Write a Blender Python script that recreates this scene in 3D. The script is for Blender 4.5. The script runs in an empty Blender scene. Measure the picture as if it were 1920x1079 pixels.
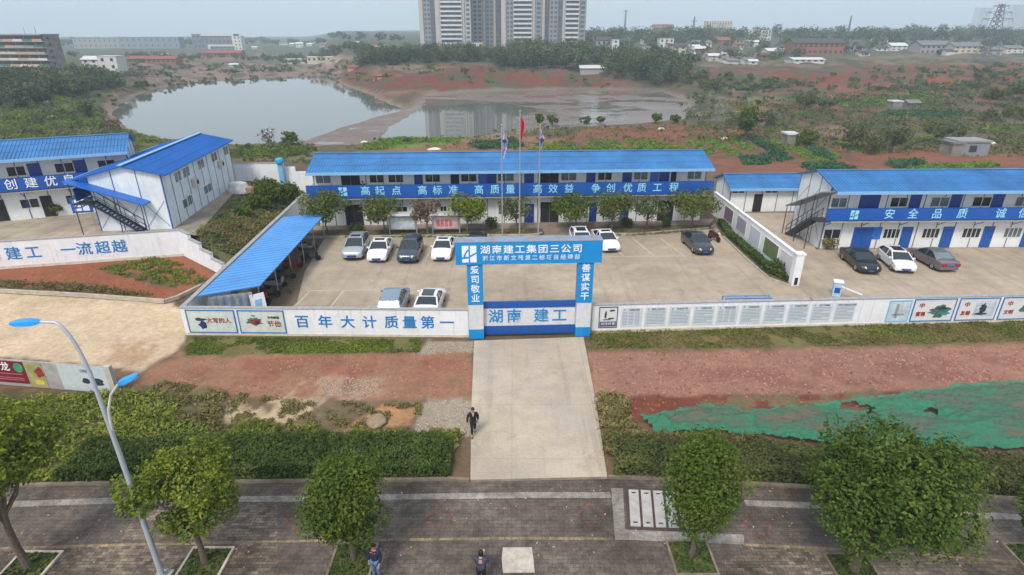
import bpy, bmesh, math, random
import numpy as np
from mathutils import Vector, Matrix
R = math.radians
scene = bpy.context.scene
col = scene.collection

# ------------------------------------------------------------------ camera
F_PX = 1085.0; H = 19.0; PITCH = math.atan((540 - 64) / F_PX)
SP, CP = math.sin(PITCH), math.cos(PITCH)
cam_d = bpy.data.cameras.new('camera'); cam = bpy.data.objects.new('camera', cam_d); col.objects.link(cam)
cam.location = (0, 0, H); cam.rotation_euler = (R(90) - PITCH, 0, 0)
cam_d.sensor_width = 36.0; cam_d.lens = 36.0 * F_PX / 1920.0
cam_d.clip_start = 0.2; cam_d.clip_end = 9000
scene.camera = cam

# ------------------------------------------------------------------ light: overcast day
SUN_EL, SUN_ROT = R(52), R(200)
world = bpy.data.worlds.new('World'); scene.world = world; world.use_nodes = True
wn = world.node_tree; wn.nodes.clear()
sky = wn.nodes.new('ShaderNodeTexSky'); sky.sky_type = 'NISHITA'; sky.sun_disc = False
sky.sun_elevation = SUN_EL; sky.sun_rotation = SUN_ROT; sky.air_density = 1.0; sky.dust_density = 4.0; sky.ozone_density = 1.0
bg1 = wn.nodes.new('ShaderNodeBackground'); bg1.inputs[1].default_value = 0.05
bg2 = wn.nodes.new('ShaderNodeBackground'); bg2.inputs[0].default_value = (0.645, 0.72, 0.78, 1); bg2.inputs[1].default_value = 0.68
wa = wn.nodes.new('ShaderNodeAddShader'); wo = wn.nodes.new('ShaderNodeOutputWorld')
wn.links.new(sky.outputs[0], bg1.inputs[0]); wn.links.new(bg1.outputs[0], wa.inputs[0])
wn.links.new(bg2.outputs[0], wa.inputs[1]); wn.links.new(wa.outputs[0], wo.inputs[0])
sun_d = bpy.data.lights.new('sun', 'SUN'); sun_d.energy = 2.0; sun_d.angle = R(14); sun_d.color = (1.0, 0.94, 0.85)
sun = bpy.data.objects.new('sun', sun_d); col.objects.link(sun)
# the sun stands behind the camera, a little to its left
sun.rotation_euler = (R(90) - SUN_EL, 0, R(-25))
vs = scene.view_settings
scene.display_settings.display_device = 'sRGB'
vs.view_transform = 'Standard'; vs.look = 'None'; vs.exposure = 0.42; vs.gamma = 1.0; vs.use_curve_mapping = False
scene.cycles.volume_bounces = 1
scene.cycles.max_bounces = 6
scene.cycles.transparent_max_bounces = 8

# ------------------------------------------------------------------ helpers
def ray(x, y):
    u = (x - 960) / F_PX; v = (y - 540) / F_PX
    return u, CP - v * SP, -SP - v * CP
def G(x, y, z=0.0):
    """the spot at height z that the photograph shows at (x, y)"""
    a, b, c = ray(x, y); t = (z - H) / c
    return Vector((a * t, b * t, z))
def ZY(x, y, Y):
    a, b, c = ray(x, y); t = Y / b
    return Vector((a * t, Y, H + c * t))

def prop(o, label=None, cat=None, group=None, kind=None):
    if label: o['label'] = label
    if cat: o['category'] = cat
    if group: o['group'] = group
    if kind: o['kind'] = kind
    return o
def thing(name, label, cat, loc=(0, 0, 0), rz=0.0, group=None):
    o = bpy.data.objects.new(name, None); col.objects.link(o)
    o.empty_display_size = 0.3
    o.location = loc; o.rotation_euler = (0, 0, rz)
    return prop(o, label, cat, group)
def copy_tree(o, parent=None):
    c = o.copy(); col.objects.link(c); c.parent = parent
    for ch in list(o.children): copy_tree(ch, c)
    return c

class MB:
    """collects faces and links them as one mesh object"""
    def __init__(s): s.v = []; s.f = []; s.m = []; s.mi = 0; s.T = None
    def add(s, vs, fs):
        n = len(s.v)
        for p in vs:
            p = Vector(p)
            if s.T is not None: p = s.T @ p
            s.v.append(p[:])
        for f in fs: s.f.append([i + n for i in f]); s.m.append(s.mi)
        return s
    def box(s, x0, x1, y0, y1, z0, z1):
        return s.add([(x0,y0,z0),(x1,y0,z0),(x1,y1,z0),(x0,y1,z0),(x0,y0,z1),(x1,y0,z1),(x1,y1,z1),(x0,y1,z1)],
            [(0,3,2,1),(4,5,6,7),(0,1,5,4),(1,2,6,5),(2,3,7,6),(3,0,4,7)])
    def quad(s, *p): return s.add(p, [list(range(len(p)))])
    def prism(s, poly, d):
        """a flat outline pushed along the vector d"""
        d = Vector(d); n = len(poly); a = [Vector(p) for p in poly]
        return s.add(a + [p + d for p in a], [list(range(n))[::-1], list(range(n, 2*n))] + [[i, (i+1) % n, n + (i+1) % n, n + i] for i in range(n)])
    def tube(s, pts, r, k=8, cap=True):
        pts = [Vector(p) for p in pts]
        rs = r if isinstance(r, (list, tuple)) else [r] * len(pts)
        vs_, fs = [], []; ref = None
        for i, p in enumerate(pts):
            t = (pts[min(i+1, len(pts)-1)] - pts[max(i-1, 0)]).normalized()
            if ref is None: ref = Vector((0,0,1)) if abs(t.z) < 0.9 else Vector((1,0,0))
            a = t.cross(ref).normalized(); b = t.cross(a).normalized(); ref = -a.cross(t) if False else ref
            for j in range(k):
                an = 2 * math.pi * j / k
                vs_.append(p + (a * math.cos(an) + b * math.sin(an)) * rs[i])
        for i in range(len(pts) - 1):
            for j in range(k):
                fs.append((i*k + j, i*k + (j+1) % k, (i+1)*k + (j+1) % k, (i+1)*k + j))
        if cap: fs.append(list(range(k))[::-1]); fs.append(list(range((len(pts)-1)*k, len(pts)*k)))
        return s.add(vs_, fs)
    def bar(s, a, b, w, h):
        """a square-section bar from a to b"""
        a, b = Vector(a), Vector(b); t = (b - a).normalized()
        up = Vector((0,0,1)) if abs(t.z) < 0.95 else Vector((0,1,0))
        x = t.cross(up).normalized() * w / 2; y = x.cross(t).normalized() * h / 2
        q = [-x-y, x-y, x+y, -x+y]
        return s.add([a+i for i in q] + [b+i for i in q], [(0,3,2,1),(4,5,6,7),(0,1,5,4),(1,2,6,5),(2,3,7,6),(3,0,4,7)])
    def lathe(s, prof, k=12, c=(0,0,0), axis='z'):
        vs_, fs = [], []
        for r, z in prof:
            for j in range(k):
                an = 2 * math.pi * j / k; p = (r*math.cos(an), r*math.sin(an), z)
                if axis == 'x': p = (z, p[0], p[1])
                if axis == 'y': p = (p[0], z, p[1])
                vs_.append((p[0]+c[0], p[1]+c[1], p[2]+c[2]))
        for i in range(len(prof)-1):
            for j in range(k): fs.append((i*k+j, i*k+(j+1)%k, (i+1)*k+(j+1)%k, (i+1)*k+j))
        fs.append(list(range(k))[::-1]); fs.append(list(range((len(prof)-1)*k, len(prof)*k)))
        return s.add(vs_, fs)
    def loft(s, rings, cap=True):
        k = len(rings[0]); vs_ = [p for r in rings for p in r]; fs = []
        for i in range(len(rings)-1):
            for j in range(k): fs.append((i*k+j, i*k+(j+1)%k, (i+1)*k+(j+1)%k, (i+1)*k+j))
        if cap: fs.append(list(range(k))[::-1]); fs.append(list(range((len(rings)-1)*k, len(rings)*k)))
        return s.add(vs_, fs)
    def build(s, name, mats, parent=None, smooth=False, bevel=0.0):
        me = bpy.data.meshes.new(name); me.from_pydata(s.v, [], s.f)
        mats = mats if isinstance(mats, (list, tuple)) else [mats]
        for m in mats: me.materials.append(m)
        if len(mats) > 1: me.polygons.foreach_set('material_index', s.m)
        bm = bmesh.new(); bm.from_mesh(me)
        bmesh.ops.recalc_face_normals(bm, faces=bm.faces[:])
        bm.to_mesh(me); bm.free()
        if smooth:
            me.polygons.foreach_set('use_smooth', [True] * len(me.polygons)); me.set_sharp_from_angle(angle=R(38))
        me.update()
        o = bpy.data.objects.new(name, me); col.objects.link(o); o.parent = parent
        if bevel:
            b = o.modifiers.new('bevel', 'BEVEL'); b.width = bevel; b.segments = 2; b.limit_method = 'ANGLE'
        return o
def mesh_np(name, V, Fq, mats, parent=None, tint=None, attr='tint', smooth=False):
    """a mesh of n-gons of equal size straight from arrays; tint is one value or colour per vertex"""
    V = np.asarray(V, dtype=np.float32); Fq = np.asarray(Fq, dtype=np.int32); n, k = Fq.shape
    me = bpy.data.meshes.new(name)
    me.vertices.add(len(V)); me.vertices.foreach_set('co', V.ravel())
    me.loops.add(n * k); me.loops.foreach_set('vertex_index', Fq.ravel())
    me.polygons.add(n); me.polygons.foreach_set('loop_start', np.arange(0, n*k, k, dtype=np.int32))
    if tint is not None:
        tint = np.asarray(tint, dtype=np.float32)
        if tint.ndim == 1:
            me.attributes.new(attr, 'FLOAT', 'POINT').data.foreach_set('value', tint)
        else:
            c4 = np.ones((len(V), 4), np.float32); c4[:, :3] = tint
            me.attributes.new(attr, 'FLOAT_COLOR', 'POINT').data.foreach_set('color', c4.ravel())
    for m in (mats if isinstance(mats, (list, tuple)) else [mats]): me.materials.append(m)
    if smooth: me.polygons.foreach_set('use_smooth', [True] * n)
    me.update(calc_edges=True); me.validate()
    o = bpy.data.objects.new(name, me); col.objects.link(o); o.parent = parent
    return o

# ------------------------------------------------------------------ materials
MATS = {}
def mat(name, c, rough=0.6, metal=0.0, var=0.12, scale=3.0, bump=0.0, bscale=40.0, c2=None, spec=0.4, alpha=1.0, trans=0.0, coat=0.0):
    """paint, plastic, stone: a base colour broken up by two scales of noise in object space"""
    if name in MATS: return MATS[name]
    m = bpy.data.materials.new(name); m.use_nodes = True; nt = m.node_tree; b = nt.nodes['Principled BSDF']
    b.inputs['Roughness'].default_value = rough; b.inputs['Metallic'].default_value = metal
    b.inputs['Specular IOR Level'].default_value = spec
    if coat: b.inputs['Coat Weight'].default_value = coat; b.inputs['Coat Roughness'].default_value = 0.05
    if trans: b.inputs['Transmission Weight'].default_value = trans
    if alpha < 1: b.inputs['Alpha'].default_value = alpha
    tc = nt.nodes.new('ShaderNodeTexCoord')
    if var > 0 or c2:
        n1 = nt.nodes.new('ShaderNodeTexNoise'); n1.inputs['Scale'].default_value = scale; n1.inputs['Detail'].default_value = 6
        n1.inputs['Roughness'].default_value = 0.65
        nt.links.new(tc.outputs['Object'], n1.inputs['Vector'])
        r = nt.nodes.new('ShaderNodeValToRGB')
        c2_ = c2 or tuple(x * (1 - var) for x in c); c1_ = c if c2 else tuple(min(1, x * (1 + var * 0.6)) for x in c)
        r.color_ramp.elements[0].position = 0.34; r.color_ramp.elements[0].color = (*c2_, 1)
        r.color_ramp.elements[1].position = 0.66; r.color_ramp.elements[1].color = (*c1_, 1)
        nt.links.new(n1.outputs['Fac'], r.inputs[0]); nt.links.new(r.outputs[0], b.inputs['Base Color'])
    else: b.inputs['Base Color'].default_value = (*c, 1)
    if bump:
        n2 = nt.nodes.new('ShaderNodeTexNoise'); n2.inputs['Scale'].default_value = bscale; n2.inputs['Detail'].default_value = 5
        nt.links.new(tc.outputs['Object'], n2.inputs['Vector'])
        bp = nt.nodes.new('ShaderNodeBump'); bp.inputs['Strength'].default_value = bump; bp.inputs['Distance'].default_value = 0.05
        nt.links.new(n2.outputs['Fac'], bp.inputs['Height']); nt.links.new(bp.outputs[0], b.inputs['Normal'])
    MATS[name] = m
    return m
def leaf_mat(name, dark, mid, light, trans=0.25):
    """leaves: each leaf carries its own tint, mixed through three greens"""
    if name in MATS: return MATS[name]
    m = bpy.data.materials.new(name); m.use_nodes = True; nt = m.node_tree; b = nt.nodes['Principled BSDF']; out = nt.nodes['Material Output']
    at = nt.nodes.new('ShaderNodeAttribute'); at.attribute_name = 'tint'
    r = nt.nodes.new('ShaderNodeValToRGB'); e = r.color_ramp.elements
    e[0].position = 0.0; e[0].color = (*dark, 1); e[1].position = 1.0; e[1].color = (*light, 1)
    x = e.new(0.5); x.color = (*mid, 1)
    nt.links.new(at.outputs['Fac'], r.inputs[0]); nt.links.new(r.outputs[0], b.inputs['Base Color'])
    b.inputs['Roughness'].default_value = 0.65; b.inputs['Specular IOR Level'].default_value = 0.12
    tr = nt.nodes.new('ShaderNodeBsdfTranslucent'); nt.links.new(r.outputs[0], tr.inputs[0])
    mx = nt.nodes.new('ShaderNodeMixShader'); mx.inputs[0].default_value = trans
    nt.links.new(b.outputs[0], mx.inputs[1]); nt.links.new(tr.outputs[0], mx.inputs[2]); nt.links.new(mx.outputs[0], out.inputs[0])
    MATS[name] = m
    return m

# ------------------------------------------------------------------ numpy noise
def _hash(ix, iy, s):
    n = (ix.astype(np.int64) * 374761393 + iy.astype(np.int64) * 668265263 + s * 974711) & 0x7fffffff
    n = ((n ^ (n >> 13)) * 1274126177) & 0x7fffffff
    return ((n ^ (n >> 16)) & 0xffff) / 65535.0
def vnoise(x, y, s=0):
    x = np.asarray(x, float); y = np.asarray(y, float)
    ix, iy = np.floor(x), np.floor(y); fx, fy = x - ix, y - iy
    fx = fx*fx*(3-2*fx); fy = fy*fy*(3-2*fy)
    a, b, c, d = _hash(ix, iy, s), _hash(ix+1, iy, s), _hash(ix, iy+1, s), _hash(ix+1, iy+1, s)
    return a*(1-fx)*(1-fy) + b*fx*(1-fy) + c*(1-fx)*fy + d*fx*fy
def fbm(x, y, s=0, o=4):
    t = 0; a = 0.5; w = 0
    for i in range(o):
        t = t + a * vnoise(np.asarray(x) * 2**i, np.asarray(y) * 2**i, s + i * 17); w += a; a *= 0.55
    return t / w
def sstep(a, b, x):
    t = np.clip((x - a) / (b - a), 0, 1); return t*t*(3-2*t)
def inpoly(px, py, poly):
    r = np.zeros(np.shape(px), bool); n = len(poly)
    for i in range(n):
        x0, y0 = poly[i]; x1, y1 = poly[(i+1) % n]
        if y0 == y1: continue
        c = ((y0 > py) != (y1 > py)) & (px < (x1-x0) * (py-y0) / (y1-y0) + x0)
        r ^= c
    return r
def sdpoly(px, py, poly):
    """signed distance to an outline, negative inside"""
    d = np.full(np.shape(px), 1e9); n = len(poly)
    for i in range(n):
        x0, y0 = poly[i]; x1, y1 = poly[(i+1) % n]
        ex, ey = x1-x0, y1-y0; L = ex*ex + ey*ey + 1e-9
        t = np.clip(((px-x0)*ex + (py-y0)*ey) / L, 0, 1)
        d = np.minimum(d, np.hypot(px-x0-t*ex, py-y0-t*ey))
    return np.where(inpoly(px, py, poly), -d, d)
# ------------------------------------------------------------------ the ground: one sheet to the horizon
LAKE_Z = -4.0
def outline(pts, z=0.0): return [tuple(G(x, y, z)[:2]) for x, y in pts]
LAKE = outline([(212,214),(224,198),(258,178),(300,166),(345,156),(420,150),(500,146),(575,142),(612,141),(632,150),(640,160),(690,176),(728,196),(762,206),
                (700,222),(640,240),(560,268),(520,274),(440,276),(300,262),(236,240)], LAKE_Z)
POND = outline([(798,186),(880,188),(950,196),(1000,204),(985,216),(965,232),(960,246),(880,262),(740,262),(712,258),(742,232),(790,205)], LAKE_Z)
MUD = outline([(600,280),(560,270),(700,222),(762,206),(800,178),(900,172),(1100,168),(1240,172),(1290,190),(1300,225),(1200,236),(1000,250),(940,262),(700,275)], LAKE_Z)
PATH_A, PATH_B = G(372,440,2.2), G(455,343,2.2)          # right edge of the raised yard
def line_x(a, b, Y): return a.x + (b.x - a.x) * (Y - a.y) / (b.y - a.y)
RW0, RW1, RW2 = Vector((-45.17,47.41,0)), Vector((-30.67,50.76,0)), Vector((-24.4,45.6,0))   # foot of the white retaining wall
SIDE0, SIDE1 = Vector((-22.5,35.3,0)), Vector((-24.4,72.0,0))                               # wall behind the bike shed
def height(X, Y):
    X = np.asarray(X, float); Y = np.asarray(Y, float)
    az = X / np.maximum(Y, 1)
    zl = np.interp(Y, [0,74,106,330,400,500,700,1000,1500,2200,2700], [0,0,-2.8,-2.8,-2.2,-1,1,3,4,6,7])
    zr = np.interp(Y, [0,74,106,200,256,270,350,440,600,800,1000,1400,2000,2700], [0,0,-2.8,-2.6,-1.5,2.5,4.6,8.5,11,14,17,21,25,28])
    w = sstep(-0.33, -0.26, az)
    h = zl * (1-w) + zr * w
    # the wooded bank on the far left
    h = h + 6.0 * sstep(-0.50, -0.72, az) * sstep(140, 210, Y) * (1 - sstep(420, 700, Y))
    amp = 0.03 + 0.45 * sstep(80, 130, Y) + 1.6 * sstep(170, 330, Y) * w + 3.0 * sstep(600, 1500, Y)
    wl = 1.5 + 9 * sstep(80, 200, Y) + 60 * sstep(500, 1200, Y)
    h = h + amp * (fbm(X / wl, Y / wl, 3) - 0.5) * 2 - 0.05
    # raised yard on the left and the bank that falls from it
    x1 = line_x(PATH_A, PATH_B, Y); x2 = line_x(SIDE0, SIDE1, Y) - 0.3
    t = np.clip((x2 - X) / np.maximum(x2 - x1, 1.0), 0, 1)
    front = np.where(X < RW1.x, RW1.y + (X - RW1.x) * 0.231, RW1.y + (X - RW1.x) * (RW2.y - RW1.y) / (RW2.x - RW1.x))
    bank = 2.12 * np.minimum(1, t * 1.05) + 0.35 * np.sin(np.clip(t,0,1) * math.pi) * (0.6 + 0.8 * fbm(X / 2.2, Y / 2.2, 9))
    bank = np.where(t >= 1, 2.12, bank)
    up = sstep(0.75, 1.15, Y - front) * (1 - sstep(80, 104, Y))
    h = np.where((X < x2) & (Y > front) & (Y < 106), np.maximum(h, h * (1-up) + bank * up), h)
    # lake, pond and the mud flat between them
    m = sdpoly(X, Y, MUD); m = np.where((Y > 100) & (Y < 600), m, 1e9)
    hm = -3.93 + 0.34 * (fbm(X / 14, Y / 9, 21, 5) - 0.52) + np.maximum(m, 0) * 0.35
    l = np.minimum(sdpoly(X, Y, LAKE), sdpoly(X, Y, POND))
    wob = 2.2 * (fbm(X / 7, Y / 7, 5) - 0.5) * np.clip(Y / 160, 0.4, 2)
    l = l + wob
    h = np.where((Y > 108) & (l > 0) & (m > 0), np.maximum(h, -3.75), h)
    h = np.where(m < 14, np.minimum(h, hm), h)
    sl = np.where(l > 0, 0.10 + 0.3 * sstep(0.0, 4.0, l) * np.where(m < 0, 0.0, 1.0), 0.12)
    h = np.where(Y > 100, np.minimum(h, np.where(m < 0, np.where(l > 0, h, LAKE_Z + np.maximum(l * 0.12, -1.2) - 0.05), LAKE_Z + np.where(l > 0, l * sl, np.maximum(l * 0.12, -1.2) - 0.02))), h)
    return h
def hz(x, y): return float(height(np.array([x]), np.array([y]))[0])
def GT(px, py):
    """where the line of sight through (px, py) meets the ground"""
    a, b, c = ray(px, py); z = 0.0
    lo, hi = 5.0, 2600.0
    ts = np.geomspace(lo, hi, 1600); hx = height(a*ts, b*ts); d = H + c*ts - hx
    k = np.argmax(d < 0)
    if d[k] >= 0: k = len(ts) - 1
    t0, t1 = ts[max(k-1,0)], ts[k]
    for _ in range(24):
        tm = (t0+t1)/2
        if H + c*tm - hz(a*tm, b*tm) < 0: t1 = tm
        else: t0 = tm
    return Vector((a*t1, b*t1, hz(a*t1, b*t1)))

# land cover, as outlines traced in the photograph and dropped on the ground
SOIL=(.185,.075,.042); RED=(.150,.047,.028); PINK=(.275,.140,.098); TRACK=(.265,.135,.080); DRY=(.165,.120,.062); SCRUB=(.085,.092,.038); DUN=(.155,.115,.070)
GRASS=(.140,.130,.046); VEG=(.100,.185,.030); VEG2=(.060,.125,.050); WOODS=(.040,.062,.032); MUDC=(.170,.137,.116); SANDY=(.42,.32,.20); PALE=(.53,.405,.275)
GRAVEL=(.29,.235,.18); TOWN=(.17,.16,.15); BROWN=(.15,.095,.060)
# (outline, colour, edge softness px, share covered, patch size m)
COVER = [
 ([(-900,1400),(2900,1400),(2900,640),(-900,640)], BROWN, 8, 1, 2),
 ([(-900,330),(2900,330),(2900,190),(-900,190)], (.115,.080,.050), 14, 1, 9),
 ([(-900,200),(2900,200),(2900,112),(-900,112)], (.125,.072,.052), 12, 1, 9),
 ([(-900,118),(2900,118),(2900,20),(-900,20)], (.075,.088,.055), 10, 1, 60),
 # left shore
 ([(-900,330),(250,330),(235,260),(205,225),(225,185),(300,160),(-900,120)], SCRUB, 10, 1, 6),
 ([(-100,150),(140,120),(230,150),(215,170),(160,180),(60,210),(-100,240)], WOODS, 8, 1, 6),
 ([(165,170),(232,166),(225,180),(170,190)], GRASS, 5, .9, 4),
 ([(210,225),(200,205),(228,178),(300,155),(420,148),(420,141),(300,146),(215,168),(185,205),(190,230)], (.20,.135,.085), 4, .9, 6),
 ([(-100,262),(60,255),(170,238),(200,246),(150,258),(-100,278)], SOIL, 6, .9, 5),
 ([(85,230),(160,222),(158,234),(90,238)], VEG, 3, .95, 3),
 ([(0,240),(70,238),(60,250),(0,252)], VEG, 3, .9, 3),
 ([(-50,270),(120,258),(280,258),(320,268),(200,280),(-50,290)], GRASS, 5, .9, 3),
 # far shore
 ([(270,160),(640,142),(640,118),(420,122),(270,140)], (.20,.14,.11), 5, .85, 8),
 ([(240,128),(700,118),(700,104),(240,104)], (.19,.125,.10), 6, .6, 14),
 ([(530,122),(640,118),(640,110),(540,112)], (.42,.36,.31), 3, .8, 12),
 # the red point behind the pond
 ([(622,152),(660,128),(720,120),(800,122),(930,124),(1000,138),(1080,138),(1130,150),(1180,168),(1240,172),(1100,176),(800,180),(700,176),(640,165)], (.135,.043,.027), 5, 1, 8),
 ([(690,178),(900,178),(1230,176),(1230,168),(900,170),(690,170)], (.20,.105,.075), 4, .8, 9),
 ([(700,120),(800,118),(880,126),(790,140),(700,138)], DUN, 5, .5, 6),
 ([(960,138),(1100,140),(1040,144),(960,142)], GRASS, 3, .7, 8),
 # right, far: red tips and scrub
 ([(1270,160),(1330,128),(1500,120),(1920,108),(2300,105),(2300,190),(1700,185),(1560,165),(1400,168)], RED, 8, .74, 11),
 ([(1270,150),(1420,140),(1500,165),(1320,172)], (.10,.085,.055), 8, .8, 8),
 ([(1600,150),(1760,140),(1900,150),(1900,178),(1700,172)], (.12,.085,.06), 8, .55, 8),
 ([(1280,118),(1920,96),(2300,95),(2300,112),(1280,130)], (.15,.115,.075), 5, .7, 20),
 ([(1280,215),(1275,178),(1330,168),(1460,172),(1520,190),(1480,212),(1340,226)], (.135,.130,.055), 6, .95, 6),
 ([(1560,190),(1640,182),(1730,168),(1760,180),(1700,196),(1600,200)], VEG, 4, .75, 5),
 ([(1660,206),(1760,205),(1830,216),(1760,222),(1650,214)], VEG2, 3, .85, 5),
 ([(1830,234),(1960,228),(1960,248),(1840,244)], GRASS, 3, .85, 4),
 ([(1460,205),(1560,196),(1640,206),(1640,222),(1540,235),(1460,228)], RED, 5, .85, 8),
 ([(1750,190),(1830,188),(1960,196),(1960,210),(1760,206)], RED, 4, .8, 6),
 # scrub that has come up all over the tips
 ([(-900,330),(2900,330),(2900,112),(-900,112)], (.072,.074,.036), 6, .34, 5),
 ([(1200,250),(2900,250),(2900,108),(1200,112)], (.060,.066,.040), 6, .36, 9),
 ([(1270,200),(1500,150),(1920,140),(1920,190),(1500,215)], (.20,.066,.034), 6, .34, 6),
 # right, near: gardens
 ([(1040,262),(1130,238),(1300,234),(1420,236),(1460,250),(1380,262),(1150,266)], SOIL, 5, .9, 4),
 ([(1430,258),(1480,240),(1600,236),(1640,262),(1700,285),(1600,282),(1500,268)], (.17,.105,.07), 6, .8, 4),
 ([(1330,292),(1480,288),(1600,286),(1760,278),(1960,292),(1960,330),(1330,330)], SOIL, 5, .95, 4),
 ([(640,282),(760,262),(960,250),(1060,262),(1060,290),(640,290)], (.20,.105,.06), 5, .9, 4),
 ([(665,282),(700,270),(770,258),(840,252),(880,262),(840,270),(720,280)], VEG, 3, .85, 2.5),
 ([(1090,272),(1150,262),(1330,262),(1400,268),(1400,275),(1090,278)], SOIL, 3, .8, 3),
 ([(560,268),(620,262),(700,238),(765,207),(752,206),(640,232),(540,264)], (.165,.115,.085), 3, .9, 3),
 ([(440,276),(540,270),(640,280),(620,300),(440,300)], GRASS, 5, .8, 3),
 ([(600,275),(700,284),(600,292)], SCRUB, 4, .9, 3),
 ([(1440,300),(1470,262),(1640,258),(1660,300)], (.15,.075,.042), 6, .7, 4),
 # bed soil patches between vegetable rows
 ([(1280,300),(1280,258),(1580,256),(1600,300)], (.13,.070,.042), 5, .8, 4),
 # bank behind the bike shed and the bed under the slogan wall
 ([(366,450),(440,372),(505,335),(580,365),(530,408),(430,500),(400,480)], SCRUB, 3, 1, 1.5),
 ([(420,430),(500,395),(530,408),(470,465),(430,460)], (.16,.115,.055), 6, .7, 1.5),
 ([(500,408),(532,392),(540,405),(470,462),(448,462)], SOIL, 4, .8, 1),
 ([(-300,560),(-300,520),(0,505),(200,488),(300,475),(345,482),(410,520),(380,545),(310,566),(150,556)], (.25,.088,.042), 3, 1, 2),
 ([(180,505),(300,483),(350,500),(385,530),(330,540),(260,528)], SCRUB, 7, .5, 1.0),
 ([(-300,556),(0,530),(140,540),(300,560),(150,556)], (.12,.085,.04), 5, .5, 1),
 # left track and verges
 ([(-400,660),(-400,540),(0,545),(150,553),(312,568),(350,585),(348,640),(330,662),(270,700),(215,692),(0,668)], PALE, 6, 1, 3),
 ([(150,640),(300,640),(360,650),(330,690),(200,700)], (.40,.27,.17), 16, .6, 2.5),
 ([(240,722),(300,690),(350,658),(520,662),(890,660),(890,748),(700,752),(500,745),(380,735)], TRACK, 6, 1, 3),
 ([(330,700),(520,668),(885,664),(885,700),(600,720),(400,725)], (.25,.105,.065), 12, .6, 2.5),
 ([(345,665),(352,632),(560,634),(790,637),(785,662),(600,666),(450,668)], GRASS, 7, 1, 1),
 ([(345,648),(500,640),(700,652),(600,664),(400,664)], (.15,.115,.045), 6, .5, .7),
 ([(785,664),(800,638),(888,640),(888,662)], GRAVEL, 3, 1, 1),
 ([(540,742),(560,712),(640,702),(730,706),(740,735),(660,752)], (.34,.22,.15), 10, .6, 1.2),
 ([(400,795),(430,760),(520,742),(620,752),(640,790),(520,800)], SANDY, 8, .75, 1.5),
 ([(520,800),(620,755),(720,750),(790,760),(785,800),(640,812)], (.145,.105,.06), 8, .85, 1),
 ([(650,800),(720,762),(785,765),(770,800),(690,812)], (.36,.19,.095), 7, .8, 1.5),
 ([(775,800),(800,750),(888,748),(886,815),(800,830)], (.30,.25,.19), 5, .95, .8),
 ([(-300,760),(-300,720),(0,735),(60,728),(0,748)], RED, 4, .9, 2),
 ([(-400,950),(-400,745),(120,735),(300,728),(420,742),(400,790),(560,800),(640,815),(780,806),(870,805),(850,900),(0,910)], (.085,.075,.032), 8, 1, 1.2),
 ([(270,760),(300,715),(420,735),(400,780)], (.15,.12,.055), 8, .7, 1),
 # right verges
 ([(1096,655),(1112,620),(1500,612),(1920,598),(2400,590),(2400,632),(1920,640),(1500,652)], GRASS, 7, 1, 1),
 ([(1100,655),(1300,632),(1920,622),(2400,618),(2400,630),(1920,640)], (.17,.125,.045), 6, .55, .8),
 ([(1100,748),(1098,660),(1500,656),(1920,644),(2400,636),(2400,730),(1920,722),(1500,742)], PINK, 7, 1, 2),
 ([(1110,700),(1500,690),(1920,660),(2400,650),(2400,690),(1920,712),(1500,730)], (.235,.105,.075), 10, .5, 1.6),
 ([(1160,790),(1180,745),(1500,738),(1700,735),(1700,760),(1350,775),(1200,790)], RED, 5, 1, 2),
 ([(1110,748),(1180,748),(1170,800),(1210,830),(1140,830)], (.13,.105,.055), 4, 1, .8),
 ([(1290,745),(1480,740),(1700,732),(1680,752),(1350,768)], (.15,.115,.06), 5, .5, 1),
 ([(1180,830),(1250,815),(1500,832),(1920,845),(2400,860),(2400,960),(1140,905)], (.10,.075,.045), 5, 1, 1),
]
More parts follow.
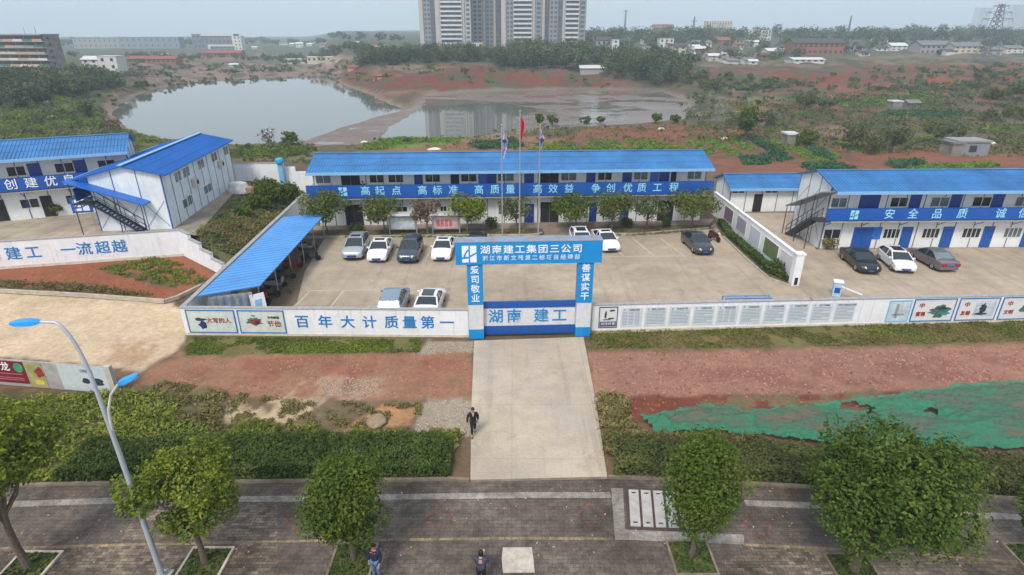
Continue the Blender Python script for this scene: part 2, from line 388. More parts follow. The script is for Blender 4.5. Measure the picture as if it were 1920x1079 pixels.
def build_ground():
    NU, NV = 640, 800
    u = np.linspace(-1.55, 1.55, NU); s = np.geomspace(16.0, 2700.0, NV)
    U, S = np.meshgrid(u, s); Y = S - 20.0; X = U * S
    Z = height(X, Y)
    dz = Z - H; dy = Y; fw = dy * CP - dz * SP; fw = np.maximum(fw, 1.0)
    PX = 960 + F_PX * X / fw; PY = 540 - F_PX * (dy * SP + dz * CP) / fw
    warp = 1.0
    nX = fbm(X / (0.35 + S * 0.02), Y / (0.35 + S * 0.02), 31) - 0.5
    nY = fbm(X / (0.35 + S * 0.02), Y / (0.35 + S * 0.02), 57) - 0.5
    C = np.empty(X.shape + (3,)); C[:] = (.11,.08,.05)
    for poly, c, soft, share, size in COVER:
        xs = [p[0] for p in poly]; ys = [p[1] for p in poly]
        box = (PX > min(xs)-40) & (PX < max(xs)+40) & (PY > min(ys)-25) & (PY < max(ys)+25)
        if not box.any(): continue
        px, py = PX[box] + nX[box] * soft * 4.5, PY[box] + nY[box] * soft * 2.8
        a = 1 - sstep(-soft * 0.5, soft * 0.5, sdpoly(px, py, poly))
        if share < 1:
            n = fbm(X[box] / size, Y[box] / size, int(abs(xs[0]) + ys[0]) % 97, 5)
            th = 0.5 + (0.5 - share) * 0.5
            a = a * sstep(th - 0.05, th + 0.05, n)
        C[box] = C[box] * (1 - a[:, None]) + np.array(c) * a[:, None]
    # bare mud and wet margins round the water
    m = (Y > 100) & (Y < 600)
    ms = sdpoly(X[m], Y[m], MUD); a = (1 - sstep(-1, 3, ms + 5 * (nX[m])))
    wet = sstep(-3.9, -3.97, Z[m]) * a
    mc = np.array(MUDC) * (0.85 + 0.3 * fbm(X[m] / 9, Y[m] / 4, 71))[:, None]
    C[m] = C[m] * (1 - a[:, None]) + mc * a[:, None]
    low = (1 - sstep(-3.95, -3.0, Z[m])) * (1 - a)
    C[m] = C[m] * (1 - 0.8 * low[:, None]) + np.array((.21,.155,.12)) * 0.8 * low[:, None]
    east = sstep(-38, -20, X[m] - (Y[m] - 150) * -.1)
    W = np.zeros(X.shape); W[m] = np.maximum(wet * (.25 + .75 * east), a * (0.15 + 0.55 * east))
    V = np.stack([X, Y, Z], -1).reshape(-1, 3)
    i = np.arange(NU * NV).reshape(NV, NU)
    Fq = np.stack([i[:-1, :-1], i[:-1, 1:], i[1:, 1:], i[1:, :-1]], -1).reshape(-1, 4)
    mt = bpy.data.materials.new('ground'); mt.use_nodes = True; nt = mt.node_tree; b = nt.nodes['Principled BSDF']
    at = nt.nodes.new('ShaderNodeAttribute'); at.attribute_name = 'cover'
    aw = nt.nodes.new('ShaderNodeAttribute'); aw.attribute_name = 'wet'
    tc = nt.nodes.new('ShaderNodeTexCoord'); last = at.outputs['Color']
    for sc_, lo, hi in ((0.05, .86, 1.14), (0.5, .82, 1.18), (3.2, .80, 1.20), (14.0, .88, 1.12)):
        n = nt.nodes.new('ShaderNodeTexNoise'); n.inputs['Scale'].default_value = sc_; n.inputs['Detail'].default_value = 5; n.inputs['Roughness'].default_value = 0.7
        nt.links.new(tc.outputs['Object'], n.inputs['Vector'])
        mr = nt.nodes.new('ShaderNodeMapRange'); mr.inputs[1].default_value = .3; mr.inputs[2].default_value = .7; mr.inputs[3].default_value = lo; mr.inputs[4].default_value = hi
        nt.links.new(n.outputs['Fac'], mr.inputs[0])
        mm = nt.nodes.new('ShaderNodeVectorMath'); mm.operation = 'SCALE'
        nt.links.new(last, mm.inputs[0]); nt.links.new(mr.outputs[0], mm.inputs['Scale']); last = mm.outputs[0]
        bumpsrc = n
    nt.links.new(last, b.inputs['Base Color'])
    r = nt.nodes.new('ShaderNodeMapRange'); r.inputs[3].default_value = 0.95; r.inputs[4].default_value = 0.10
    nt.links.new(aw.outputs['Fac'], r.inputs[0]); nt.links.new(r.outputs[0], b.inputs['Roughness'])
    b.inputs['Specular IOR Level'].default_value = 0.3
    bp = nt.nodes.new('ShaderNodeBump'); bp.inputs['Strength'].default_value = 0.5; bp.inputs['Distance'].default_value = 0.05
    inv = nt.nodes.new('ShaderNodeMath'); inv.operation = 'SUBTRACT'; inv.inputs[0].default_value = 0.55; nt.links.new(aw.outputs['Fac'], inv.inputs[1]); inv.use_clamp = True
    nt.links.new(inv.outputs[0], bp.inputs['Strength'])
    nt.links.new(bumpsrc.outputs['Fac'], bp.inputs['Height']); nt.links.new(bp.outputs[0], b.inputs['Normal'])
    o = mesh_np('ground', V, Fq, mt, tint=C.reshape(-1, 3), attr='cover', smooth=True)
    o.data.attributes.new('wet', 'FLOAT', 'POINT').data.foreach_set('value', W.ravel().astype(np.float32))
    prop(o, kind='structure')
    return o
ground = build_ground()

def water():
    mt = bpy.data.materials.new('lake water'); mt.use_nodes = True; nt = mt.node_tree; b = nt.nodes['Principled BSDF']
    b.inputs['Base Color'].default_value = (.125, .130, .118, 1); b.inputs['Roughness'].default_value = 0.03; b.inputs['IOR'].default_value = 1.28; b.inputs['Specular IOR Level'].default_value = 0.5
    tc = nt.nodes.new('ShaderNodeTexCoord'); n = nt.nodes.new('ShaderNodeTexNoise'); n.inputs['Scale'].default_value = 0.5; n.inputs['Detail'].default_value = 3
    mp = nt.nodes.new('ShaderNodeMapping'); mp.inputs['Scale'].default_value = (0.6, 1.6, 1)
    nt.links.new(tc.outputs['Object'], mp.inputs[0]); nt.links.new(mp.outputs[0], n.inputs['Vector'])
    bp = nt.nodes.new('ShaderNodeBump'); bp.inputs['Strength'].default_value = 0.035; bp.inputs['Distance'].default_value = 0.1
    nt.links.new(n.outputs['Fac'], bp.inputs['Height']); nt.links.new(bp.outputs[0], b.inputs['Normal'])
    m = MB(); m.quad((-330,105,LAKE_Z),(170,105,LAKE_Z),(170,430,LAKE_Z),(-330,430,LAKE_Z))
    prop(m.build('water', mt), kind='structure')
water()

# ------------------------------------------------------------------ made ground: sheets a few millimetres apart, kerbs as real steps
def sheet(name, pts, z, m, thick=0.0):
    b = MB()
    P = [Vector((p[0], p[1], z)) for p in pts]
    if thick: b.prism([Vector((p.x, p.y, z - thick)) for p in P], (0, 0, thick))
    else: b.quad(*P)
    return prop(b.build(name, m), kind='structure')
def conc_mat(name, c, joint=4.0, jw=0.012, c2=None, stain=0.35, rot=0.0):
    m = bpy.data.materials.new(name); m.use_nodes = True; nt = m.node_tree; b = nt.nodes['Principled BSDF']
    tc = nt.nodes.new('ShaderNodeTexCoord')
    mp = nt.nodes.new('ShaderNodeMapping'); mp.inputs['Rotation'].default_value = (0, 0, rot); nt.links.new(tc.outputs['Object'], mp.inputs[0])
    br = nt.nodes.new('ShaderNodeTexBrick'); br.offset = 0.0; br.inputs['Scale'].default_value = 1.0
    br.inputs['Brick Width'].default_value = joint; br.inputs['Row Height'].default_value = joint; br.inputs['Mortar Size'].default_value = jw; br.inputs['Mortar Smooth'].default_value = 0.3
    br.inputs['Color1'].default_value = (1,1,1,1); br.inputs['Color2'].default_value = (.93,.93,.93,1); br.inputs['Mortar'].default_value = (.68,.65,.62,1)
    nt.links.new(mp.outputs[0], br.inputs['Vector'])
    last = None
    for sc_, lo in ((0.13, 1 - stain), (0.9, 1 - stain * .6), (9, .9)):
        n = nt.nodes.new('ShaderNodeTexNoise'); n.inputs['Scale'].default_value = sc_; n.inputs['Detail'].default_value = 6; n.inputs['Roughness'].default_value = .65
        nt.links.new(mp.outputs[0], n.inputs['Vector'])
        r = nt.nodes.new('ShaderNodeMapRange'); r.inputs[1].default_value = .36; r.inputs[2].default_value = .62; r.inputs[3].default_value = lo; r.inputs[4].default_value = 1.04
        nt.links.new(n.outputs['Fac'], r.inputs[0])
        v = nt.nodes.new('ShaderNodeVectorMath'); v.operation = 'SCALE'
        if last is None: nt.links.new(br.outputs['Color'], v.inputs[0])
        else: nt.links.new(last, v.inputs[0])
        nt.links.new(r.outputs[0], v.inputs['Scale']); last = v.outputs[0]
    # wheel marks: long faint streaks, and hairline cracks
    m2 = nt.nodes.new('ShaderNodeMapping'); m2.inputs['Scale'].default_value = (1.6, .07, 1); m2.inputs['Rotation'].default_value = (0, 0, .12); nt.links.new(tc.outputs['Object'], m2.inputs[0])
    n = nt.nodes.new('ShaderNodeTexNoise'); n.inputs['Scale'].default_value = 1; n.inputs['Detail'].default_value = 4; nt.links.new(m2.outputs[0], n.inputs['Vector'])
    r = nt.nodes.new('ShaderNodeMapRange'); r.inputs[1].default_value = .54; r.inputs[2].default_value = .70; r.inputs[3].default_value = 1; r.inputs[4].default_value = .84; nt.links.new(n.outputs['Fac'], r.inputs[0])
    vo = nt.nodes.new('ShaderNodeTexVoronoi'); vo.feature = 'DISTANCE_TO_EDGE'; vo.inputs['Scale'].default_value = .11; nw = nt.nodes.new('ShaderNodeTexNoise'); nw.inputs['Scale'].default_value = .5; nt.links.new(mp.outputs[0], nw.inputs['Vector'])
    va = nt.nodes.new('ShaderNodeVectorMath'); va.operation = 'MULTIPLY_ADD'; va.inputs[1].default_value = (4, 4, 0); nt.links.new(nw.outputs['Color'], va.inputs[0]); nt.links.new(mp.outputs[0], va.inputs[2]); nt.links.new(va.outputs[0], vo.inputs['Vector'])
    rc = nt.nodes.new('ShaderNodeMapRange'); rc.inputs[1].default_value = 0; rc.inputs[2].default_value = .004; rc.inputs[3].default_value = .84; rc.inputs[4].default_value = 1; nt.links.new(vo.outputs['Distance'], rc.inputs[0])
    mu = nt.nodes.new('ShaderNodeMath'); mu.operation = 'MULTIPLY'; nt.links.new(r.outputs[0], mu.inputs[0]); nt.links.new(rc.outputs[0], mu.inputs[1])
    v = nt.nodes.new('ShaderNodeVectorMath'); v.operation = 'SCALE'; nt.links.new(last, v.inputs[0]); nt.links.new(mu.outputs[0], v.inputs['Scale']); last = v.outputs[0]
    n = nt.nodes.new('ShaderNodeTexNoise'); n.inputs['Scale'].default_value = 0.22; n.inputs['Detail'].default_value = 4; nt.links.new(mp.outputs[0], n.inputs['Vector'])
    rr = nt.nodes.new('ShaderNodeValToRGB'); rr.color_ramp.elements[0].position = .4; rr.color_ramp.elements[1].position = .62
    rr.color_ramp.elements[0].color = (*c, 1); rr.color_ramp.elements[1].color = (*(c2 or c), 1)
    nt.links.new(n.outputs['Fac'], rr.inputs[0])
    mx = nt.nodes.new('ShaderNodeVectorMath'); mx.operation = 'MULTIPLY'; nt.links.new(last, mx.inputs[0]); nt.links.new(rr.outputs[0], mx.inputs[1])
    nt.links.new(mx.outputs[0], b.inputs['Base Color']); b.inputs['Roughness'].default_value = .85; b.inputs['Specular IOR Level'].default_value = .2
    return m
M_LOT = conc_mat('lot concrete', (.455,.368,.275), 5.0, c2=(.415,.345,.27), stain=.22)
M_DRIVE = conc_mat('drive concrete', (.50,.42,.325), 4.5, c2=(.465,.40,.33), stain=.16)
M_YARD = conc_mat('yard concrete', (.43,.36,.27), 6.0, c2=(.37,.32,.26))
M_KERB = mat('kerb stone', (.42,.38,.31), .85, var=.3, scale=2)
M_KERB2 = mat('brown kerb stone', (.20,.16,.125), .85, var=.3, scale=2)
P = lambda l, z=0.0: [G(x, y, z) for x, y in l]
# the two yards behind the front wall
sheet('parking_lot', [(-22.2,35.6),(-3.0,35.2),(4.9,35.3),(37,37.6),(70,39.6),(75,52.5),(60,53.3),(29.2,52.4),(34,64.9),(24.6,64.9),(23.2,62),(21,59.2),(13.2,57.05),(-14.1,56.15),(-23.3,55.7)], 0.012, M_LOT)
sheet('driveway', P([(889,640),(1094,633),(1107,700),(1118,760),(1139,897),(882,902),(884,760)]), 0.016, M_DRIVE)
sheet('courtyard', [(-100,35.2),tuple(RW0[:2]),tuple(RW1[:2]),(PATH_A.x,PATH_A.y-.4),tuple(PATH_B[:2]),(-32.5,82),(-100,82)], 2.2, M_YARD)
# promenade
def tile_mat(name, c1, c2, bw, rh, mortar, rot=0, msz=.008, stain=.4, bump=0.2):
    m = bpy.data.materials.new(name); m.use_nodes = True; nt = m.node_tree; b = nt.nodes['Principled BSDF']
    tc = nt.nodes.new('ShaderNodeTexCoord'); mp = nt.nodes.new('ShaderNodeMapping'); mp.inputs['Rotation'].default_value = (0,0,rot)
    nt.links.new(tc.outputs['Object'], mp.inputs[0])
    br = nt.nodes.new('ShaderNodeTexBrick'); br.inputs['Scale'].default_value = 1; br.inputs['Brick Width'].default_value = bw; br.inputs['Row Height'].default_value = rh
    br.inputs['Mortar Size'].default_value = msz; br.inputs['Color1'].default_value = (*c1,1); br.inputs['Color2'].default_value = (*c2,1); br.inputs['Mortar'].default_value = (*mortar,1)
    nt.links.new(mp.outputs[0], br.inputs['Vector'])
    last = br.outputs['Color']
    for sc_, lo, hi in ((.35, 1-stain, 1.12), (2.5, .72, 1.15), (11, .8, 1.15)):
        n = nt.nodes.new('ShaderNodeTexNoise'); n.inputs['Scale'].default_value = sc_; n.inputs['Detail'].default_value = 5; nt.links.new(mp.outputs[0], n.inputs['Vector'])
        r = nt.nodes.new('ShaderNodeMapRange'); r.inputs[1].default_value = .36; r.inputs[2].default_value = .64; r.inputs[3].default_value = lo; r.inputs[4].default_value = hi
        nt.links.new(n.outputs['Fac'], r.inputs[0]); v = nt.nodes.new('ShaderNodeVectorMath'); v.operation = 'SCALE'
        nt.links.new(last, v.inputs[0]); nt.links.new(r.outputs[0], v.inputs['Scale']); last = v.outputs[0]
    nt.links.new(last, b.inputs['Base Color']); b.inputs['Roughness'].default_value = .8; b.inputs['Specular IOR Level'].default_value = .25
    return m
M_PAVE = tile_mat('grey paving', (.155,.124,.100), (.126,.103,.085), .4, .2, (.06,.052,.048))
M_PAVE2 = tile_mat('brown paving', (.27,.21,.155), (.112,.090,.072), .30, .15, (.06,.05,.042), stain=.5)
M_STRIP = tile_mat('light stone strip', (.31,.28,.245), (.265,.24,.215), .6, .6, (.18,.17,.16), stain=.25)
M_TAN = tile_mat('tan tactile strip', (.40,.29,.16), (.24,.18,.12), .3, .6, (.10,.08,.06), stain=.55)
M_RED = tile_mat('red inlay tiles', (.33,.12,.10), (.13,.085,.075), .2, .2, (.08,.06,.06), stain=.5)
kerbL = [(-500,925),(0,916),(155,911),(590,906),(850,903),(880,905)]; kerbR = [(1141,899),(1250,902),(1400,911),(1600,922),(1820,934),(1920,941),(2400,975)]
base = [G(x, y) for x, y in kerbL + kerbR]
sheet('promenade', [(-40,4),(40,4)] + [(p.x, p.y) for p in base[::-1]], 0.006, M_PAVE)
def band(name, line, w, z, m, thick=0.0, up=True):
    """a strip of ground of width w along a line, growing away from the camera"""
    L = [(p[0], p[1]) for p in line]
    return sheet(name, L + [(x, y + w) for x, y in L[::-1]], z, m, thick)
band('kerb', [G(x, y) for x, y in kerbL], .16, .12, M_KERB2, .2)
band('kerb', [G(x, y) for x, y in kerbR], .16, .12, M_KERB2, .2)
band('kerb', [G(882,905), G(1139,899)], .14, .02, M_KERB2, .1)
sheet('brown_paving', [(p.x, p.y) for p in P([(-500,1010),(0,1028),(280,1021),(520,1016),(520,1079),(480,1200),(-500,1250)])], .010, M_PAVE2)
sheet('brown_paving', [(p.x, p.y) for p in P([(225,1016),(265,950),(520,944),(520,1010)])], .010, M_PAVE2)
sheet('brown_paving', [(p.x, p.y) for p in P([(1405,1024),(1890,1052),(2300,1080),(2300,1300),(1330,1200),(1330,1079)])], .010, M_PAVE2)
stripL = [G(x, y) for x, y in [(-500,985),(0,953),(190,946),(600,941),(985,935),(1146,935)]]
band('stone_strip', stripL, .36, .014, M_STRIP)
stripR = [G(x, y) for x, y in [(1400,950),(1535,955),(1850,973),(2300,1000)]]
band('stone_strip', stripR, .36, .014, M_STRIP)
tan = [G(x, y) for x, y in [(-500,1050),(0,1032),(275,1024),(640,1017),(960,1013),(1150,1014)]]
band('tactile_strip', tan, .13, .014, M_TAN)
tanR = [G(x, y) for x, y in [(1395,1025),(1640,1036),(1890,1056),(2300,1085)]]
band('tactile_strip', tanR, .13, .014, M_TAN)
# light frame round the chamber covers
sheet('stone_strip', [(p.x, p.y) for p in P([(1146,917),(1168,917),(1172,994),(1395,1004),(1395,1022),(1153,1013)])], .018, M_STRIP)
# worn red diamonds let into the paving
for k, (cx, cy) in enumerate([(562,972),(826,972),(1108,966),(1420,985)]):
    c = G(cx, cy); b = MB(); r = .72
    q = [Vector((c.x, c.y + r, .012)), Vector((c.x + r, c.y, .012)), Vector((c.x, c.y - r, .012)), Vector((c.x - r, c.y, .012))]
    qi = [c + (p - c) * .82 for p in q]
    for p in qi: p.z = .012
    for i in range(4): b.quad(q[i], q[(i+1) % 4], qi[(i+1) % 4], qi[i])
    prop(b.build('paving_inlay', M_RED), kind='structure')
# yard kerbs and planting strips
M_BED = mat('planting soil', (.105,.085,.045), .95, var=.4, scale=1.5, c2=(.085,.095,.035))
M_APRON = conc_mat('apron concrete', (.34,.27,.22), 3.0, c2=(.27,.21,.18), stain=.35)
bedL = [(-23.0,55.9),(-14.1,56.3),(2.0,56.75),(3.1,57.3),(3.2,58.7),(-23.2,58.0)]
bedR = [(6.7,57.4),(7.6,56.95),(13.2,57.1),(20.8,59.0),(21.2,59.9),(6.8,59.1)]
sheet('planting_strip', bedL, .10, M_BED, .1); sheet('planting_strip', bedR, .10, M_BED, .1)
sheet('apron', [(-23.2,58.05),(3.2,58.75),(3.4,56.6),(6.5,56.9),(6.8,59.15),(21.2,59.95),(22.6,62.4),(-23.4,60.2)], .02, M_APRON)
def kerb_line(pts, w=.14, h=.16):
    b = MB()
    for a, c in zip(pts[:-1], pts[1:]): b.bar((a[0], a[1], h/2), (c[0], c[1], h/2), w, h)
    return prop(b.build('kerb', M_KERB), kind='structure')
kerb_line([(-23.1,55.85),(-14.1,56.2),(2.0,56.65),(2.8,56.95),(3.15,57.35)])
kerb_line([(6.7,57.35),(7.0,57.05),(7.6,56.85),(13.2,57.0),(20.9,58.9)])
# parking bays
M_LINE = mat('worn white line paint', (.53,.49,.43), .8, var=.4, scale=1.6, c2=(.40,.355,.30))
b = MB()
def pline(x0, y0, x1, y1, w=.11):
    a, c = Vector((x0, y0, .018)), Vector((x1, y1, .018)); t = (c - a).normalized(); n = Vector((-t.y, t.x, 0)) * w / 2
    b.quad(a - n, c - n, c + n, a + n)
for x in (-13.4,-10.6,-7.9,-5.2): pline(x, 50.0, x + .35, 55.6)
for x in (9.7,12.6,15.4): pline(x + .7, 50.4, x - .4, 55.9)
pline(9.0, 50.4, 16.5, 50.6)
for x in (-16.6,-13.9,-8.5,-5.8): pline(x, 37.2, x + .3, 42.6)
pline(-16.6, 42.6, -11.0, 42.8)
prop(b.build('bay_markings', M_LINE), kind='structure')
# leaf-littered earth under and beside the bike shed, planting by the dividing wall
M_LITTER = mat('littered earth', (.165,.115,.070), .95, var=.4, scale=1.2, c2=(.11,.085,.055))
sheet('dirt_strip', [(-22.3,36.2),(-17.1,36.6),(-16.6,40.5),(-18.0,46.5),(-18.6,52.0),(-19.0,55.6),(-23.2,55.6)], .02, M_LITTER)
DIV = [(p.x, p.y) for p in P([(1478,536),(1440,521),(1400,486),(1355,446),(1342,420),(1338,408),(1350,410),(1395,445),(1450,500),(1484,530)])]
sheet('planting_strip', DIV, .10, M_BED, .1)
kerb_line([(p.x, p.y) for p in P([(1480,538),(1440,523),(1400,488),(1356,446)])])
# low white kerb of the red-earth bed
kerb_line([(p.x, p.y) for p in P([(-300,545),(0,549),(150,557),(310,569),(335,561),(378,540)])], .2, .3)
# ------------------------------------------------------------------ lettering
def text_obj(s, size, m, parent, M4, name='lettering', depth=0.012, bold=0.0, xscale=1.0, align='CENTER'):
    """writing as thin raised letters; M4 puts the text plane (x right, y up) on its carrier"""
    cu = bpy.data.curves.new('lettering', 'FONT'); cu.body = s; cu.size = size; cu.align_x = align; cu.align_y = 'CENTER'
    cu.extrude = depth; cu.offset = bold; cu.resolution_u = 3
    t = bpy.data.objects.new('tmp_text', cu); col.objects.link(t)
    bpy.context.view_layer.update()
    dg = bpy.context.evaluated_depsgraph_get()
    me = bpy.data.meshes.new_from_object(t.evaluated_get(dg)); bpy.data.objects.remove(t); bpy.data.curves.remove(cu)
    me.name = name; me.materials.clear(); me.materials.append(m)
    me.transform(M4 @ Matrix.Diagonal((xscale, 1, 1, 1)))
    o = bpy.data.objects.new(name, me); col.objects.link(o); o.parent = parent
    return o
def text_many(items, m, parent, name='lettering', depth=0.012, bold=0.0):
    """several separate characters as one lettering mesh: items = (string, size, matrix)"""
    obs = [text_obj(s, sz, m, None, M4, name, depth, bold) for s, sz, M4 in items]
    mb = MB()
    for o in obs:
        mb.add([v.co[:] for v in o.data.vertices], [list(p.vertices) for p in o.data.polygons])
        me = o.data; bpy.data.objects.remove(o); bpy.data.meshes.remove(me)
    return mb.build(name, m, parent)
def wall_mat4(x, y, z):
    """text standing on a wall that faces -y in local space"""
    return Matrix.Translation((x, y, z)) @ Matrix.Rotation(R(90), 4, 'X')

M_ROOF = mat('blue roof sheet', (.034,.172,.42), .55, var=.26, scale=.35, spec=.5)
M_ROOF_D = mat('deep blue roof sheet', (.010,.128,.45), .5, var=.12, scale=.5, spec=.5)
M_GUT = mat('pale blue gutter', (.22,.42,.68), .55, var=.1)
M_BAND = mat('blue balcony panel', (.006,.085,.38), .5, var=.12, scale=.8)
M_BDOOR = mat('blue door paint', (.010,.050,.26), .45, var=.15)
M_BTRIM = mat('blue steel trim', (.012,.070,.33), .5, var=.1)
M_DTRIM = mat('dark seam steel', (.10,.12,.16), .6, var=.2)
M_WPAN = mat('white sandwich panel', (.72,.74,.74), .55, var=.08, scale=.7)
M_WPAN2 = mat('weathered white panel', (.66,.72,.75), .6, var=.14, scale=.8)
M_SILL = mat('white window frame', (.72,.73,.72), .5, var=.05)
M_GLASS = mat('dark window glass', (.022,.026,.032), .08, var=.3, scale=.6, spec=.6)
M_GLASS2 = mat('curtained window glass', (.13,.17,.18), .12, var=.4, scale=1.2, spec=.6)
M_DARK = mat('dark interior', (.018,.016,.018), .8, var=.3)
M_LET = mat('pale cyan lettering', (.30,.66,.84), .5, var=.1)
M_LETW = mat('white lettering', (.78,.82,.85), .5, var=.04)
M_CONC = mat('grey concrete', (.36,.345,.32), .85, var=.2, scale=1.2)
M_STEEL = mat('dark steel', (.055,.062,.075), .5, metal=.4, var=.2)

def plane_hit(o, px, py, ly=0.0):
    """local (x, z) where the line of sight meets the upright plane y = ly of object frame o"""
    Mi = o.inv; c = Mi @ Vector((0, 0, H)); d = Mi.to_3x3() @ Vector(ray(px, py))
    t = (ly - c.y) / d.y
    return c.x + d.x * t, c.z + d.z * t
class Frame:
    def __init__(s, loc, rz):
        s.M = Matrix.Translation(loc) @ Matrix.Rotation(rz, 4, 'Z'); s.inv = s.M.inverted()

wrng = random.Random(3)
def window(parent, x0, x1, z0, z1, y, glass, sgn=-1, panes=2):
    """a sliding window set on the wall plane y, looking towards sgn*y"""
    f = MB(); w = .055; d0, d1 = sorted((y + sgn * .002, y + sgn * .05))
    f.box(x0, x1, d0, d1, z0, z0 + w); f.box(x0, x1, d0, d1, z1 - w, z1)
    for k in range(panes + 1):
        x = x0 + (x1 - x0 - w) * k / panes; f.box(x, x + w, d0, d1, z0 + w, z1 - w)
    o = f.build('window', M_SILL, parent)
    if glass is M_GLASS and wrng.random() < .3: glass = M_GLASS2
    g = MB(); e0, e1 = sorted((y + sgn * .004, y + sgn * .022)); g.box(x0 + w, x1 - w, e0, e1, z0 + w, z1 - w)
    g.build('pane', glass, o)
    return o
def door(parent, x0, x1, z0, z1, y, m=None, double=False, sgn=-1):
    b = MB(); d0, d1 = sorted((y + sgn * .002, y + sgn * .045)); xm = (x0 + x1) / 2
    if double: b.box(x0, xm - .015, d0, d1, z0, z1); b.box(xm + .015, x1, d0, d1, z0, z1)
    else: b.box(x0, x1, d0, d1, z0, z1)
    o = b.build('door', m or M_BDOOR, parent)
    h = MB(); hx = xm - .12 if double else x1 - .16
    e0, e1 = sorted((y + sgn * .046, y + sgn * .09)); h.box(hx, hx + .05, e0, e1, z0 + .95, z0 + 1.12)
    h.build('handle', M_STEEL, o)
    return o
def roof_mesh(L, y0, z0, yr, zr, y1, z1, x0, pitch=.3, th=.09):
    """two slopes of ribbed sheet: front eave (y0,z0), ridge (yr,zr), back eave (y1,z1)"""
    b = MB()
    for (ya, za, yb, zb) in ((y0, z0, yr, zr), (yr, zr, y1, z1)):
        b.prism([(x0, ya, za), (x0, yb, zb), (x0, yb, zb - th), (x0, ya, za - th)], (L, 0, 0))
        n = int(L / pitch)
        for k in range(n + 1):
            x = x0 + L * k / n - .02
            b.prism([(x, ya, za + .002), (x, yb, zb + .002), (x, yb, zb + .045), (x, ya, za + .045)], (.045, 0, 0))
    for (ya, za, yb, zb) in ((y0, z0, yr, zr), (yr, zr, y1, z1)):      # overlaps between the sheets
        for f in (.36, .70):
            y, z = ya + (yb - ya) * f, za + (zb - za) * f; b.bar((x0, y, z + .02), (x0 + L, y, z + .02), .05, .03)
    b.prism([(x0 - .01, yr - .18, zr + .02), (x0 - .01, yr, zr + .075), (x0 - .01, yr + .18, zr + .02)], (L + .02, 0, 0))
    return b

def prefab(name, label, loc, rz, L, D, he, hr, floors=2, gal=1.1, over=.35, side=.45, band=(3.2, 4.5), back_he=None, roofm=None, wallm=None, seam=1.82, trim=None, yr=None, group=None, bracing=None):
    """a site cabin block: panel walls, gallery with a solid blue balustrade, ribbed gable roof"""
    o = thing(name, label, 'building', loc, rz, group)
    wallm = wallm or M_WPAN; trim = trim or M_DTRIM; roofm = roofm or M_ROOF
    yr = D / 2 if yr is None else yr
    y0 = -(gal + over) if gal else -over; y1 = D + over; back_he = he if back_he is None else back_he
    def rz_at(y):
        return he + (hr - he) * (y - y0) / (yr - y0) if y < yr else hr + (back_he - hr) * (y - yr) / (y1 - yr)
    w = MB(); t = .10
    w.prism([(0, 0, 0), (0, D, 0), (0, D, rz_at(D) - .1), (0, yr, hr - .1), (0, 0, rz_at(0) - .1)], (t, 0, 0))
    w.prism([(L - t, 0, 0), (L - t, D, 0), (L - t, D, rz_at(D) - .1), (L - t, yr, hr - .1), (L - t, 0, rz_at(0) - .1)], (t, 0, 0))
    w.box(t, L - t, 0, t, 0, rz_at(0) - .12); w.box(t, L - t, D - t, D, 0, rz_at(D) - .12)
    s = w; s.mi = 1; n = max(1, round(L / seam)); hw0, hw1 = rz_at(0) - .14, rz_at(D) - .14
    for k in range(n + 1):
        x = min(max(L * k / n, .04), L - .04)
        s.box(x - .035, x + .035, -.03, -.002, .02, hw0); s.box(x - .03, x + .03, D + .002, D + .028, .02, hw1)
    m = max(1, round(D / seam))
    for k in range(m + 1):
        y = min(max(D * k / m, .04), D - .04); zt = rz_at(y) - .16
        s.box(-.028, -.002, y - .03, y + .03, .02, zt); s.box(L + .002, L + .028, y - .03, y + .03, .02, zt)
    for q in bracing(L, D) if bracing else (): w.bar(*q)
    w.build('wall', [wallm, trim], o)
    roof = roof_mesh(L + 2 * side, y0, he, yr, hr, y1, back_he, -side).build('roof', roofm, o)
    g = MB(); g.box(-side - .02, L + side + .02, y0 - .14, y0 - .003, he - .24, he + .02)
    g.build('gutter', M_GUT, roof)
    if gal and floors > 1:
        z = band[0] - .12
        b = MB(); b.box(-.5, L + .5, -gal + .07, -.04, z - .1, z + .02); b.build('gallery_floor', M_CONC, o)
        b = MB(); b.box(-.55, L + .55, -gal, -gal + .06, band[0], band[1])
        b.build('balustrade', M_BAND, o)
        b = MB(); b.box(-.55, L + .55, -gal - .01, -gal + .07, band[1] + .003, band[1] + .05); b.build('handrail', M_BTRIM, o)
        for k in range(0, n + 1, 2):
            x = min(max(L * k / n, .06), L - .06)
            MB().bar((x, -gal + .1, z - .12), (x, -.04, z - .7), .05, .05).build('bracket', trim, o)
    return o

# ---- the office block facing the gate
FR = Frame((-20.75, 59.84, 0), R(2.85))
main = prefab('office_block', 'long white two-storey site office with blue roof behind the car park trees', (-20.75, 59.84, 0), R(2.85), 41.7, 5.9, 6.05, 7.28, band=(3.32, 4.62), yr=2.6, gal=1.1, side=.25)
def feat(o, fr, kind, pa, pb, py, z0, z1, m=None, y=0.0, **kw):
    xa, xb = plane_hit(fr, pa, py, y)[0], plane_hit(fr, pb, py, y)[0]
    if kind == 'win': return window(o, xa, xb, z0, z1, y, m or M_GLASS, **kw)
    if kind == 'door': return door(o, xa, xb, z0, z1, y, m, **kw)
    if kind == 'sign':
        b = MB(); b.box(xa, xb, y - .05, y - .003, z0, z1); return b.build('notice_panel', m or mat('blue notice panel', (.03,.14,.50), .4, var=.3, scale=3), o)
for a, c in ((592,621),(693,721),(728,757),(797,826),(864,894),(933,964),(1051,1081),(1120,1147),(1187,1214),(1287,1314)): feat(main, FR, 'win', a, c, 340, 4.62, 5.55)
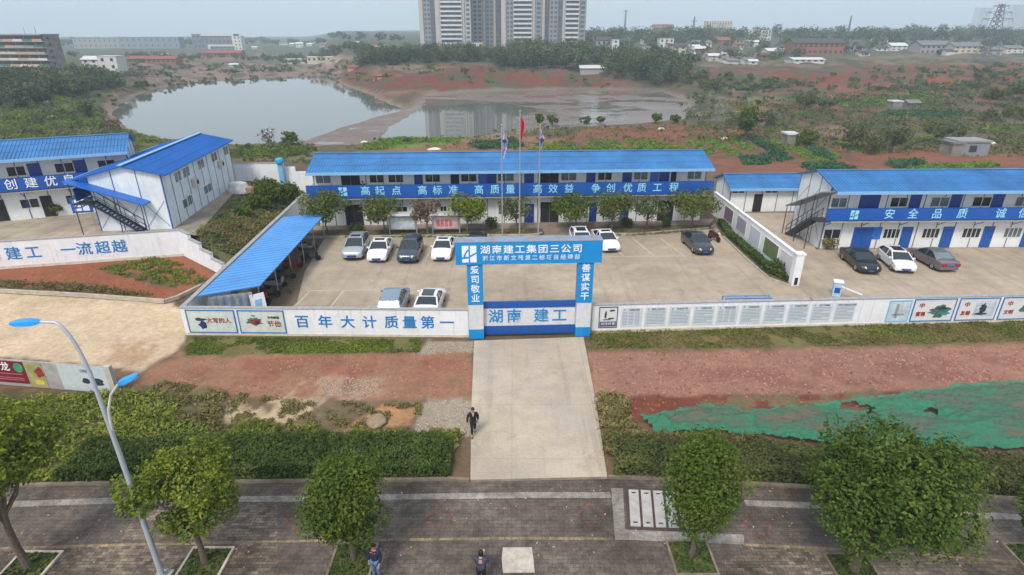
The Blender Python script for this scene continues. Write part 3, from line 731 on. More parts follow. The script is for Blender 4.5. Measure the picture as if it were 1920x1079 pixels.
for a, c in ((777,793),(914,931),(983,1001),(1099,1116),(1167,1184),(1235,1254)): feat(main, FR, 'door', a, c, 340, 3.3, 5.6)
for a, c in ((640,675),(845,861),(1013,1047),(1257,1267)): feat(main, FR, 'door', a, c, 340, 3.3, 5.6, M_DARK, double=(c - a) > 20)  # open doorways as dark panels, the room's shade put into the colour
for a, c in ((897,913),(1218,1234)): feat(main, FR, 'sign', a, c, 340, 3.9, 5.6)
for a, c in ((596,624),(744,764),(797,812),(825,838),(888,902),(934,950),(1125,1150),(1190,1214),(1284,1310)): feat(main, FR, 'win', a, c, 392, 1.0, 2.05)
for a, c in ((983,1001),(1163,1178),(1104,1118)): feat(main, FR, 'door', a, c, 405, .05, 2.15)
for a, c in ((648,681),(1013,1047),(1232,1261),(848,862)): feat(main, FR, 'door', a, c, 405, .05, 2.3, M_DARK, double=(c - a) > 20)
def logo_mesh(w, h, d=.012):
    """the builder's emblem: a white square cut by a rising sweep and an upright slot"""
    b = MB(); z = lambda p: [(x * w, -d, y * h) for x, y in p]
    for poly in ([(.0,.32),(.0,1),(.46,1),(.46,.80),(.30,.70),(.16,.50),(.08,.32)], [(.0,.0),(.0,.20),(.30,.22),(.46,.24),(.46,0)], [(.22,.34),(.30,.54),(.46,.70),(.46,.34)],
                 [(.56,1),(1,1),(1,.62),(.74,.50),(.56,.42)], [(.56,0),(.56,.30),(.74,.38),(1,.50),(1,0)]):
        b.prism(z(poly), (0, d, 0))
    return b
def place_logo(parent, x, y, z, w, h, m, name='emblem'):
    b = logo_mesh(w, h); b.v = [(p[0] + x, p[1] + y, p[2] + z) for p in b.v]
    return b.build(name, m, parent)
yb = -1.112
for pxs, word in (((685,712,743), '高起点'), ((792,820,850), '高标准'), ((898,928,957), '高质量'), ((1008,1037,1067), '高效益'), ((1117,1145,1177,1203,1232,1263), '争创优质工程')):
    text_many([(ch, 1.02, wall_mat4(plane_hit(FR, px, 357, yb)[0], yb - .012, 3.99)) for px, ch in zip(pxs, word)], M_LET, main, bold=.008)
x, z = plane_hit(FR, 642, 357, yb); place_logo(main, x - .4, yb - .002, 3.55, .85, .9, M_LET)

# ---- the right-hand block with the outside stair
FB = Frame((29.55, 52.6, 0), R(1.4))
rb = prefab('office_block', 'white two-storey site block with outside stair behind three parked cars', (29.55, 52.6, 0), R(1.4), 36.4, 5.8, 5.95, 7.05, band=(3.15, 4.25), yr=2.6, side=.3, bracing=lambda L, D: [q for y in (.1, 1.95, 3.8) for q in (((-.04, y, .4), (-.04, y + 1.8, 2.9), .012, .03), ((-.045, y, 5.4), (-.045, min(5.7, y + 1.8), 3.4), .012, .03))])
for a, c in ((1670,1703),(1824,1859),(1904,1936)): feat(rb, FB, 'win', a, c, 376, 4.1, 5.05)
feat(rb, FB, 'win', 1559, 1589, 376, 4.1, 5.05, M_GLASS2); feat(rb, FB, 'win', 1745, 1780, 378, 4.1, 5.05, M_GLASS2)
for a, c in ((1612,1650),(1706,1727),(1782,1803),(1860,1882),(1938,1960)): feat(rb, FB, 'door', a, c, 376, 3.1, 5.3, double=(c - a) > 30)
for a, c in ((1656,1687),(1729,1761),(1804,1838),(1882,1915)): feat(rb, FB, 'win', a, c, 437, 1.0, 2.0, panes=4)
feat(rb, FB, 'win', 1544, 1576, 438, 1.0, 2.0)
for a, c in ((1598,1635),(1688,1708),(1764,1784),(1840,1860),(1916,1938)): feat(rb, FB, 'door', a, c, 445, .05, 2.15, mat('bright blue door paint', (.012,.085,.36), .45, var=.12), double=(c - a) > 30)
feat(rb, FB, 'sign', 1637, 1653, 434, .95, 2.15)
for k in range(4):
    x = 22.5 + 3.64 * k
    window(rb, x, x + 1.5, 1.0, 2.0, 0, M_GLASS); door(rb, x + 1.7, x + 2.6, .05, 2.15, 0); window(rb, x, x + 1.5, 4.1, 5.05, 0, M_GLASS); door(rb, x + 1.7, x + 2.6, 3.1, 5.3, 0)
it = []
for px, ch in zip((1668,1712,1757,1804,1876,1919), '安全品质诚信'):
    x, z = plane_hit(FB, px, 402, yb); it.append((ch, 1.0, wall_mat4(x, yb - .012, 3.70)))
text_many(it, M_LET, rb, bold=.006)
x, z = plane_hit(FB, 1602, 402, yb); place_logo(rb, x - .35, yb - .002, 3.28, .75, .85, M_LET)
def stair(parent, a, c, w, n, side, rail=.95, m=M_STEEL):
    """an open steel flight from a (foot) to c (head); side = horizontal unit vector across the flight"""
    a, c, sd = Vector(a), Vector(c), Vector(side)
    b = MB()
    for s in (0, w): b.bar(a + sd * s, c + sd * s, .05, .2)
    for k in range(n):
        p = a.lerp(c, (k + .5) / n); d = (c - a); d.z = 0; d.normalize()
        b.add([p - d*.13, p + d*.13, p + d*.13 + sd*w, p - d*.13 + sd*w, p - d*.13 - Vector((0,0,.04)), p + d*.13 - Vector((0,0,.04)), p + d*.13 + sd*w - Vector((0,0,.04)), p - d*.13 + sd*w - Vector((0,0,.04))],
              [(0,1,2,3),(7,6,5,4),(0,4,5,1),(1,5,6,2),(2,6,7,3),(3,7,4,0)])
    st = b.build('stair_flight', m, parent)
    r = MB()
    for s in (0, w):
        up = Vector((0, 0, rail)); r.bar(a + sd*s + up, c + sd*s + up, .05, .05); r.bar(a + sd*s + up*.5, c + sd*s + up*.5, .03, .03)
        for k in range(6):
            p = a.lerp(c, k / 5) + sd*s; r.bar(p, p + up, .035, .035)
    r.build('railing', m, st)
    return st
stair(rb, (-1.25, 4.4, .05), (-1.25, .2, 3.05), 1.0, 16, (1, 0, 0))
b = MB(); b.box(-1.35, -.06, -1.1, .25, 3.0, 3.1); b.build('stair_landing', M_STEEL, rb)
b = MB(); b.prism([(-1.5, -1.2, 5.95), (-1.5, 4.9, 3.0), (-1.5, 4.9, 2.9), (-1.5, -1.2, 5.85)], (1.44, 0, 0)); b.build('stair_canopy', mat('grey sheet canopy', (.22,.25,.27), .5, var=.2), rb)
for y, z in ((4.7, 3.0), (2.2, 4.2), (0, 5.2)): MB().bar((-1.42, y, .02), (-1.42, y, z), .06, .06).build('canopy_post', M_STEEL, rb)

# ---- the single-storey block between them
FS = Frame((25.1, 65.2, 0), R(1.7))
sb = prefab('storage_block', 'low single-storey white block with blue roof between the two office blocks', (25.1, 65.2, 0), R(1.7), 11.0, 4.6, 2.85, 3.95, floors=1, gal=0, over=.5, side=.3, seam=1.9)
feat(sb, FS, 'door', 1412, 1428, 382, .05, 2.1, M_DARK)
for a, c in ((1372,1396), (1434,1458)): feat(sb, FS, 'win', a, c, 362, 2.2, 2.62)

# ---- left yard, two metres up: a block end-on and a block behind it
ZL = 2.2
near, far = G(325, 430, ZL), G(442, 345, ZL)
ax = (near - far); LG = ax.length; rzg = math.atan2(ax.y, ax.x)
xdir = ax.normalized(); ydir = Vector((-xdir.y, xdir.x, 0))
DG = 6.3
og = far - ydir * DG
FGm = Frame(og, rzg)
gb = prefab('gabled_block', 'white block with bright blue roof standing gable-end to the yard wall', og, rzg, LG, DG, 4.75, 6.0, band=(3.0, 4.1), back_he=5.15, roofm=M_ROOF_D, wallm=M_WPAN2, trim=M_BTRIM, yr=DG - 3.1, over=.55, side=.35, seam=1.9, bracing=lambda L, D: [q for y in (.15, 2.2, 4.2) for q in (((L + .04, y, .3), (L + .04, y + 1.9, 2.7), .012, .03), ((L + .045, y + 1.9, .3), (L + .045, y, 2.7), .012, .03))])
b = MB(); b.box(-.4, LG + .4, DG - 3.1 - .22, DG - 3.1 + .22, 6.06, 6.12); b.build('ridge_cap', M_GUT, gb)
def gfeat(kind, pa, pb, y, z0, z1, m=None):
    xa, xb = plane_hit(FGm, pa, y, DG)[0], plane_hit(FGm, pb, y, DG)[0]
    xa, xb = min(xa, xb), max(xa, xb)
    return window(gb, xa, xb, z0, z1, DG, m or M_GLASS2, sgn=1)
for pa, pb, y, m in ((327,341,337,M_GLASS2),(343,357,331,M_GLASS2),(371,384,316,M_GLASS2),(396,408,300,M_GLASS),(419,428,287,M_GLASS)): gfeat('win', pa, pb, y, 3.7, 4.7, m)
for pa, pb, y, m in ((345,366,396,M_GLASS2),(384,400,368,M_GLASS),(360,369,420,M_GLASS2)): gfeat('win', pa, pb, y, 1.0, 1.95, m)
for pa, y in ((366,342),(414,308)):
    x, z = plane_hit(FGm, pa, y, DG + .2)
    b = MB(); b.box(x - .45, x + .45, DG + .06, DG + .42, z - .35, z + .35); a_ = b.build('air_conditioner', mat('cream metal casing', (.56,.53,.46), .5, var=.2), gb, bevel=.03)
    b = MB(); b.lathe([(.24, DG + .422), (.24, DG + .44), (.05, DG + .45)], 14, (x - .12, 0, z), 'y'); b.build('fan_grille', M_DARK, a_)
# its stair against the gable, with a blue canopy
xg = LG
stair(gb, (xg + .1, DG - 2.35, .05), (xg + .1, .3, 2.9), 0.95, 14, (1, 0, 0), m=mat('navy steel', (.015,.022,.06), .5))
b = MB(); b.box(xg + .05, xg + 1.2, -1.1, .35, 2.82, 2.92); b.build('stair_landing', M_STEEL, gb)
b = MB(); b.prism([(xg + .02, -1.3, 5.0), (xg + .02, 4.9, 2.75), (xg + .02, 4.9, 2.63), (xg + .02, -1.3, 4.88)], (1.35, 0, 0)); b.build('stair_canopy', mat('blue stair canopy', (.014,.13,.50), .45, var=.12), gb)
for y, z in ((4.6, 2.72), (2.5, 3.45), (-.9, 4.7)): MB().bar((xg + 1.25, y, .02), (xg + 1.25, y, z), .06, .06).build('canopy_post', M_STEEL, gb)

A0, A1 = G(0, 417, ZL), G(118, 405, ZL)
d = (A1 - A0).normalized(); rzb = math.atan2(d.y, d.x); oL = A0 - d * 16
FL = Frame(oL, rzb)
xr, zr_ = plane_hit(FL, 236, 275, -1.3)
lb = prefab('office_block', 'white two-storey block with blue roof at the back of the raised left yard', oL, rzb, xr - .3, 5.6, 6.05, 7.3, band=(3.05, 4.25), yr=2.5, side=.3, trim=M_BTRIM, roofm=M_ROOF)
for pa, pb, y in ((12,49,322),(102,139,314),(182,216,306)): feat(lb, FL, 'win', pa, pb, y, 4.25, 5.2)
for pa, pb, y in ((52,77,318),(138,162,312)): feat(lb, FL, 'door', pa, pb, y, 3.1, 5.35)
for pa, pb, y in ((36,73,378),(122,152,370)): feat(lb, FL, 'win', pa, pb, y, 1.05, 2.0)
for pa, pb, y in ((78,100,384),(-10,12,392)): feat(lb, FL, 'door', pa, pb, y, .05, 2.15, M_DARK)
for k in range(4):
    x = 1 + 3.6 * k
    window(lb, x, x + 1.5, 1.05, 2.0, 0, M_GLASS); door(lb, x + 1.7, x + 2.6, .05, 2.15, 0); window(lb, x, x + 1.5, 4.25, 5.2, 0, M_GLASS); door(lb, x + 1.7, x + 2.6, 3.1, 5.35, 0)
it = []
for px, py, ch in zip((-18,19,57,94,129), (346,343,340,337,335), '共创建优良'):
    x, z = plane_hit(FL, px, py, yb); it.append((ch, 1.05, wall_mat4(x, yb - .012, 3.66)))
text_many(it, M_LETW, lb, bold=.006)
# ------------------------------------------------------------------ walls with writing
M_WALL = mat('white painted wall', (.76,.765,.80), .7, var=.09, scale=.9, bump=.05)
def streak(m, dark, amount):
    """rain streaks down a painted wall"""
    nt = m.node_tree; b = nt.nodes['Principled BSDF']; src = b.inputs['Base Color'].links[0].from_socket
    tc = nt.nodes.new('ShaderNodeTexCoord'); mp = nt.nodes.new('ShaderNodeMapping'); mp.inputs['Scale'].default_value = (5, 5, .35); n = nt.nodes.new('ShaderNodeTexNoise'); n.inputs['Scale'].default_value = 1; n.inputs['Detail'].default_value = 5
    nt.links.new(tc.outputs['Object'], mp.inputs[0]); nt.links.new(mp.outputs[0], n.inputs['Vector'])
    r = nt.nodes.new('ShaderNodeMapRange'); r.inputs[1].default_value = .55; r.inputs[2].default_value = .75; r.inputs[4].default_value = amount; nt.links.new(n.outputs['Fac'], r.inputs[0])
    mx = nt.nodes.new('ShaderNodeMix'); mx.data_type = 'RGBA'; mx.inputs['B'].default_value = (*dark, 1); nt.links.new(r.outputs[0], mx.inputs['Factor']); nt.links.new(src, mx.inputs['A']); nt.links.new(mx.outputs['Result'], b.inputs['Base Color'])
streak(M_WALL, (.42,.41,.39), .5); streak(M_WPAN, (.45,.45,.43), .4); streak(M_WPAN2, (.40,.42,.42), .45); streak(M_ROOF, (.10,.20,.36), .45); streak(M_ROOF_D, (.04,.16,.40), .35)
M_COPE = mat('grey wall coping', (.33,.33,.34), .8, var=.2)
M_SKIRT = mat('splashed wall foot', (.60,.55,.47), .8, var=.2, scale=2)
M_TXT = mat('blue wall lettering', (.010,.19,.50), .6, var=.15)
M_GATEB = mat('gate blue', (.008,.245,.60), .45, var=.10, scale=.7)
M_GATED = mat('gate deep blue', (.010,.085,.34), .45, var=.1)
M_GATEW = mat('gate panel white', (.60,.62,.66), .5, var=.12)
M_POSTER = mat('pale poster print', (.56,.62,.58), .6, var=.15, scale=2)
M_POSTW = mat('white poster print', (.66,.66,.66), .6, var=.10, scale=3)
M_INK = mat('dark ink print', (.035,.045,.055), .6, var=.5, scale=6)
M_INKG = mat('green ink print', (.02,.085,.075), .6, var=.6, scale=4, c2=(.12,.20,.19))
M_INKR = mat('red ink print', (.30,.03,.025), .6, var=.3, scale=5)
M_INKN = mat('navy ink print', (.03,.035,.14), .6, var=.3, scale=5)
M_FRAMEB = mat('blue poster frame', (.015,.17,.42), .5, var=.1)
M_FTXT = mat('grey fine print', (.27,.31,.38), .6, var=.2, scale=8)
class Run:
    """an upright wall from a to c; local x runs along it and -y is its face"""
    def __init__(s, a, c, flip=False):
        a, c = Vector(a), Vector(c); d = c - a; s.L = d.length; s.rz = math.atan2(d.y, d.x); s.loc = Vector((a.x, a.y, a.z)); s.fr = Frame(s.loc, s.rz)
def wall_thing(name, label, run, h, t=.24, cope=.05, cat='wall', h2=None):
    o = thing(name, label, cat, run.loc, run.rz); h2 = h if h2 is None else h2
    b = MB(); b.prism([(0, 0, -.3), (run.L, 0, -.3), (run.L, 0, h2), (0, 0, h)], (0, t, 0)); b.build('wall', M_WALL, o)
    b = MB(); b.prism([(-.04, -.05, h + .002), (run.L + .04, -.05, h2 + .002), (run.L + .04, -.05, h2 + cope), (-.04, -.05, h + cope)], (0, t + .1, 0)); b.build('coping', M_COPE, o)
    b = MB(); b.box(0, run.L, -.03, -.003, -.1, .12); b.build('wall_foot', M_SKIRT, o)
    return o
def chars(o, fr, pxs, py, s, size, z, m, y=-.004, bold=.01, xs=1.0):
    it = []
    for px, ch in zip(pxs, s):
        x, _ = plane_hit(fr, px, py, 0); it.append((ch, size, wall_mat4(x, y - .012, z) @ Matrix.Diagonal((xs, 1, 1, 1))))
    return text_many(it, m, o, bold=bold)
WL = Run((-22.45, 35.28, 0), (-2.95, 34.95, 0))
wl = wall_thing('front_wall', 'long white wall left of the gate painted with large blue characters', WL, 2.0)
chars(wl, WL.fr, (567,610,652,693,734,768,802,838), 606, '百年大计质量第一', 1.0, 1.0, M_TXT, bold=.012)
def framed_poster(fr, xa, xb, z0, z1, label, base, name='wall_poster', frame=M_FRAMEB, loc=None, rz=0, y=-.005, fw=.07):
    o = thing(name, label, 'poster', fr.M @ Vector((xa, y, z0)), rz); w, h = xb - xa, z1 - z0
    b = MB(); b.box(0, w, -.02, 0, 0, h); b.build('print', base, o)
    if frame:
        f = MB(); f.box(-fw, 0, -.045, .002, -fw, h + fw); f.box(w, w + fw, -.045, .002, -fw, h + fw); f.box(0, w, -.045, .002, -fw, 0); f.box(0, w, -.045, .002, h, h + fw); f.build('frame', frame, o)
    return o, w, h
rng = random.Random(5)
def blot(o, cx, cz, rx, rz_, m, n=14, name='picture', y=-.026, seed=1):
    """a ragged printed shape"""
    r = random.Random(seed); b = MB(); pts = []
    for k in range(n):
        a = 2 * math.pi * k / n; q = r.uniform(.6, 1.1)
        pts.append((cx + rx * q * math.cos(a), y, cz + rz_ * q * math.sin(a)))
    b.prism(pts, (0, .004, 0)); return b.build(name, m, o)
def px_span(fr, pa, pb, py): return plane_hit(fr, pa, py, 0)[0], plane_hit(fr, pb, py, 0)[0]
xa, xb = px_span(WL.fr, 354, 441, 605)
o, w, h = framed_poster(WL.fr, xa, xb, .22, 1.82, 'pale green framed poster at the far left end of the front wall', M_POSTER, rz=WL.rz)
blot(o, .85, .95, .42, .14, M_INK, seed=2); blot(o, .95, .55, .35, .34, M_INKN, seed=3)
text_obj('大写的人', .42, M_INKR, o, wall_mat4(2.1, -.03, .85), bold=.006)
xa, xb = px_span(WL.fr, 450, 533, 605)
o, w, h = framed_poster(WL.fr, xa, xb, .22, 1.82, 'pale green framed poster with a dark flower painting, beside the blue characters', M_POSTER, rz=WL.rz)
blot(o, 1.0, .85, .68, .34, M_INKG, seed=7, n=22); blot(o, 1.1, .8, .4, .26, M_INKR, seed=8, y=-.031); blot(o, 1.2, .75, .2, .14, M_INK, seed=9, y=-.036); blot(o, 1.0, 1.25, .2, .05, M_INK, seed=10)
text_obj('节俭', .5, M_INKR, o, wall_mat4(2.35, -.03, .62), bold=.004); text_obj('中华美德', .2, M_INK, o, wall_mat4(2.35, -.03, 1.12), bold=.004)

WRa, WRb, WRc = Vector((5.55, 35.72, 0)), Vector((20.9, 36.55, 0)), Vector((52.0, 38.1, 0))
WR = Run(WRa, WRb); WR2 = Run(WRb, WRc)
wr = wall_thing('front_wall', 'white wall right of the gate carrying ten grey text boards', WR, 2.0)
wr2 = wall_thing('front_wall', 'white wall at the right edge carrying framed ink-painting posters', WR2, 2.0)
xa, xb = px_span(WR.fr, 1124, 1156, 598)
o, w, h = framed_poster(WR.fr, xa, xb, .32, 1.82, 'small navy framed poster with a running dark figure next to the gate column', M_POSTW, frame=M_INKN, rz=WR.rz, fw=.05)
blot(o, .42, 1.0, .10, .36, M_INK, seed=4, n=10); blot(o, .85, 1.25, .22, .08, M_INK, seed=5); blot(o, .8, .66, .25, .07, M_INK, seed=6); blot(o, .5, .56, .34, .05, M_INK, seed=11)
MB().box(.03, w - .03, -.026, -.0205, .04, .42).build('caption_band', M_INKN, o); text_obj('诚信经营', .26, M_POSTW, o, wall_mat4(w / 2, -.032, .24))
M_BOARD = mat('pale blue text board', (.56,.62,.66), .55, var=.08, scale=2)
heads = ['工程概况牌','管理人员名单','安全生产牌','文明施工牌','消防保卫牌','环境保护牌','十项安全措施','安全技术要求','施工平面图','重大危险源公示牌']
bx = [(1164,1198),(1202,1236),(1240,1274),(1278,1312),(1316,1350),(1354,1388),(1392,1426),(1430,1464),(1468,1506),(1540-30,1560-6)]
ordn = ['first','second','third','fourth','fifth','sixth','seventh','eighth','ninth','wide tenth']
bx = [(1164,1199),(1203,1236),(1241,1274),(1279,1311),(1316,1348),(1353,1386),(1390,1422),(1428,1460),(1465,1498)]
z0_, z1_ = .30, 1.80
for k, (pa, pb) in enumerate(bx + [(1504, 1536)]):
    pass
k0 = 0
spans = [(1162,1198),(1204,1237),(1242,1276),(1281,1313),(1318,1350),(1355,1388),(1393,1424),(1429,1461),(1466,1502)]
LB = [(1165,'1166-1196'),]
cols = [1180,1220,1258,1297,1335,1370,1408,1446,1482,1520]
# board centres along the wall, evenly spaced in the photograph from the small poster to the map
xs0 = plane_hit(WR.fr, 1162, 598, 0)[0]; xs1 = plane_hit(WR.fr, 1604, 590, 0)[0]
pitch = (xs1 - xs0) / 10.0
for k in range(10):
    xa = xs0 + pitch * k + .08; xb = xa + pitch - .2
    o, w, h = framed_poster(WR.fr, xa, xb, .28, 1.76, f'pale blue text board on the white wall, {ordn[k]} from the gate column', M_BOARD, name='text_board', frame=None, rz=WR.rz)
    o['group'] = 'text boards on the front wall'
    blot(o, .2, h - .16, .08, .08, M_FTXT, n=8, name='badge', seed=k)
    text_obj(heads[k], .155, M_FTXT, o, wall_mat4(w / 2 + .12, -.03, h - .16), bold=.006)
    b = MB()
    for j in range(9):
        z = h - .36 - j * .115; q = rng.uniform(.5, 1) if j % 4 == 3 else 1
        if k in (0, 4): 
            for c_ in range(3): b.box(.1 + c_ * (w - .2) / 3, .1 + (c_ + .8) * (w - .2) / 3, -.023, -.0205, z, z + .045)
        else: b.box(.1, .1 + (w - .2) * q, -.023, -.0205, z, z + .045)
    b.build('text_lines', M_FTXT, o)
WRF = WR2.fr
xa, xb = px_span(WRF, 1672, 1706, 590)
xa, xb = px_span(WRF, 1665, 1703, 586)
o, w, h = framed_poster(WRF, xa, xb, .26, 1.78, 'blue-rimmed site map board between the text boards and the ink posters', mat('pale map print', (.50,.60,.66), .5, var=.25, scale=2), rz=WR2.rz, frame=mat('light blue rim', (.20,.48,.68), .5, var=.1))
for q, (c1, c2, m_) in enumerate((((.3,.4),(w-.3,.55), M_FTXT), ((.5,.2),(.7,1.3), M_FTXT), ((w*.6,.3),(w*.66,1.2), mat('pink map ink', (.6,.42,.42), .6)))): MB().box(c1[0], c2[0], -.024, -.0205, c1[1], c2[1]).build('map_line', m_, o)
for k, (pa, pb, lab, t2) in enumerate(((1712,1787,'framed white poster with a dark green landscape, left of the pagoda-like dark one','富强'),(1796,1867,'framed white poster with a black bird-like ink figure','友善'),(1876,1960,'framed white poster with a dark green hill, at the right edge of the wall','文明'))):
    xa, xb = px_span(WRF, pa, pb, 582)
    o, w, h = framed_poster(WRF, xa, xb, .22, 1.84, lab.replace(', left of the pagoda-like dark one', ', beside the map board'), M_POSTW, rz=WR2.rz)
    text_obj('中', .42, M_INKR, o, wall_mat4(.55, -.03, h - .45), bold=.006); text_obj(t2, .36, M_INKR, o, wall_mat4(.6, -.03, .5), bold=.008)
    if k == 0: blot(o, w*.66, .72, .95, .52, M_INKG, n=26, seed=21); blot(o, w*.7, .95, .5, .14, M_INK, seed=22, y=-.031); blot(o, w*.8, .5, .4, .16, mat('teal ink', (.03,.28,.30), .6, var=.3), seed=23, y=-.033)
    if k == 1: MB().box(w*.42, w - .15, -.024, -.0205, .25, h - .2).build('picture', mat('pale blue print', (.50,.56,.66), .6, var=.3, scale=2), o); blot(o, w*.63, .85, .28, .46, M_INK, seed=24, y=-.029); blot(o, w*.6, .42, .6, .10, M_INK, seed=25, y=-.031)
    if k == 2: blot(o, w*.68, .8, .95, .45, M_INKG, seed=26, n=20)

# ------------------------------------------------------------------ the gate
FG = Frame((-2.55, 34.62, 0), math.atan2(.35, 7.5)); LGt = 7.5
gate = thing('entrance_gate', 'tall blue entrance arch with white characters over the drive', 'gate', (-2.55, 34.62, 0), FG.inv.inverted().to_euler().z)
cw = 1.0
for k, x in enumerate((-.35, LGt - .62)):
    b = MB(); b.box(x, x + cw, -.02, .7, 0, .72); pl = b.build('column_plinth', M_GATEB, gate)
    b = MB(); b.box(x + .01, x + cw - .01, 0, .68, .722, 2.55); b.build('column', M_GATEW, gate)
    b = MB(); b.box(x - .01, x + cw + .01, -.015, .70, 2.552, 5.45); c_ = b.build('column', M_GATEB, gate)
    text_many([(ch, .60, wall_mat4(x + cw / 2, -.03, 5.02 - j * .67)) for j, ch in enumerate(('爱司敬业', '善谋实干')[k])], M_LETW, c_, bold=.006)
x0, x1 = -1.05, LGt + 1.05 - .2
b = MB(); b.box(x0, x1, -.12, .82, 5.452, 6.95); beam = b.build('beam', M_GATEB, gate)
b = MB(); b.box(x0 - .02, x1 + .02, -.14, .84, 6.952, 7.0); b.build('beam_cap', mat('weathered blue sheet', (.20,.33,.50), .6, var=.5, scale=1.3, c2=(.24,.20,.20)), gate)
W_ = x1 - x0
text_many([(ch, .60, wall_mat4(x0 + 1.9 + j * .735, -.135, 6.42) @ Matrix.Diagonal((1.12, 1, 1, 1))) for j, ch in enumerate('湖南建工集团三公司')], M_LETW, beam, bold=.006)
text_many([(ch, .36, wall_mat4(x0 + 1.88 + j * .455, -.135, 5.86)) for j, ch in enumerate('湘江市新文苑第二标项目经理部')], mat('light blue lettering', (.50,.68,.84), .5), beam, bold=.006)
place_logo(beam, x0 + .42, -.122, 5.62, .92, 1.12, M_LETW)
gl = thing('sliding_gate', 'white sliding gate panel with blue rails and large blue characters', 'gate', FG.M @ Vector((.66, .42, .12)), FG.inv.inverted().to_euler().z)
wl_ = 6.2
MB().box(0, wl_, 0, .10, .62, 1.95).build('panel', M_GATEW, gl)
MB().box(0, wl_, -.03, .13, .0, .618).build('rail', M_GATED, gl); MB().box(0, wl_, -.03, .13, 1.952, 2.42).build('rail', M_GATED, gl)
text_many([(ch, 1.05, wall_mat4(x, -.014, 1.28)) for x, ch in zip((.82, 2.05, 3.9, 5.15), '湖南建工')], mat('bright blue lettering', (.012,.22,.50), .5), gl, bold=.014)
MB().box(-.1, wl_ + .1, -.05, .15, -.1, -.005).build('track', M_STEEL, gl)

# dividing wall, slogan wall and the stepped walls
DW = Run((23.35, 65.6, 0), (23.3, 43.95, 0))
DWr = Run((23.05, 64.4, 0), (23.25, 43.9, 0))
o = thing('dividing_wall', 'white wall with small posters dividing the two car parks', 'wall', (23.25, 43.9, 0), math.atan2(64.4 - 43.9, -.2))
MB().box(.3, 20.5, -.11, .11, 0, 2.55).build('wall', M_WALL, o); MB().box(.3, 20.5, -.16, .16, 2.552, 2.62).build('coping', M_WALL, o)
MB().box(-.32, .298, -.32, .32, 0, 2.7).build('pillar', M_WALL, o, bevel=.04); MB().box(-.38, .36, -.38, .38, 2.702, 2.82).build('pillar_cap', M_WALL, o)
MB().box(-.345, -.322, -.12, .14, .12, .75).build('meter_box', M_DARK, o)
RZD = math.atan2(64.4 - 43.9, -.2)
def div_poster(y0, y1, z0, z1, label, m):
    M_ = Matrix.Translation((23.25, 43.9, 0)) @ Matrix.Rotation(RZD, 4, 'Z')
    q = thing('wall_poster', label, 'poster', M_ @ Vector((y0, .114, z0)), RZD); MB().box(0, y1 - y0, 0, .02, 0, z1 - z0).build('print', m, q)
    f = MB(); f.box(-.04, 0, 0, .035, -.04, z1 - z0 + .04); f.box(y1 - y0, y1 - y0 + .04, 0, .035, -.04, z1 - z0 + .04); f.box(0, y1 - y0, 0, .035, -.04, 0); f.box(0, y1 - y0, 0, .035, z1 - z0, z1 - z0 + .04); f.build('frame', M_SILL, q)
    return q
div_poster(14.2, 16.6, .7, 2.1, 'dim mauve framed poster at the far end of the dividing wall', mat('mauve print', (.22,.16,.20), .5, var=.4, scale=2))
div_poster(10.6, 13.0, .7, 2.1, 'greyish framed poster near the middle of the dividing wall', mat('grey violet print', (.34,.32,.38), .5, var=.2, scale=2))
q = div_poster(3.3, 6.2, .6, 2.1, 'green and brown framed poster near the pillar of the dividing wall', mat('green field print', (.08,.25,.06), .5, var=.5, scale=1.2, c2=(.16,.10,.09)))
div_poster(.7, 2.8, .6, 2.1, 'pale pink blank poster next to the pillar of the dividing wall', mat('pale pink print', (.62,.56,.60), .5, var=.1))
div_poster(7.2, 9.6, .6, 2.1, 'pale grey-blue poster between the violet and the green one on the dividing wall', mat('pale blue grey print', (.52,.57,.62), .5, var=.15))

SW = Run(RW0 + (RW0 - RW1) * 1.6, RW1)
sw = thing('slogan_wall', 'white retaining wall with blue characters above the red earth bed', 'wall', SW.loc, SW.rz)
MB().box(0, SW.L, 0, .25, -.4, 2.45).build('wall', M_WALL, sw); MB().box(-.03, SW.L + .03, -.05, .3, 2.452, 2.5).build('coping', M_COPE, sw)
MB().box(0, SW.L, -.03, -.003, -.2, .2).build('wall_foot', M_SKIRT, sw)
chars(sw, SW.fr, (-52,-12,24,62,130,157,192,225), 470, '湖南湘建工一流超越'[:2] + '建工'[:0] + '  建工' [:0] + '', 1, 1, M_TXT) if False else None
chars(sw, SW.fr, (-16,24,62), 474, '南建工', 1.25, 1.25, M_TXT, bold=.012)
chars(sw, SW.fr, (127,158,193,225), 467, '一流超越', 1.25, 1.25, M_TXT, bold=.012)
# the wall goes on downhill in steps to the shed
SS = Run(RW1, (-23.2, 44.6, 0)); st = thing('stepped_wall', 'white wall stepping down beside the grassy bank to the bike shed', 'wall', SS.loc, SS.rz)
n = 5; hs = [2.45, 2.0, 1.5, 1.05, .8]
b = MB(); c_ = MB()
for k in range(n):
    xa, xb = SS.L * k / n, SS.L * (k + 1) / n - .004; b.box(xa, xb, 0, .25, -.3, hs[k]); c_.box(xa - .03, xb + .03, -.05, .3, hs[k] + .002, hs[k] + .06)
b.build('wall', M_WALL, st); c_.build('coping', M_COPE, st)
SD = Run(SIDE1, SIDE0); sd = wall_thing('side_wall', 'white wall running back from the front corner behind the bike shed', SD, 2.2, h2=2.0)
e0, e1 = G(444, 372, ZL), G(522, 366, 1.8)
BW = Run(Vector((-36.0, 71.2, 1.9)), Vector((-28.4, 71.9, 1.9))); bw = wall_thing('back_wall', 'plain white wall behind the bank, between gabled block and office', BW, 2.4)
BW2 = Run(Vector((-28.35, 71.9, 1.2)), Vector((-24.4, 72.1, .9))); b2 = thing('stepped_wall', 'short white wall stepping down behind the office block corner', 'wall', BW2.loc, BW2.rz)
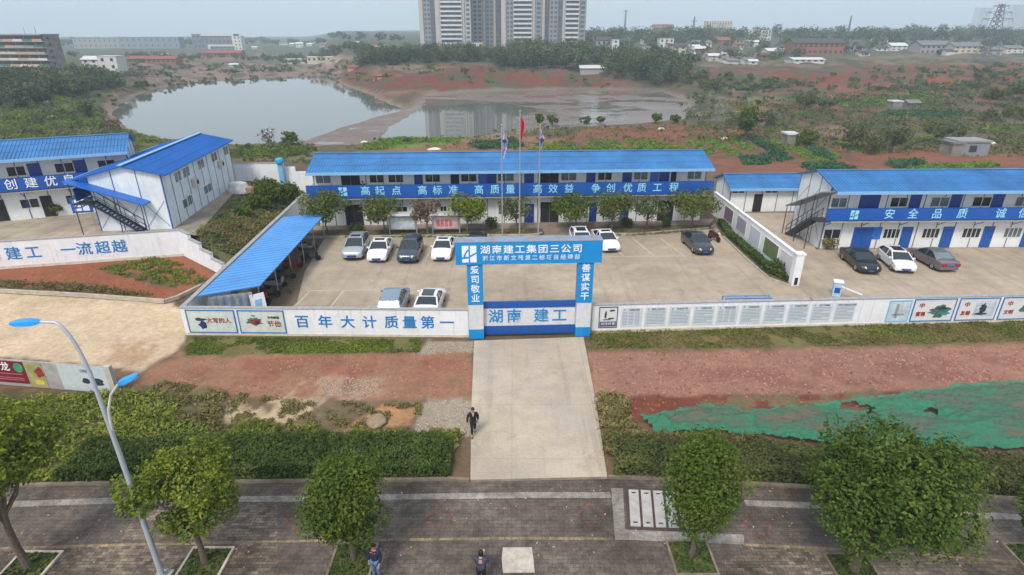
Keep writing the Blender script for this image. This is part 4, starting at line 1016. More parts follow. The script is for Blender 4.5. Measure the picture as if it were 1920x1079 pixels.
b = MB(); b.box(0, 1.3, 0, .24, -1, 2.6); b.box(1.302, 2.6, 0, .24, -1, 2.0); b.box(2.602, BW2.L, 0, .24, -1, 1.5); b.build('wall', M_WALL, b2)
bp = thing('water_tank', 'small bright blue tank on a pale blue stand behind the back wall', 'tank', (-28.55, 71.3, 1.9))
b = MB(); b.box(-.28, .28, -.2, .2, 0, 2.5); b.build('stand', mat('pale blue paint', (.20,.44,.66), .5, var=.1), bp)
b = MB(); b.lathe([(.05, 2.5), (.40, 2.52), (.5, 2.6), (.52, 2.95), (.42, 3.1), (.1, 3.15)], 14); b.build('tank', mat('bright blue plastic', (.02,.33,.62), .35, var=.1), bp, smooth=True)

# ------------------------------------------------------------------ bike shed
shed = thing('bike_shed', 'long open bike shed with a sloping light blue roof', 'shed', (-18.2, 37.6, 0))
P0, P1, P2, P3 = Vector((-21.8,36.45,2.35)), Vector((-18.0,37.8,2.55)), Vector((-18.66,56.3,2.55)), Vector((-22.7,55.2,2.35))
O_ = Vector((-18.2, 37.6, 0))
b = MB(); q = [p - O_ for p in (P0, P1, P2, P3)]; b.prism(q, (0, 0, -.07))
n = 30
for k in range(n + 1):
    a, c = q[0].lerp(q[3], k / n), q[1].lerp(q[2], k / n); b.bar(a + Vector((0,0,.02)), c + Vector((0,0,.02)), .06, .05)
b.build('roof', mat('light blue sheet', (.085,.285,.62), .45, var=.12, scale=.4), shed)
M_GALV = mat('galvanised steel', (.38,.40,.42), .45, metal=.5, var=.2)
for k in range(6):
    a = q[1].lerp(q[2], (k + .15) / 5.3); c = q[0].lerp(q[3], (k + .15) / 5.3)
    b = MB(); b.tube([(a.x - .35, a.y, 0), (a.x - .35, a.y, 2.42)], .05, 8); b.build('post', M_GALV, shed)
    b = MB(); b.tube([(c.x + .35, c.y, 0), (c.x + .35, c.y, 2.25)], .05, 8); b.build('post', M_GALV, shed)
    b = MB(); b.bar(c + Vector((0,0,-.12)), a + Vector((0,0,-.12)), .06, .1); b.build('rafter', M_GALV, shed)

def scooter():
    o = thing('parked_scooter', 'x', 'scooter', group='scooters under the bike shed')
    T = mat('black tyre rubber', (.018,.018,.02), .85, var=.2)
    for x in (-.62, .62):
        b = MB(); b.lathe([(.12,-.05),(.25,-.06),(.27,0),(.25,.06),(.12,.05)], 16, (x, 0, .27), 'y'); b.build('wheel', T, o, smooth=True)
    b = MB(); b.loft([[(x, s * w, z) for s, z in ((-1, zl), (1, zl), (1, zh), (-1, zh))] for x, w, zl, zh in ((-.85,.10,.45,.62),(-.6,.16,.40,.74),(-.15,.17,.28,.72),(.0,.16,.26,.36),(.35,.14,.26,.34),(.45,.17,.28,.80),(.58,.13,.5,.98),(.66,.05,.6,.95))]); b.build('body', None or M_STEEL, o, smooth=True)
    b = MB(); b.loft([[(x, s * w, z) for s, z in ((-1, zl), (1, zl), (1, zh), (-1, zh))] for x, w, zl, zh in ((-.72,.12,.73,.82),(-.4,.15,.73,.86),(-.05,.13,.72,.80))]); b.build('seat', M_DARK, o, smooth=True)
    b = MB(); b.tube([(.5,-.32,1.0),(.56,-.1,1.05),(.56,.1,1.05),(.5,.32,1.0)], .018, 6); b.tube([(.62,0,.35),(.54,0,1.05)], .025, 6); b.build('handlebar', M_STEEL, o)
    return o
sc0 = scooter(); first = True
M_SC = [M_STEEL, mat('dull red paint', (.22,.02,.02), .35, var=.1), mat('black paint', (.02,.02,.022), .3, var=.1), mat('grey paint', (.25,.26,.28), .35, var=.1)]
words = ['dark scooter nearest the front end of the bike shed', 'red scooter second under the front end of the bike shed', 'black scooter third from the front of the bike shed', 'grey scooter by the third post of the bike shed', 'dark scooter mid-way along the bike shed','red scooter by the rear half of the bike shed','black scooter standing in the open beyond the shed post','grey scooter furthest back under the bike shed']
for k, (x, y, a, c) in enumerate(((-19.0,38.9,20,0),(-19.3,40.0,15,1),(-19.0,41.2,24,2),(-19.2,43.2,18,3),(-19.1,45.0,15,0),(-19.3,47.4,22,1),(-18.3,49.3,12,2),(-19.5,52.2,18,3))):
    o = sc0 if k == 0 else copy_tree(sc0)
    o.location = (x, y, .02); o.rotation_euler = (0, 0, R(a)); o['label'] = words[k]
    for ch in o.children:
        if ch.name.startswith('body'):
            if k: ch.data = ch.data.copy(); ch.data.materials[0] = M_SC[c]
sheetm = mat('grey blue tarpaulin', (.20,.24,.29), .7, var=.35, scale=2)
o = thing('hanging_sheet', 'grey tarpaulin curtain hanging at the front end of the bike shed', 'tarpaulin', (-21.3, 36.75, 0), R(18))
NX, NZ = 40, 8; V = []; 
for j in range(NZ + 1):
    for i in range(NX + 1):
        V.append((i / NX * 2.9, .09 * math.sin(i * .9) * (1 - j / NZ * .6) + .04 * math.sin(i * 2.3 + j), .15 + j / NZ * 2.0))
mesh_np('sheet', V, [(j*(NX+1)+i, j*(NX+1)+i+1, (j+1)*(NX+1)+i+1, (j+1)*(NX+1)+i) for j in range(NZ) for i in range(NX)], sheetm, o, smooth=True).modifiers.new('thick', 'SOLIDIFY').thickness = .01
o = thing('display_board', 'white and blue board leaning at the front corner of the bike shed', 'board', (-18.5, 37.2, 0.02), R(38))
b = MB(); b.prism([(0,0,.1),(1.0,0,.1),(1.0,.35,1.9),(0,.35,1.9)], (0,.05,0)); b.build('panel', M_WALL, o)
b = MB(); b.prism([(.12,-.006,.2),(.55,-.006,.2),(.75,.24,1.5),(.3,.24,1.5)], (0,.004,0)); b.build('picture', mat('sky blue print', (.20,.45,.72), .5, var=.3, scale=2), o)

# ------------------------------------------------------------------ notice boards, flagpoles
def notice(label, px, py, m, w=3.0):
    p = G(px, py); o = thing('notice_board', label, 'notice board', (p.x, p.y, .1), R(3))
    for x in (-w/2 + .12, w/2 - .12):
        MB().box(x - .06, x + .06, -.06, .06, 0, 2.1).build('post', M_GALV, o)
    MB().box(-w/2 + .2, w/2 - .2, -.05, .05, .45, 1.85).build('case', M_GALV, o)
    q = MB().box(-w/2 + .3, w/2 - .3, -.07, -.052, .55, 1.75).build('display', m, o)
    b = MB(); b.prism([(-w/2 - .1, -.55, 2.05), (-w/2 - .1, .55, 2.05), (-w/2 - .1, .45, 2.22), (-w/2 - .1, -.45, 2.22)], (w + .2, 0, 0)); b.build('canopy', mat('grey canopy sheet', (.45,.45,.46), .6, var=.2), o)
    return o
n1 = notice('grey roofed notice board with a pale blue display beside the dark parked car', 757, 441, mat('pale notice print', (.46,.54,.57), .3, var=.25, scale=2.5))
n2 = notice('grey roofed notice board with a red and white display', 837, 440, mat('red white notice print', (.60,.42,.43), .3, var=.25, scale=2.5))
b = MB()
for k in range(4): b.box(-.95 + k * .42, -.62 + k * .42, -.074, -.0705, .75, 1.5)
b.build('notice_sheet', mat('deep pink print', (.50,.16,.18), .4, var=.4, scale=5), n2)
M_POLE = mat('brushed steel pole', (.55,.56,.57), .3, metal=.7, var=.1)
def flag(px, pby, ptop, label, m, em=None, seed=1, size=(1.1, 2.0)):
    p = G(px, pby); zt = ZY(px, ptop, p.y).z
    o = thing('flagpole', label, 'flagpole', (p.x, p.y, .05))
    MB().tube([(0,0,0),(0,0,zt)], [.075,.045], 10).build('pole', M_POLE, o)
    MB().lathe([(.01,-.1),(.09,-.06),(.11,0),(.08,.07),(.01,.1)], 10, (0,0,zt+.08)).build('finial', mat('gold finial', (.5,.36,.10), .35, metal=.6), o, smooth=True)
    MB().box(-.3,.3,-.3,.3,-.05,.12).build('base', M_CONC, o)
    # the cloth hangs slack, folded close to the pole
    nx, nz = 16, 22; V = []; r = random.Random(seed); ph = r.uniform(0, 6); L, Hh = size
    for j in range(nz + 1):
        t = j / nz
        for i in range(nx + 1):
            s_ = i / nx; sq = .30 + .18 * math.sin(t * 3 + ph)
            V.append((.05 + s_ * L * sq, .16 * math.sin(s_ * 9 + ph + t) * (1 - .3 * t), zt - .25 - t * Hh - s_ * L * (.75 + .2 * math.sin(ph))))
    f = mesh_np('flag', V, [(j*(nx+1)+i, j*(nx+1)+i+1, (j+1)*(nx+1)+i+1, (j+1)*(nx+1)+i) for j in range(nz) for i in range(nx)], m, o, smooth=True)
    f.modifiers.new('thick', 'SOLIDIFY').thickness = .006
    if em is not None:
        b = MB(); c = Vector(V[8*(nx+1)+6]); b.lathe([(.02,-.13),(.20,-.13),(.21,-.10),(.02,-.10)], 10, (c.x + .06, c.y - .13, c.z), 'y'); b.build('flag_emblem', em, f)
    return o
M_FW = mat('white violet flag cloth', (.55,.54,.66), .7, var=.35, scale=2.5, c2=(.16,.13,.36)); M_FR = mat('red flag cloth', (.55,.025,.03), .7, var=.15, scale=2)
flag(942, 447, 238, 'flagpole with a slack white and violet flag, left of the red flag', M_FW, M_INKN, 3)
flag(974, 447, 212, 'taller flagpole with a slack red flag between two white ones', M_FR, None, 8, (.75, 1.9))
flag(1009, 447, 238, 'flagpole with a slack white and violet flag, right of the red flag', M_FW, M_INKN, 12)

# ------------------------------------------------------------------ street lamps
M_LAMP = mat('grey lamp pole', (.42,.46,.52), .45, metal=.2, var=.12, scale=1); M_LHEAD = mat('blue lamp head', (.02,.30,.72), .35, var=.1)
def lamp(label, x, y, dz=0.0):
    o = thing('street_lamp', label, 'street lamp', (x, y, 0))
    MB().box(-.3,.3,-.3,.3,0,.12).build('base_plate', M_CONC, o)
    b = MB(); pts = [(0,0,.1),(-.02,.0,3),(-.05,0,6),(-.10,0,8.6)]; rad = [.11,.095,.08,.062]
    for k in range(1, 9):
        a = k / 8 * R(82); pts.append((-.10 - .62 * (1 - math.cos(a)), 0, 8.6 + 2.35 * math.sin(a))); rad.append(.062 - .002 * k)
    pts.append((pts[-1][0] - .45, 0, pts[-1][2] + .02)); rad.append(.045)
    b.tube(pts, rad, 12); b.build('pole', M_LAMP, o, smooth=True)
    e = pts[-1]
    def head(nm, c, d, L=.95):
        d = Vector(d).normalized(); side = Vector((0,1,0)); up = side.cross(d) * (1 if side.cross(d).z > 0 else -1)
        rings = []
        for t, w, h0, h1 in ((0,.05,-.03,.04),(.12,.12,-.06,.09),(.4,.17,-.07,.12),(.75,.17,-.06,.09),(.95,.10,-.04,.04),(1,.03,-.02,.02)):
            p = Vector(c) + d * L * t; rings.append([p + side*w + up*h0, p + side*w*.9 + up*h1*.6, p + up*h1, p - side*w*.9 + up*h1*.6, p - side*w + up*h0])
        q = MB().loft(rings).build(nm, M_LHEAD, o, smooth=True)
        g = MB(); a_, c_ = Vector(c) + d * L * .25 - up * .075, Vector(c) + d * L * .85 - up * .07
        g.add([a_ + side*.11, c_ + side*.1, c_ - side*.1, a_ - side*.11] + [p - up*.02 for p in (a_ + side*.11, c_ + side*.1, c_ - side*.1, a_ - side*.11)], [(0,1,2,3),(7,6,5,4),(0,4,5,1),(1,5,6,2),(2,6,7,3),(3,7,4,0)]); g.build('lens', mat('frosted lamp lens', (.6,.62,.62), .3), q)
        return q
    head('lamp_head', e, (-1, 0, -.03))
    arm = [(-.03,0,6.9),(.08,0,7.7),(.32,0,8.3),(.68,0,8.72)]
    MB().tube(arm, [.05,.045,.04,.035], 8).build('side_arm', mat('pale lamp arm', (.55,.54,.48), .5, var=.1), o, smooth=True)
    head('lamp_head', arm[-1], (.86, 0, .42), .8)
    return o
lamp('tall grey street lamp with two blue heads, at the lower left', -13.3, 15.75)
lamp('grey street lamp post cut off by the lower right corner', 19.9, 15.3)

# ------------------------------------------------------------------ hoarding beside the left track
h0, h1 = G(-260, 700), G(222, 740)
HB = Run(Vector((h0.x, h0.y, 0)), Vector((h1.x, h1.y, 0)))
hb = thing('roadside_hoarding', 'low roadside hoarding with a dark red advert and a pale one, left edge', 'hoarding', HB.loc, HB.rz)
hh = 1.75
def hx(px, py=705): return plane_hit(HB.fr, px, py, 0)[0]
xs = [0, hx(50, 700), hx(84, 703), hx(113, 706), hx(203, 715), HB.L]
MB().box(0, HB.L, 0, .12, 0, hh).build('wall', mat('grey rendered block', (.36,.34,.33), .85, var=.25, scale=1.5), hb)
p_ = MB().box(0, xs[1] - .02, -.02, -.003, .22, hh - .05).build('advert_panel', mat('dark red print', (.17,.012,.025), .5, var=.2), hb)
it = [('农家', .62), ]
text_many([(ch, .62, wall_mat4(xs[1] - 1.9 + j * .62, -.035, 1.28)) for j, ch in enumerate('沙龙')], M_LETW, p_, bold=.006)
MB().lathe([(.02,-.034),(.3,-.034),(.32,-.022),(.02,-.022)], 14, (xs[1] - .42, 0, 1.28), 'y').build('badge', mat('green badge', (.05,.30,.16), .5, var=.3), p_)
b = MB()
for z in (.42, .55, .82): b.box(xs[1] - 2.6, xs[1] - .3, -.026, -.0205, z, z + .05)
b.build('text_lines', mat('pink fine print', (.45,.16,.18), .6), p_)
p_ = MB().box(xs[1], xs[2], -.02, -.003, .05, hh - .05).build('advert_panel', mat('olive fruit print', (.24,.26,.09), .5, var=.6, scale=1.6, c2=(.42,.36,.20)), hb)
blot(p_, (xs[1] + xs[2]) / 2 + .3, 1.1, .38, .42, M_INKR, seed=31); blot(p_, xs[1] + .7, .4, .4, .2, mat('yellow print', (.6,.52,.08), .6, var=.3), seed=33)
p_ = MB().box(xs[3], xs[4], -.02, -.003, .05, hh - .02).build('advert_panel', mat('pale grey blue print', (.50,.56,.58), .5, var=.1), hb)
text_obj('文明施工', .22, M_FTXT, p_, wall_mat4((xs[3]+xs[4])/2 + .3, -.035, 1.42)); blot(p_, (xs[3]+xs[4])/2 + .1, .75, .28, .2, M_INK, seed=35, n=9); blot(p_, (xs[3]+xs[4])/2 + .8, .72, .42, .26, M_INK, seed=36, n=16)
MB().box(xs[4], xs[4] + .35, -.06, .18, 0, hh + .1).build('pillar', mat('pale rendered pillar', (.46,.43,.40), .85, var=.2), hb)

# ------------------------------------------------------------------ small things round the yards
def put(px, py, z=0.0): p = G(px, py, z); return (p.x, p.y, z + .012)
o = thing('barrier_rack', 'long low blue metal rack lying behind the right front wall', 'rack', (G(1360, 561, .65).x, G(1360, 561, .65).y, .012), R(2))
b = MB()
for y in (0, .5): b.bar((0,y,.62),(3.6,y,.62),.06,.06); b.bar((0,y,.12),(3.6,y,.12),.06,.06)
for x in (0,1.8,3.6):
    for y in (0,.5): b.bar((x,y,0),(x,y,.65),.06,.06)
b.build('frame', mat('blue rack steel', (.03,.16,.45), .5, var=.15), o)
b = MB()
for k in range(24): b.bar((.08 + k*.15,.02,.66),(.08 + k*.15,.48,.66),.05,.03)
b.build('slats', mat('pale blue slat', (.16,.33,.66), .5, var=.2), o)
o = thing('barrier_machine', 'white and blue barrier housing with a short white boom beside the right wall', 'barrier', put(1566, 556), R(-20))
MB().box(-.3,.3,-.25,.25,0,1.15).build('housing', mat('pale blue housing', (.38,.56,.76), .45, var=.15), o, bevel=.04)
MB().box(-.36,.36,-.31,.31,1.152,1.32).build('cap', M_WALL, o, bevel=.05)
MB().bar((.2,-.33,.98),(1.7,-.45,.55),.07,.1).build('boom', M_WALL, o)
MB().box(-.2,.2,-.262,-.252,.35,.8).build('panel', M_GATED, o)
o = thing('wheelie_bin', 'green wheelie bin by the wall of the right-hand block', 'bin', put(1875, 460), R(5))
b = MB(); b.loft([[(sx*w, sy*d, z) for sx, sy in ((-1,-1),(1,-1),(1,1),(-1,1))] for z, w, d in ((.1,.26,.28),(.95,.33,.36))]); b.build('body', mat('green bin plastic', (.02,.16,.08), .45, var=.15), o)
MB().box(-.36,.36,-.40,.40,.955,1.02).build('lid', mat('green bin lid', (.03,.20,.10), .45), o, bevel=.02)
for x in (-.3,.3): MB().lathe([(.03,-.03),(.1,-.03),(.1,.03),(.03,.03)], 12, (x,.32,.1), 'x').build('wheel', M_DARK, o)
o = thing('logo_sign', 'blue square sign with white emblem on two posts in the left yard', 'sign', G(166, 428, ZL), R(15))
for x in (-.62,.62): MB().tube([(x,0,0),(x,0,2.2)], .035, 8).build('post', M_GALV, o)
bb_ = MB().box(-.85,.85,-.08,-.02,1.5,2.95).build('board', mat('sign blue', (.012,.085,.42), .45, var=.1), o)
place_logo(bb_, -.6, -.082, 1.68, 1.2, 1.08, M_LETW)
o = thing('covered_goods', 'pile of goods under pale cloth by the gabled block', 'pile', (G(449, 362, ZL).x, G(449, 362, ZL).y, ZL + .005))
b = MB(); b.loft([[(w*math.cos(a)*1.0, d*math.sin(a), z) for a in [k*math.pi/6 for k in range(12)]] for z, w, d in ((0,1.3,.9),(.7,1.25,.85),(1.15,1.0,.6),(1.3,.4,.2))]); b.build('cloth', mat('pale cloth', (.58,.56,.58), .8, var=.35, scale=1.5), o, smooth=True)
b = MB(); b.box(.95,1.9,-.5,.4,0,.7); b.build('boxes', mat('tan carton', (.34,.23,.15), .8, var=.2), o, bevel=.03)
# chamber covers in the promenade
ch = [G(x, y) for x, y in [(1176,918),(1290,923),(1300,996),(1180,991)]]
cc = thing('chamber_covers', 'row of pale concrete chamber covers framed in brown steel in the pavement', 'cover', (ch[0].x, ch[0].y, 0.012))
b = MB(); pp = [Vector((p.x - ch[0].x, p.y - ch[0].y, 0)) for p in ch]
b.prism([pp[0] + Vector((-.1,.1,0)), pp[1] + Vector((.1,.1,0)), pp[2] + Vector((.1,-.1,0)), pp[3] + Vector((-.1,-.1,0))], (0,0,.012)); b.build('frame', mat('rusty steel frame', (.075,.05,.045), .8, var=.4), cc)
M_SLAB = mat('pale cover slab', (.40,.385,.365), .85, var=.2, scale=2)
for k in range(5):
    t0, t1 = k / 5 + .02, (k + 1) / 5 - .02
    b = MB(); a0, a1, b0, b1 = pp[0].lerp(pp[1], t0), pp[0].lerp(pp[1], t1), pp[3].lerp(pp[2], t0), pp[3].lerp(pp[2], t1)
    b.prism([p + Vector((0,0,.014)) for p in (a0.lerp(b0,.03), a1.lerp(b1,.03), a1.lerp(b1,.97), a0.lerp(b0,.97))], (0,0,.03)); sl = b.build('slab', M_SLAB, cc)
    h_ = MB()
    for tt in (.12, .88):
        c_ = a0.lerp(a1, .5).lerp(b0.lerp(b1, .5), tt); h_.box(c_.x - .09, c_.x + .09, c_.y - .03, c_.y + .03, .045, .055)
    h_.build('lifting_eye', M_DARK, sl)
ms = G(972, 1050); o = thing('manhole_slab', 'square pale concrete slab set in the pavement beside the photographing person', 'slab', (ms.x, ms.y, .012))
b = MB(); q = [(-.62,.55),(.55,.56),(.60,-.1),(.62,-.62),(-.60,-.64),(-.66,.0)]; b.prism([(x, y, 0) for x, y in q], (0,0,.03)); b.build('slab', mat('pale repaired concrete', (.47,.42,.36), .85, var=.25, scale=3), o)
# big stones on the waste ground
M_STONE = mat('brown stone', (.30,.22,.15), .85, var=.3, scale=3, bump=.4, bscale=8)
def rock(label, px, py, r, sq=.5, seed=1, m=None):
    p = G(px, py); rr = random.Random(seed); bm = bmesh.new(); bmesh.ops.create_icosphere(bm, subdivisions=3, radius=r)
    for v in bm.verts:
        n = 1 + .35 * (float(vnoise(v.co.x / r * 1.3 + seed, v.co.y / r * 1.3 + v.co.z / r * 2, seed)) - .5); v.co = v.co * n; v.co.z *= sq
    me = bpy.data.meshes.new('boulder'); bm.to_mesh(me); bm.free(); me.materials.append(m or M_STONE)
    o = bpy.data.objects.new('boulder', me); col.objects.link(o); o.location = (p.x, p.y, r * sq * .5); return prop(o, label, 'boulder')
rock('flat brown boulder on the waste ground left of the walking person', 707, 795, .55, .45, 3)
rock('small pale stone in the weeds by the drive edge', 868, 812, .18, .6, 6, mat('pale stone', (.42,.37,.31), .85, var=.2, scale=4, bump=.3))
rock('pale stone at the right edge of the drive', 1122, 755, .32, .5, 9, mat('pale stone', (.42,.37,.31), .85))

# green dust net over the spoil
def net():
    out = [(1195,786),(1240,782),(1300,768),(1350,766),(1395,777),(1450,773),(1550,762),(1640,752),(1720,742),(1800,728),(1920,724),(2200,716),(2200,870),(1920,850),(1800,850),(1700,842),(1640,836),(1560,842),(1500,838),(1440,826),(1380,822),(1300,815),(1250,822),(1215,826),(1222,812)]
    w = [(p.x, p.y) for p in (G(x, y) for x, y in out)]
    xs = [p[0] for p in w]; ys = [p[1] for p in w]; st = .085
    gx = np.arange(min(xs) - .3, max(xs) + .3, st); gy = np.arange(min(ys) - .3, max(ys) + .3, st)
    X, Y = np.meshgrid(gx, gy); sd = sdpoly(X + .25*(fbm(X*1.7, Y*1.7, 3)-.5), Y + .35*(fbm(X*1.7, Y*1.7, 9)-.5), w)
    for cx, cy, rr in ((1600,771,.30),(1740,782,.12)):
        c = G(cx, cy); sd = np.maximum(sd, rr - np.hypot((X - c.x)*.4, (Y - c.y)) + .5*(fbm(X*3, Y*3, 5)-.5))
    rid = np.abs(fbm(X*.55 + Y*.25, Y*1.6, 41, 5) - .5) * 2
    Z = .05 + .42 * (1 - rid)**3 * .5 + .55 * fbm(X*.35, Y*.45, 44, 3) * sstep(.0, -1.2, sd) + .16 * fbm(X*3 + Y, Y*5, 47, 4) + .16 * (1 - np.abs(fbm(X*1.1 + Y*1.3, Y*3.2 - X*.3, 48, 4) - .5) * 2)**4
    i = np.arange(X.size).reshape(X.shape)
    keep = (sd[:-1,:-1] < 0) & (sd[1:,:-1] < 0) & (sd[:-1,1:] < 0) & (sd[1:,1:] < 0)
    Fq = np.stack([i[:-1,:-1], i[:-1,1:], i[1:,1:], i[1:,:-1]], -1)[keep]
    m = bpy.data.materials.new('green dust net'); m.use_nodes = True; nt = m.node_tree; b = nt.nodes['Principled BSDF']; b.inputs['Roughness'].default_value = .55
    at = nt.nodes.new('ShaderNodeAttribute'); at.attribute_name = 'tint'; r = nt.nodes.new('ShaderNodeValToRGB'); e = r.color_ramp.elements
    e[0].color = (.17,.135,.092,1); e[0].position = .10; e[1].color = (.032,.215,.118,1); e[1].position = .92; x = e.new(.48); x.color = (.068,.146,.095,1)
    tc = nt.nodes.new('ShaderNodeTexCoord'); n = nt.nodes.new('ShaderNodeTexNoise'); n.inputs['Scale'].default_value = 7; n.inputs['Detail'].default_value = 6
    nt.links.new(tc.outputs['Object'], n.inputs['Vector']); ad = nt.nodes.new('ShaderNodeMath'); ad.operation = 'MULTIPLY_ADD'; ad.inputs[1].default_value = .7; nt.links.new(n.outputs['Fac'], ad.inputs[0]); 
    sb_ = nt.nodes.new('ShaderNodeMath'); sb_.operation = 'SUBTRACT'; sb_.inputs[1].default_value = .35; nt.links.new(at.outputs['Fac'], sb_.inputs[0]); nt.links.new(sb_.outputs[0], ad.inputs[2])
    nt.links.new(ad.outputs[0], r.inputs[0]); nt.links.new(r.outputs[0], b.inputs['Base Color'])
    b.inputs['Alpha'].default_value = .84
    mp = nt.nodes.new('ShaderNodeMapping'); mp.inputs['Scale'].default_value = (1.2, 4.5, 1); mp.inputs['Rotation'].default_value = (0, 0, .35); n3 = nt.nodes.new('ShaderNodeTexNoise'); n3.inputs['Scale'].default_value = 2.2; n3.inputs['Detail'].default_value = 7; n3.inputs['Roughness'].default_value = .7
    nt.links.new(tc.outputs['Object'], mp.inputs[0]); nt.links.new(mp.outputs[0], n3.inputs['Vector']); bp = nt.nodes.new('ShaderNodeBump'); bp.inputs['Strength'].default_value = .9; bp.inputs['Distance'].default_value = .12; nt.links.new(n3.outputs['Fac'], bp.inputs['Height']); nt.links.new(bp.outputs[0], b.inputs['Normal'])
    tint = np.clip(.25 + .9 * sstep(-.7, 0, sd) * .8 + .5 * (1 - rid)**3 + 1.5 * (fbm(X*.5, Y*.8, 61) - .5), 0, 1)
    o = mesh_np('dust_net', np.stack([X, Y, Z], -1).reshape(-1, 3), Fq, m, tint=tint.ravel(), smooth=True)
    prop(o, 'crumpled green dust net spread over the spoil on the right', 'dust net')
net()

# broken stone and clods on the bare strips
L_RUB = leaf_mat('red rubble', (.14,.055,.038), (.28,.145,.108), (.40,.25,.195), .0); L_GRV = leaf_mat('grey gravel', (.18,.14,.11), (.30,.245,.19), (.45,.39,.33), .0)
def rubble(name, polys, n, size, m, seed, thr=.4, patch=1.2):
    rs = np.random.RandomState(seed); out = []
    W_ = [[tuple(G(x, y)[:2]) for x, y in pl] for pl in polys]; A = np.array([abs(sum(a[0]*c[1]-c[0]*a[1] for a, c in zip(pl, pl[1:]+pl[:1])))/2 for pl in W_]); sh = A / A.sum()
    for pl, f in zip(W_, sh):
        k = int(n * f) + 1; xs = [p[0] for p in pl]; ys = [p[1] for p in pl]; q = np.column_stack([rs.uniform(min(xs), max(xs), k*5), rs.uniform(min(ys), max(ys), k*5)])
        q = q[inpoly(q[:,0], q[:,1], pl)]; q = q[fbm(q[:,0]/patch, q[:,1]/patch, seed, 4) > thr][:k]; out.append(q)
    q = np.concatenate(out); k = len(q); s = size * (.35 + 1.3 * rs.rand(k) ** 2.2); z = height(q[:,0], q[:,1])
    a = rs.rand(k) * 6.28; ca, sa = np.cos(a), np.sin(a); V = np.zeros((k, 5, 3))
    for i, (ux, uy) in enumerate(((1,.2),(-.1,.8),(-1,-.1),(.2,-.9))):
        jx, jy = ux * (.7 + .5*rs.rand(k)), uy * (.7 + .5*rs.rand(k)); V[:, i, 0] = q[:,0] + s*(jx*ca - jy*sa); V[:, i, 1] = q[:,1] + s*(jx*sa + jy*ca); V[:, i, 2] = z - .02
    V[:, 4, 0] = q[:,0] + s*.3*(rs.rand(k)-.5); V[:, 4, 1] = q[:,1] + s*.3*(rs.rand(k)-.5); V[:, 4, 2] = z + s*(.45 + .4*rs.rand(k))
    i0 = np.arange(k)[:, None]*5; F_ = np.concatenate([i0 + np.array([[j, (j+1) % 4, 4]]) for j in range(4)])
    prop(mesh_np(name, V.reshape(-1, 3), F_, m, None, tint=np.repeat(np.clip(.5 + rs.normal(size=k)*.25, 0, 1), 5)), None, None, None, 'stuff')
rubble('rubble', [[(1100,742),(1098,662),(1500,658),(1920,646),(2300,640),(2300,722),(1920,718),(1500,738)]], 11000, .075, L_RUB, 401, .38)
rubble('rubble', [[(300,730),(350,668),(884,668),(884,745),(500,742)]], 3200, .06, L_RUB, 402, .48)
rubble('gravel', [[(785,664),(800,640),(888,642),(888,662)],[(570,738),(600,714),(650,708),(710,712),(715,732),(650,742)],[(775,800),(800,752),(886,750),(884,815),(800,828)]], 4200, .06, L_GRV, 403, .36)
rubble('clods', [[(0,520),(200,495),(300,480),(380,525),(310,560),(150,552),(0,542)],[(1180,785),(1185,748),(1500,740),(1690,740),(1690,758),(1350,772)]], 2200, .08, leaf_mat('earth clods', (.13,.045,.024), (.23,.085,.042), (.33,.15,.08), .0), 404, .4)
# ------------------------------------------------------------------ plants: leaves are small faces, each with a tint of its own
L_CAMPHOR = leaf_mat('camphor leaves', (.075,.115,.014), (.160,.210,.024), (.33,.34,.046))
L_DEEP = leaf_mat('deep green leaves', (.042,.074,.011), (.088,.134,.018), (.19,.225,.034))
L_MID = leaf_mat('mid green leaves', (.036,.068,.012), (.075,.125,.020), (.175,.215,.038))
L_YARD = leaf_mat('yard tree leaves', (.055,.090,.025), (.115,.155,.036), (.29,.26,.045))
L_RUST = leaf_mat('rusty leaves', (.12,.085,.050), (.17,.125,.075), (.22,.18,.11))
L_HEDGE = leaf_mat('hedge leaves', (.030,.055,.013), (.064,.104,.022), (.145,.185,.042))
L_HEDGE2 = leaf_mat('bronze hedge leaves', (.042,.056,.020), (.082,.100,.032), (.17,.175,.055))
L_WEED = leaf_mat('weeds', (.090,.125,.022), (.18,.225,.036), (.33,.34,.07))
L_DRY = leaf_mat('dry grass', (.11,.10,.036), (.20,.175,.065), (.34,.29,.13))
L_FAR = leaf_mat('far wood leaves', (.036,.062,.030), (.075,.108,.045), (.155,.175,.068), .2)
L_VEG = leaf_mat('vegetable leaves', (.075,.15,.02), (.13,.235,.030), (.22,.33,.05))
L_VEG2 = leaf_mat('blue green vegetable leaves', (.03,.085,.04), (.05,.13,.06), (.09,.19,.085))
L_SHRUB = leaf_mat('scrub leaves', (.060,.085,.032), (.105,.135,.048), (.18,.20,.072))
M_BARK = mat('grey brown bark', (.13,.10,.075), .9, var=.35, scale=6, bump=.3)
M_TWIG = mat('pale twigs', (.26,.20,.155), .9, var=.3, scale=3)
NPR = np.random.RandomState
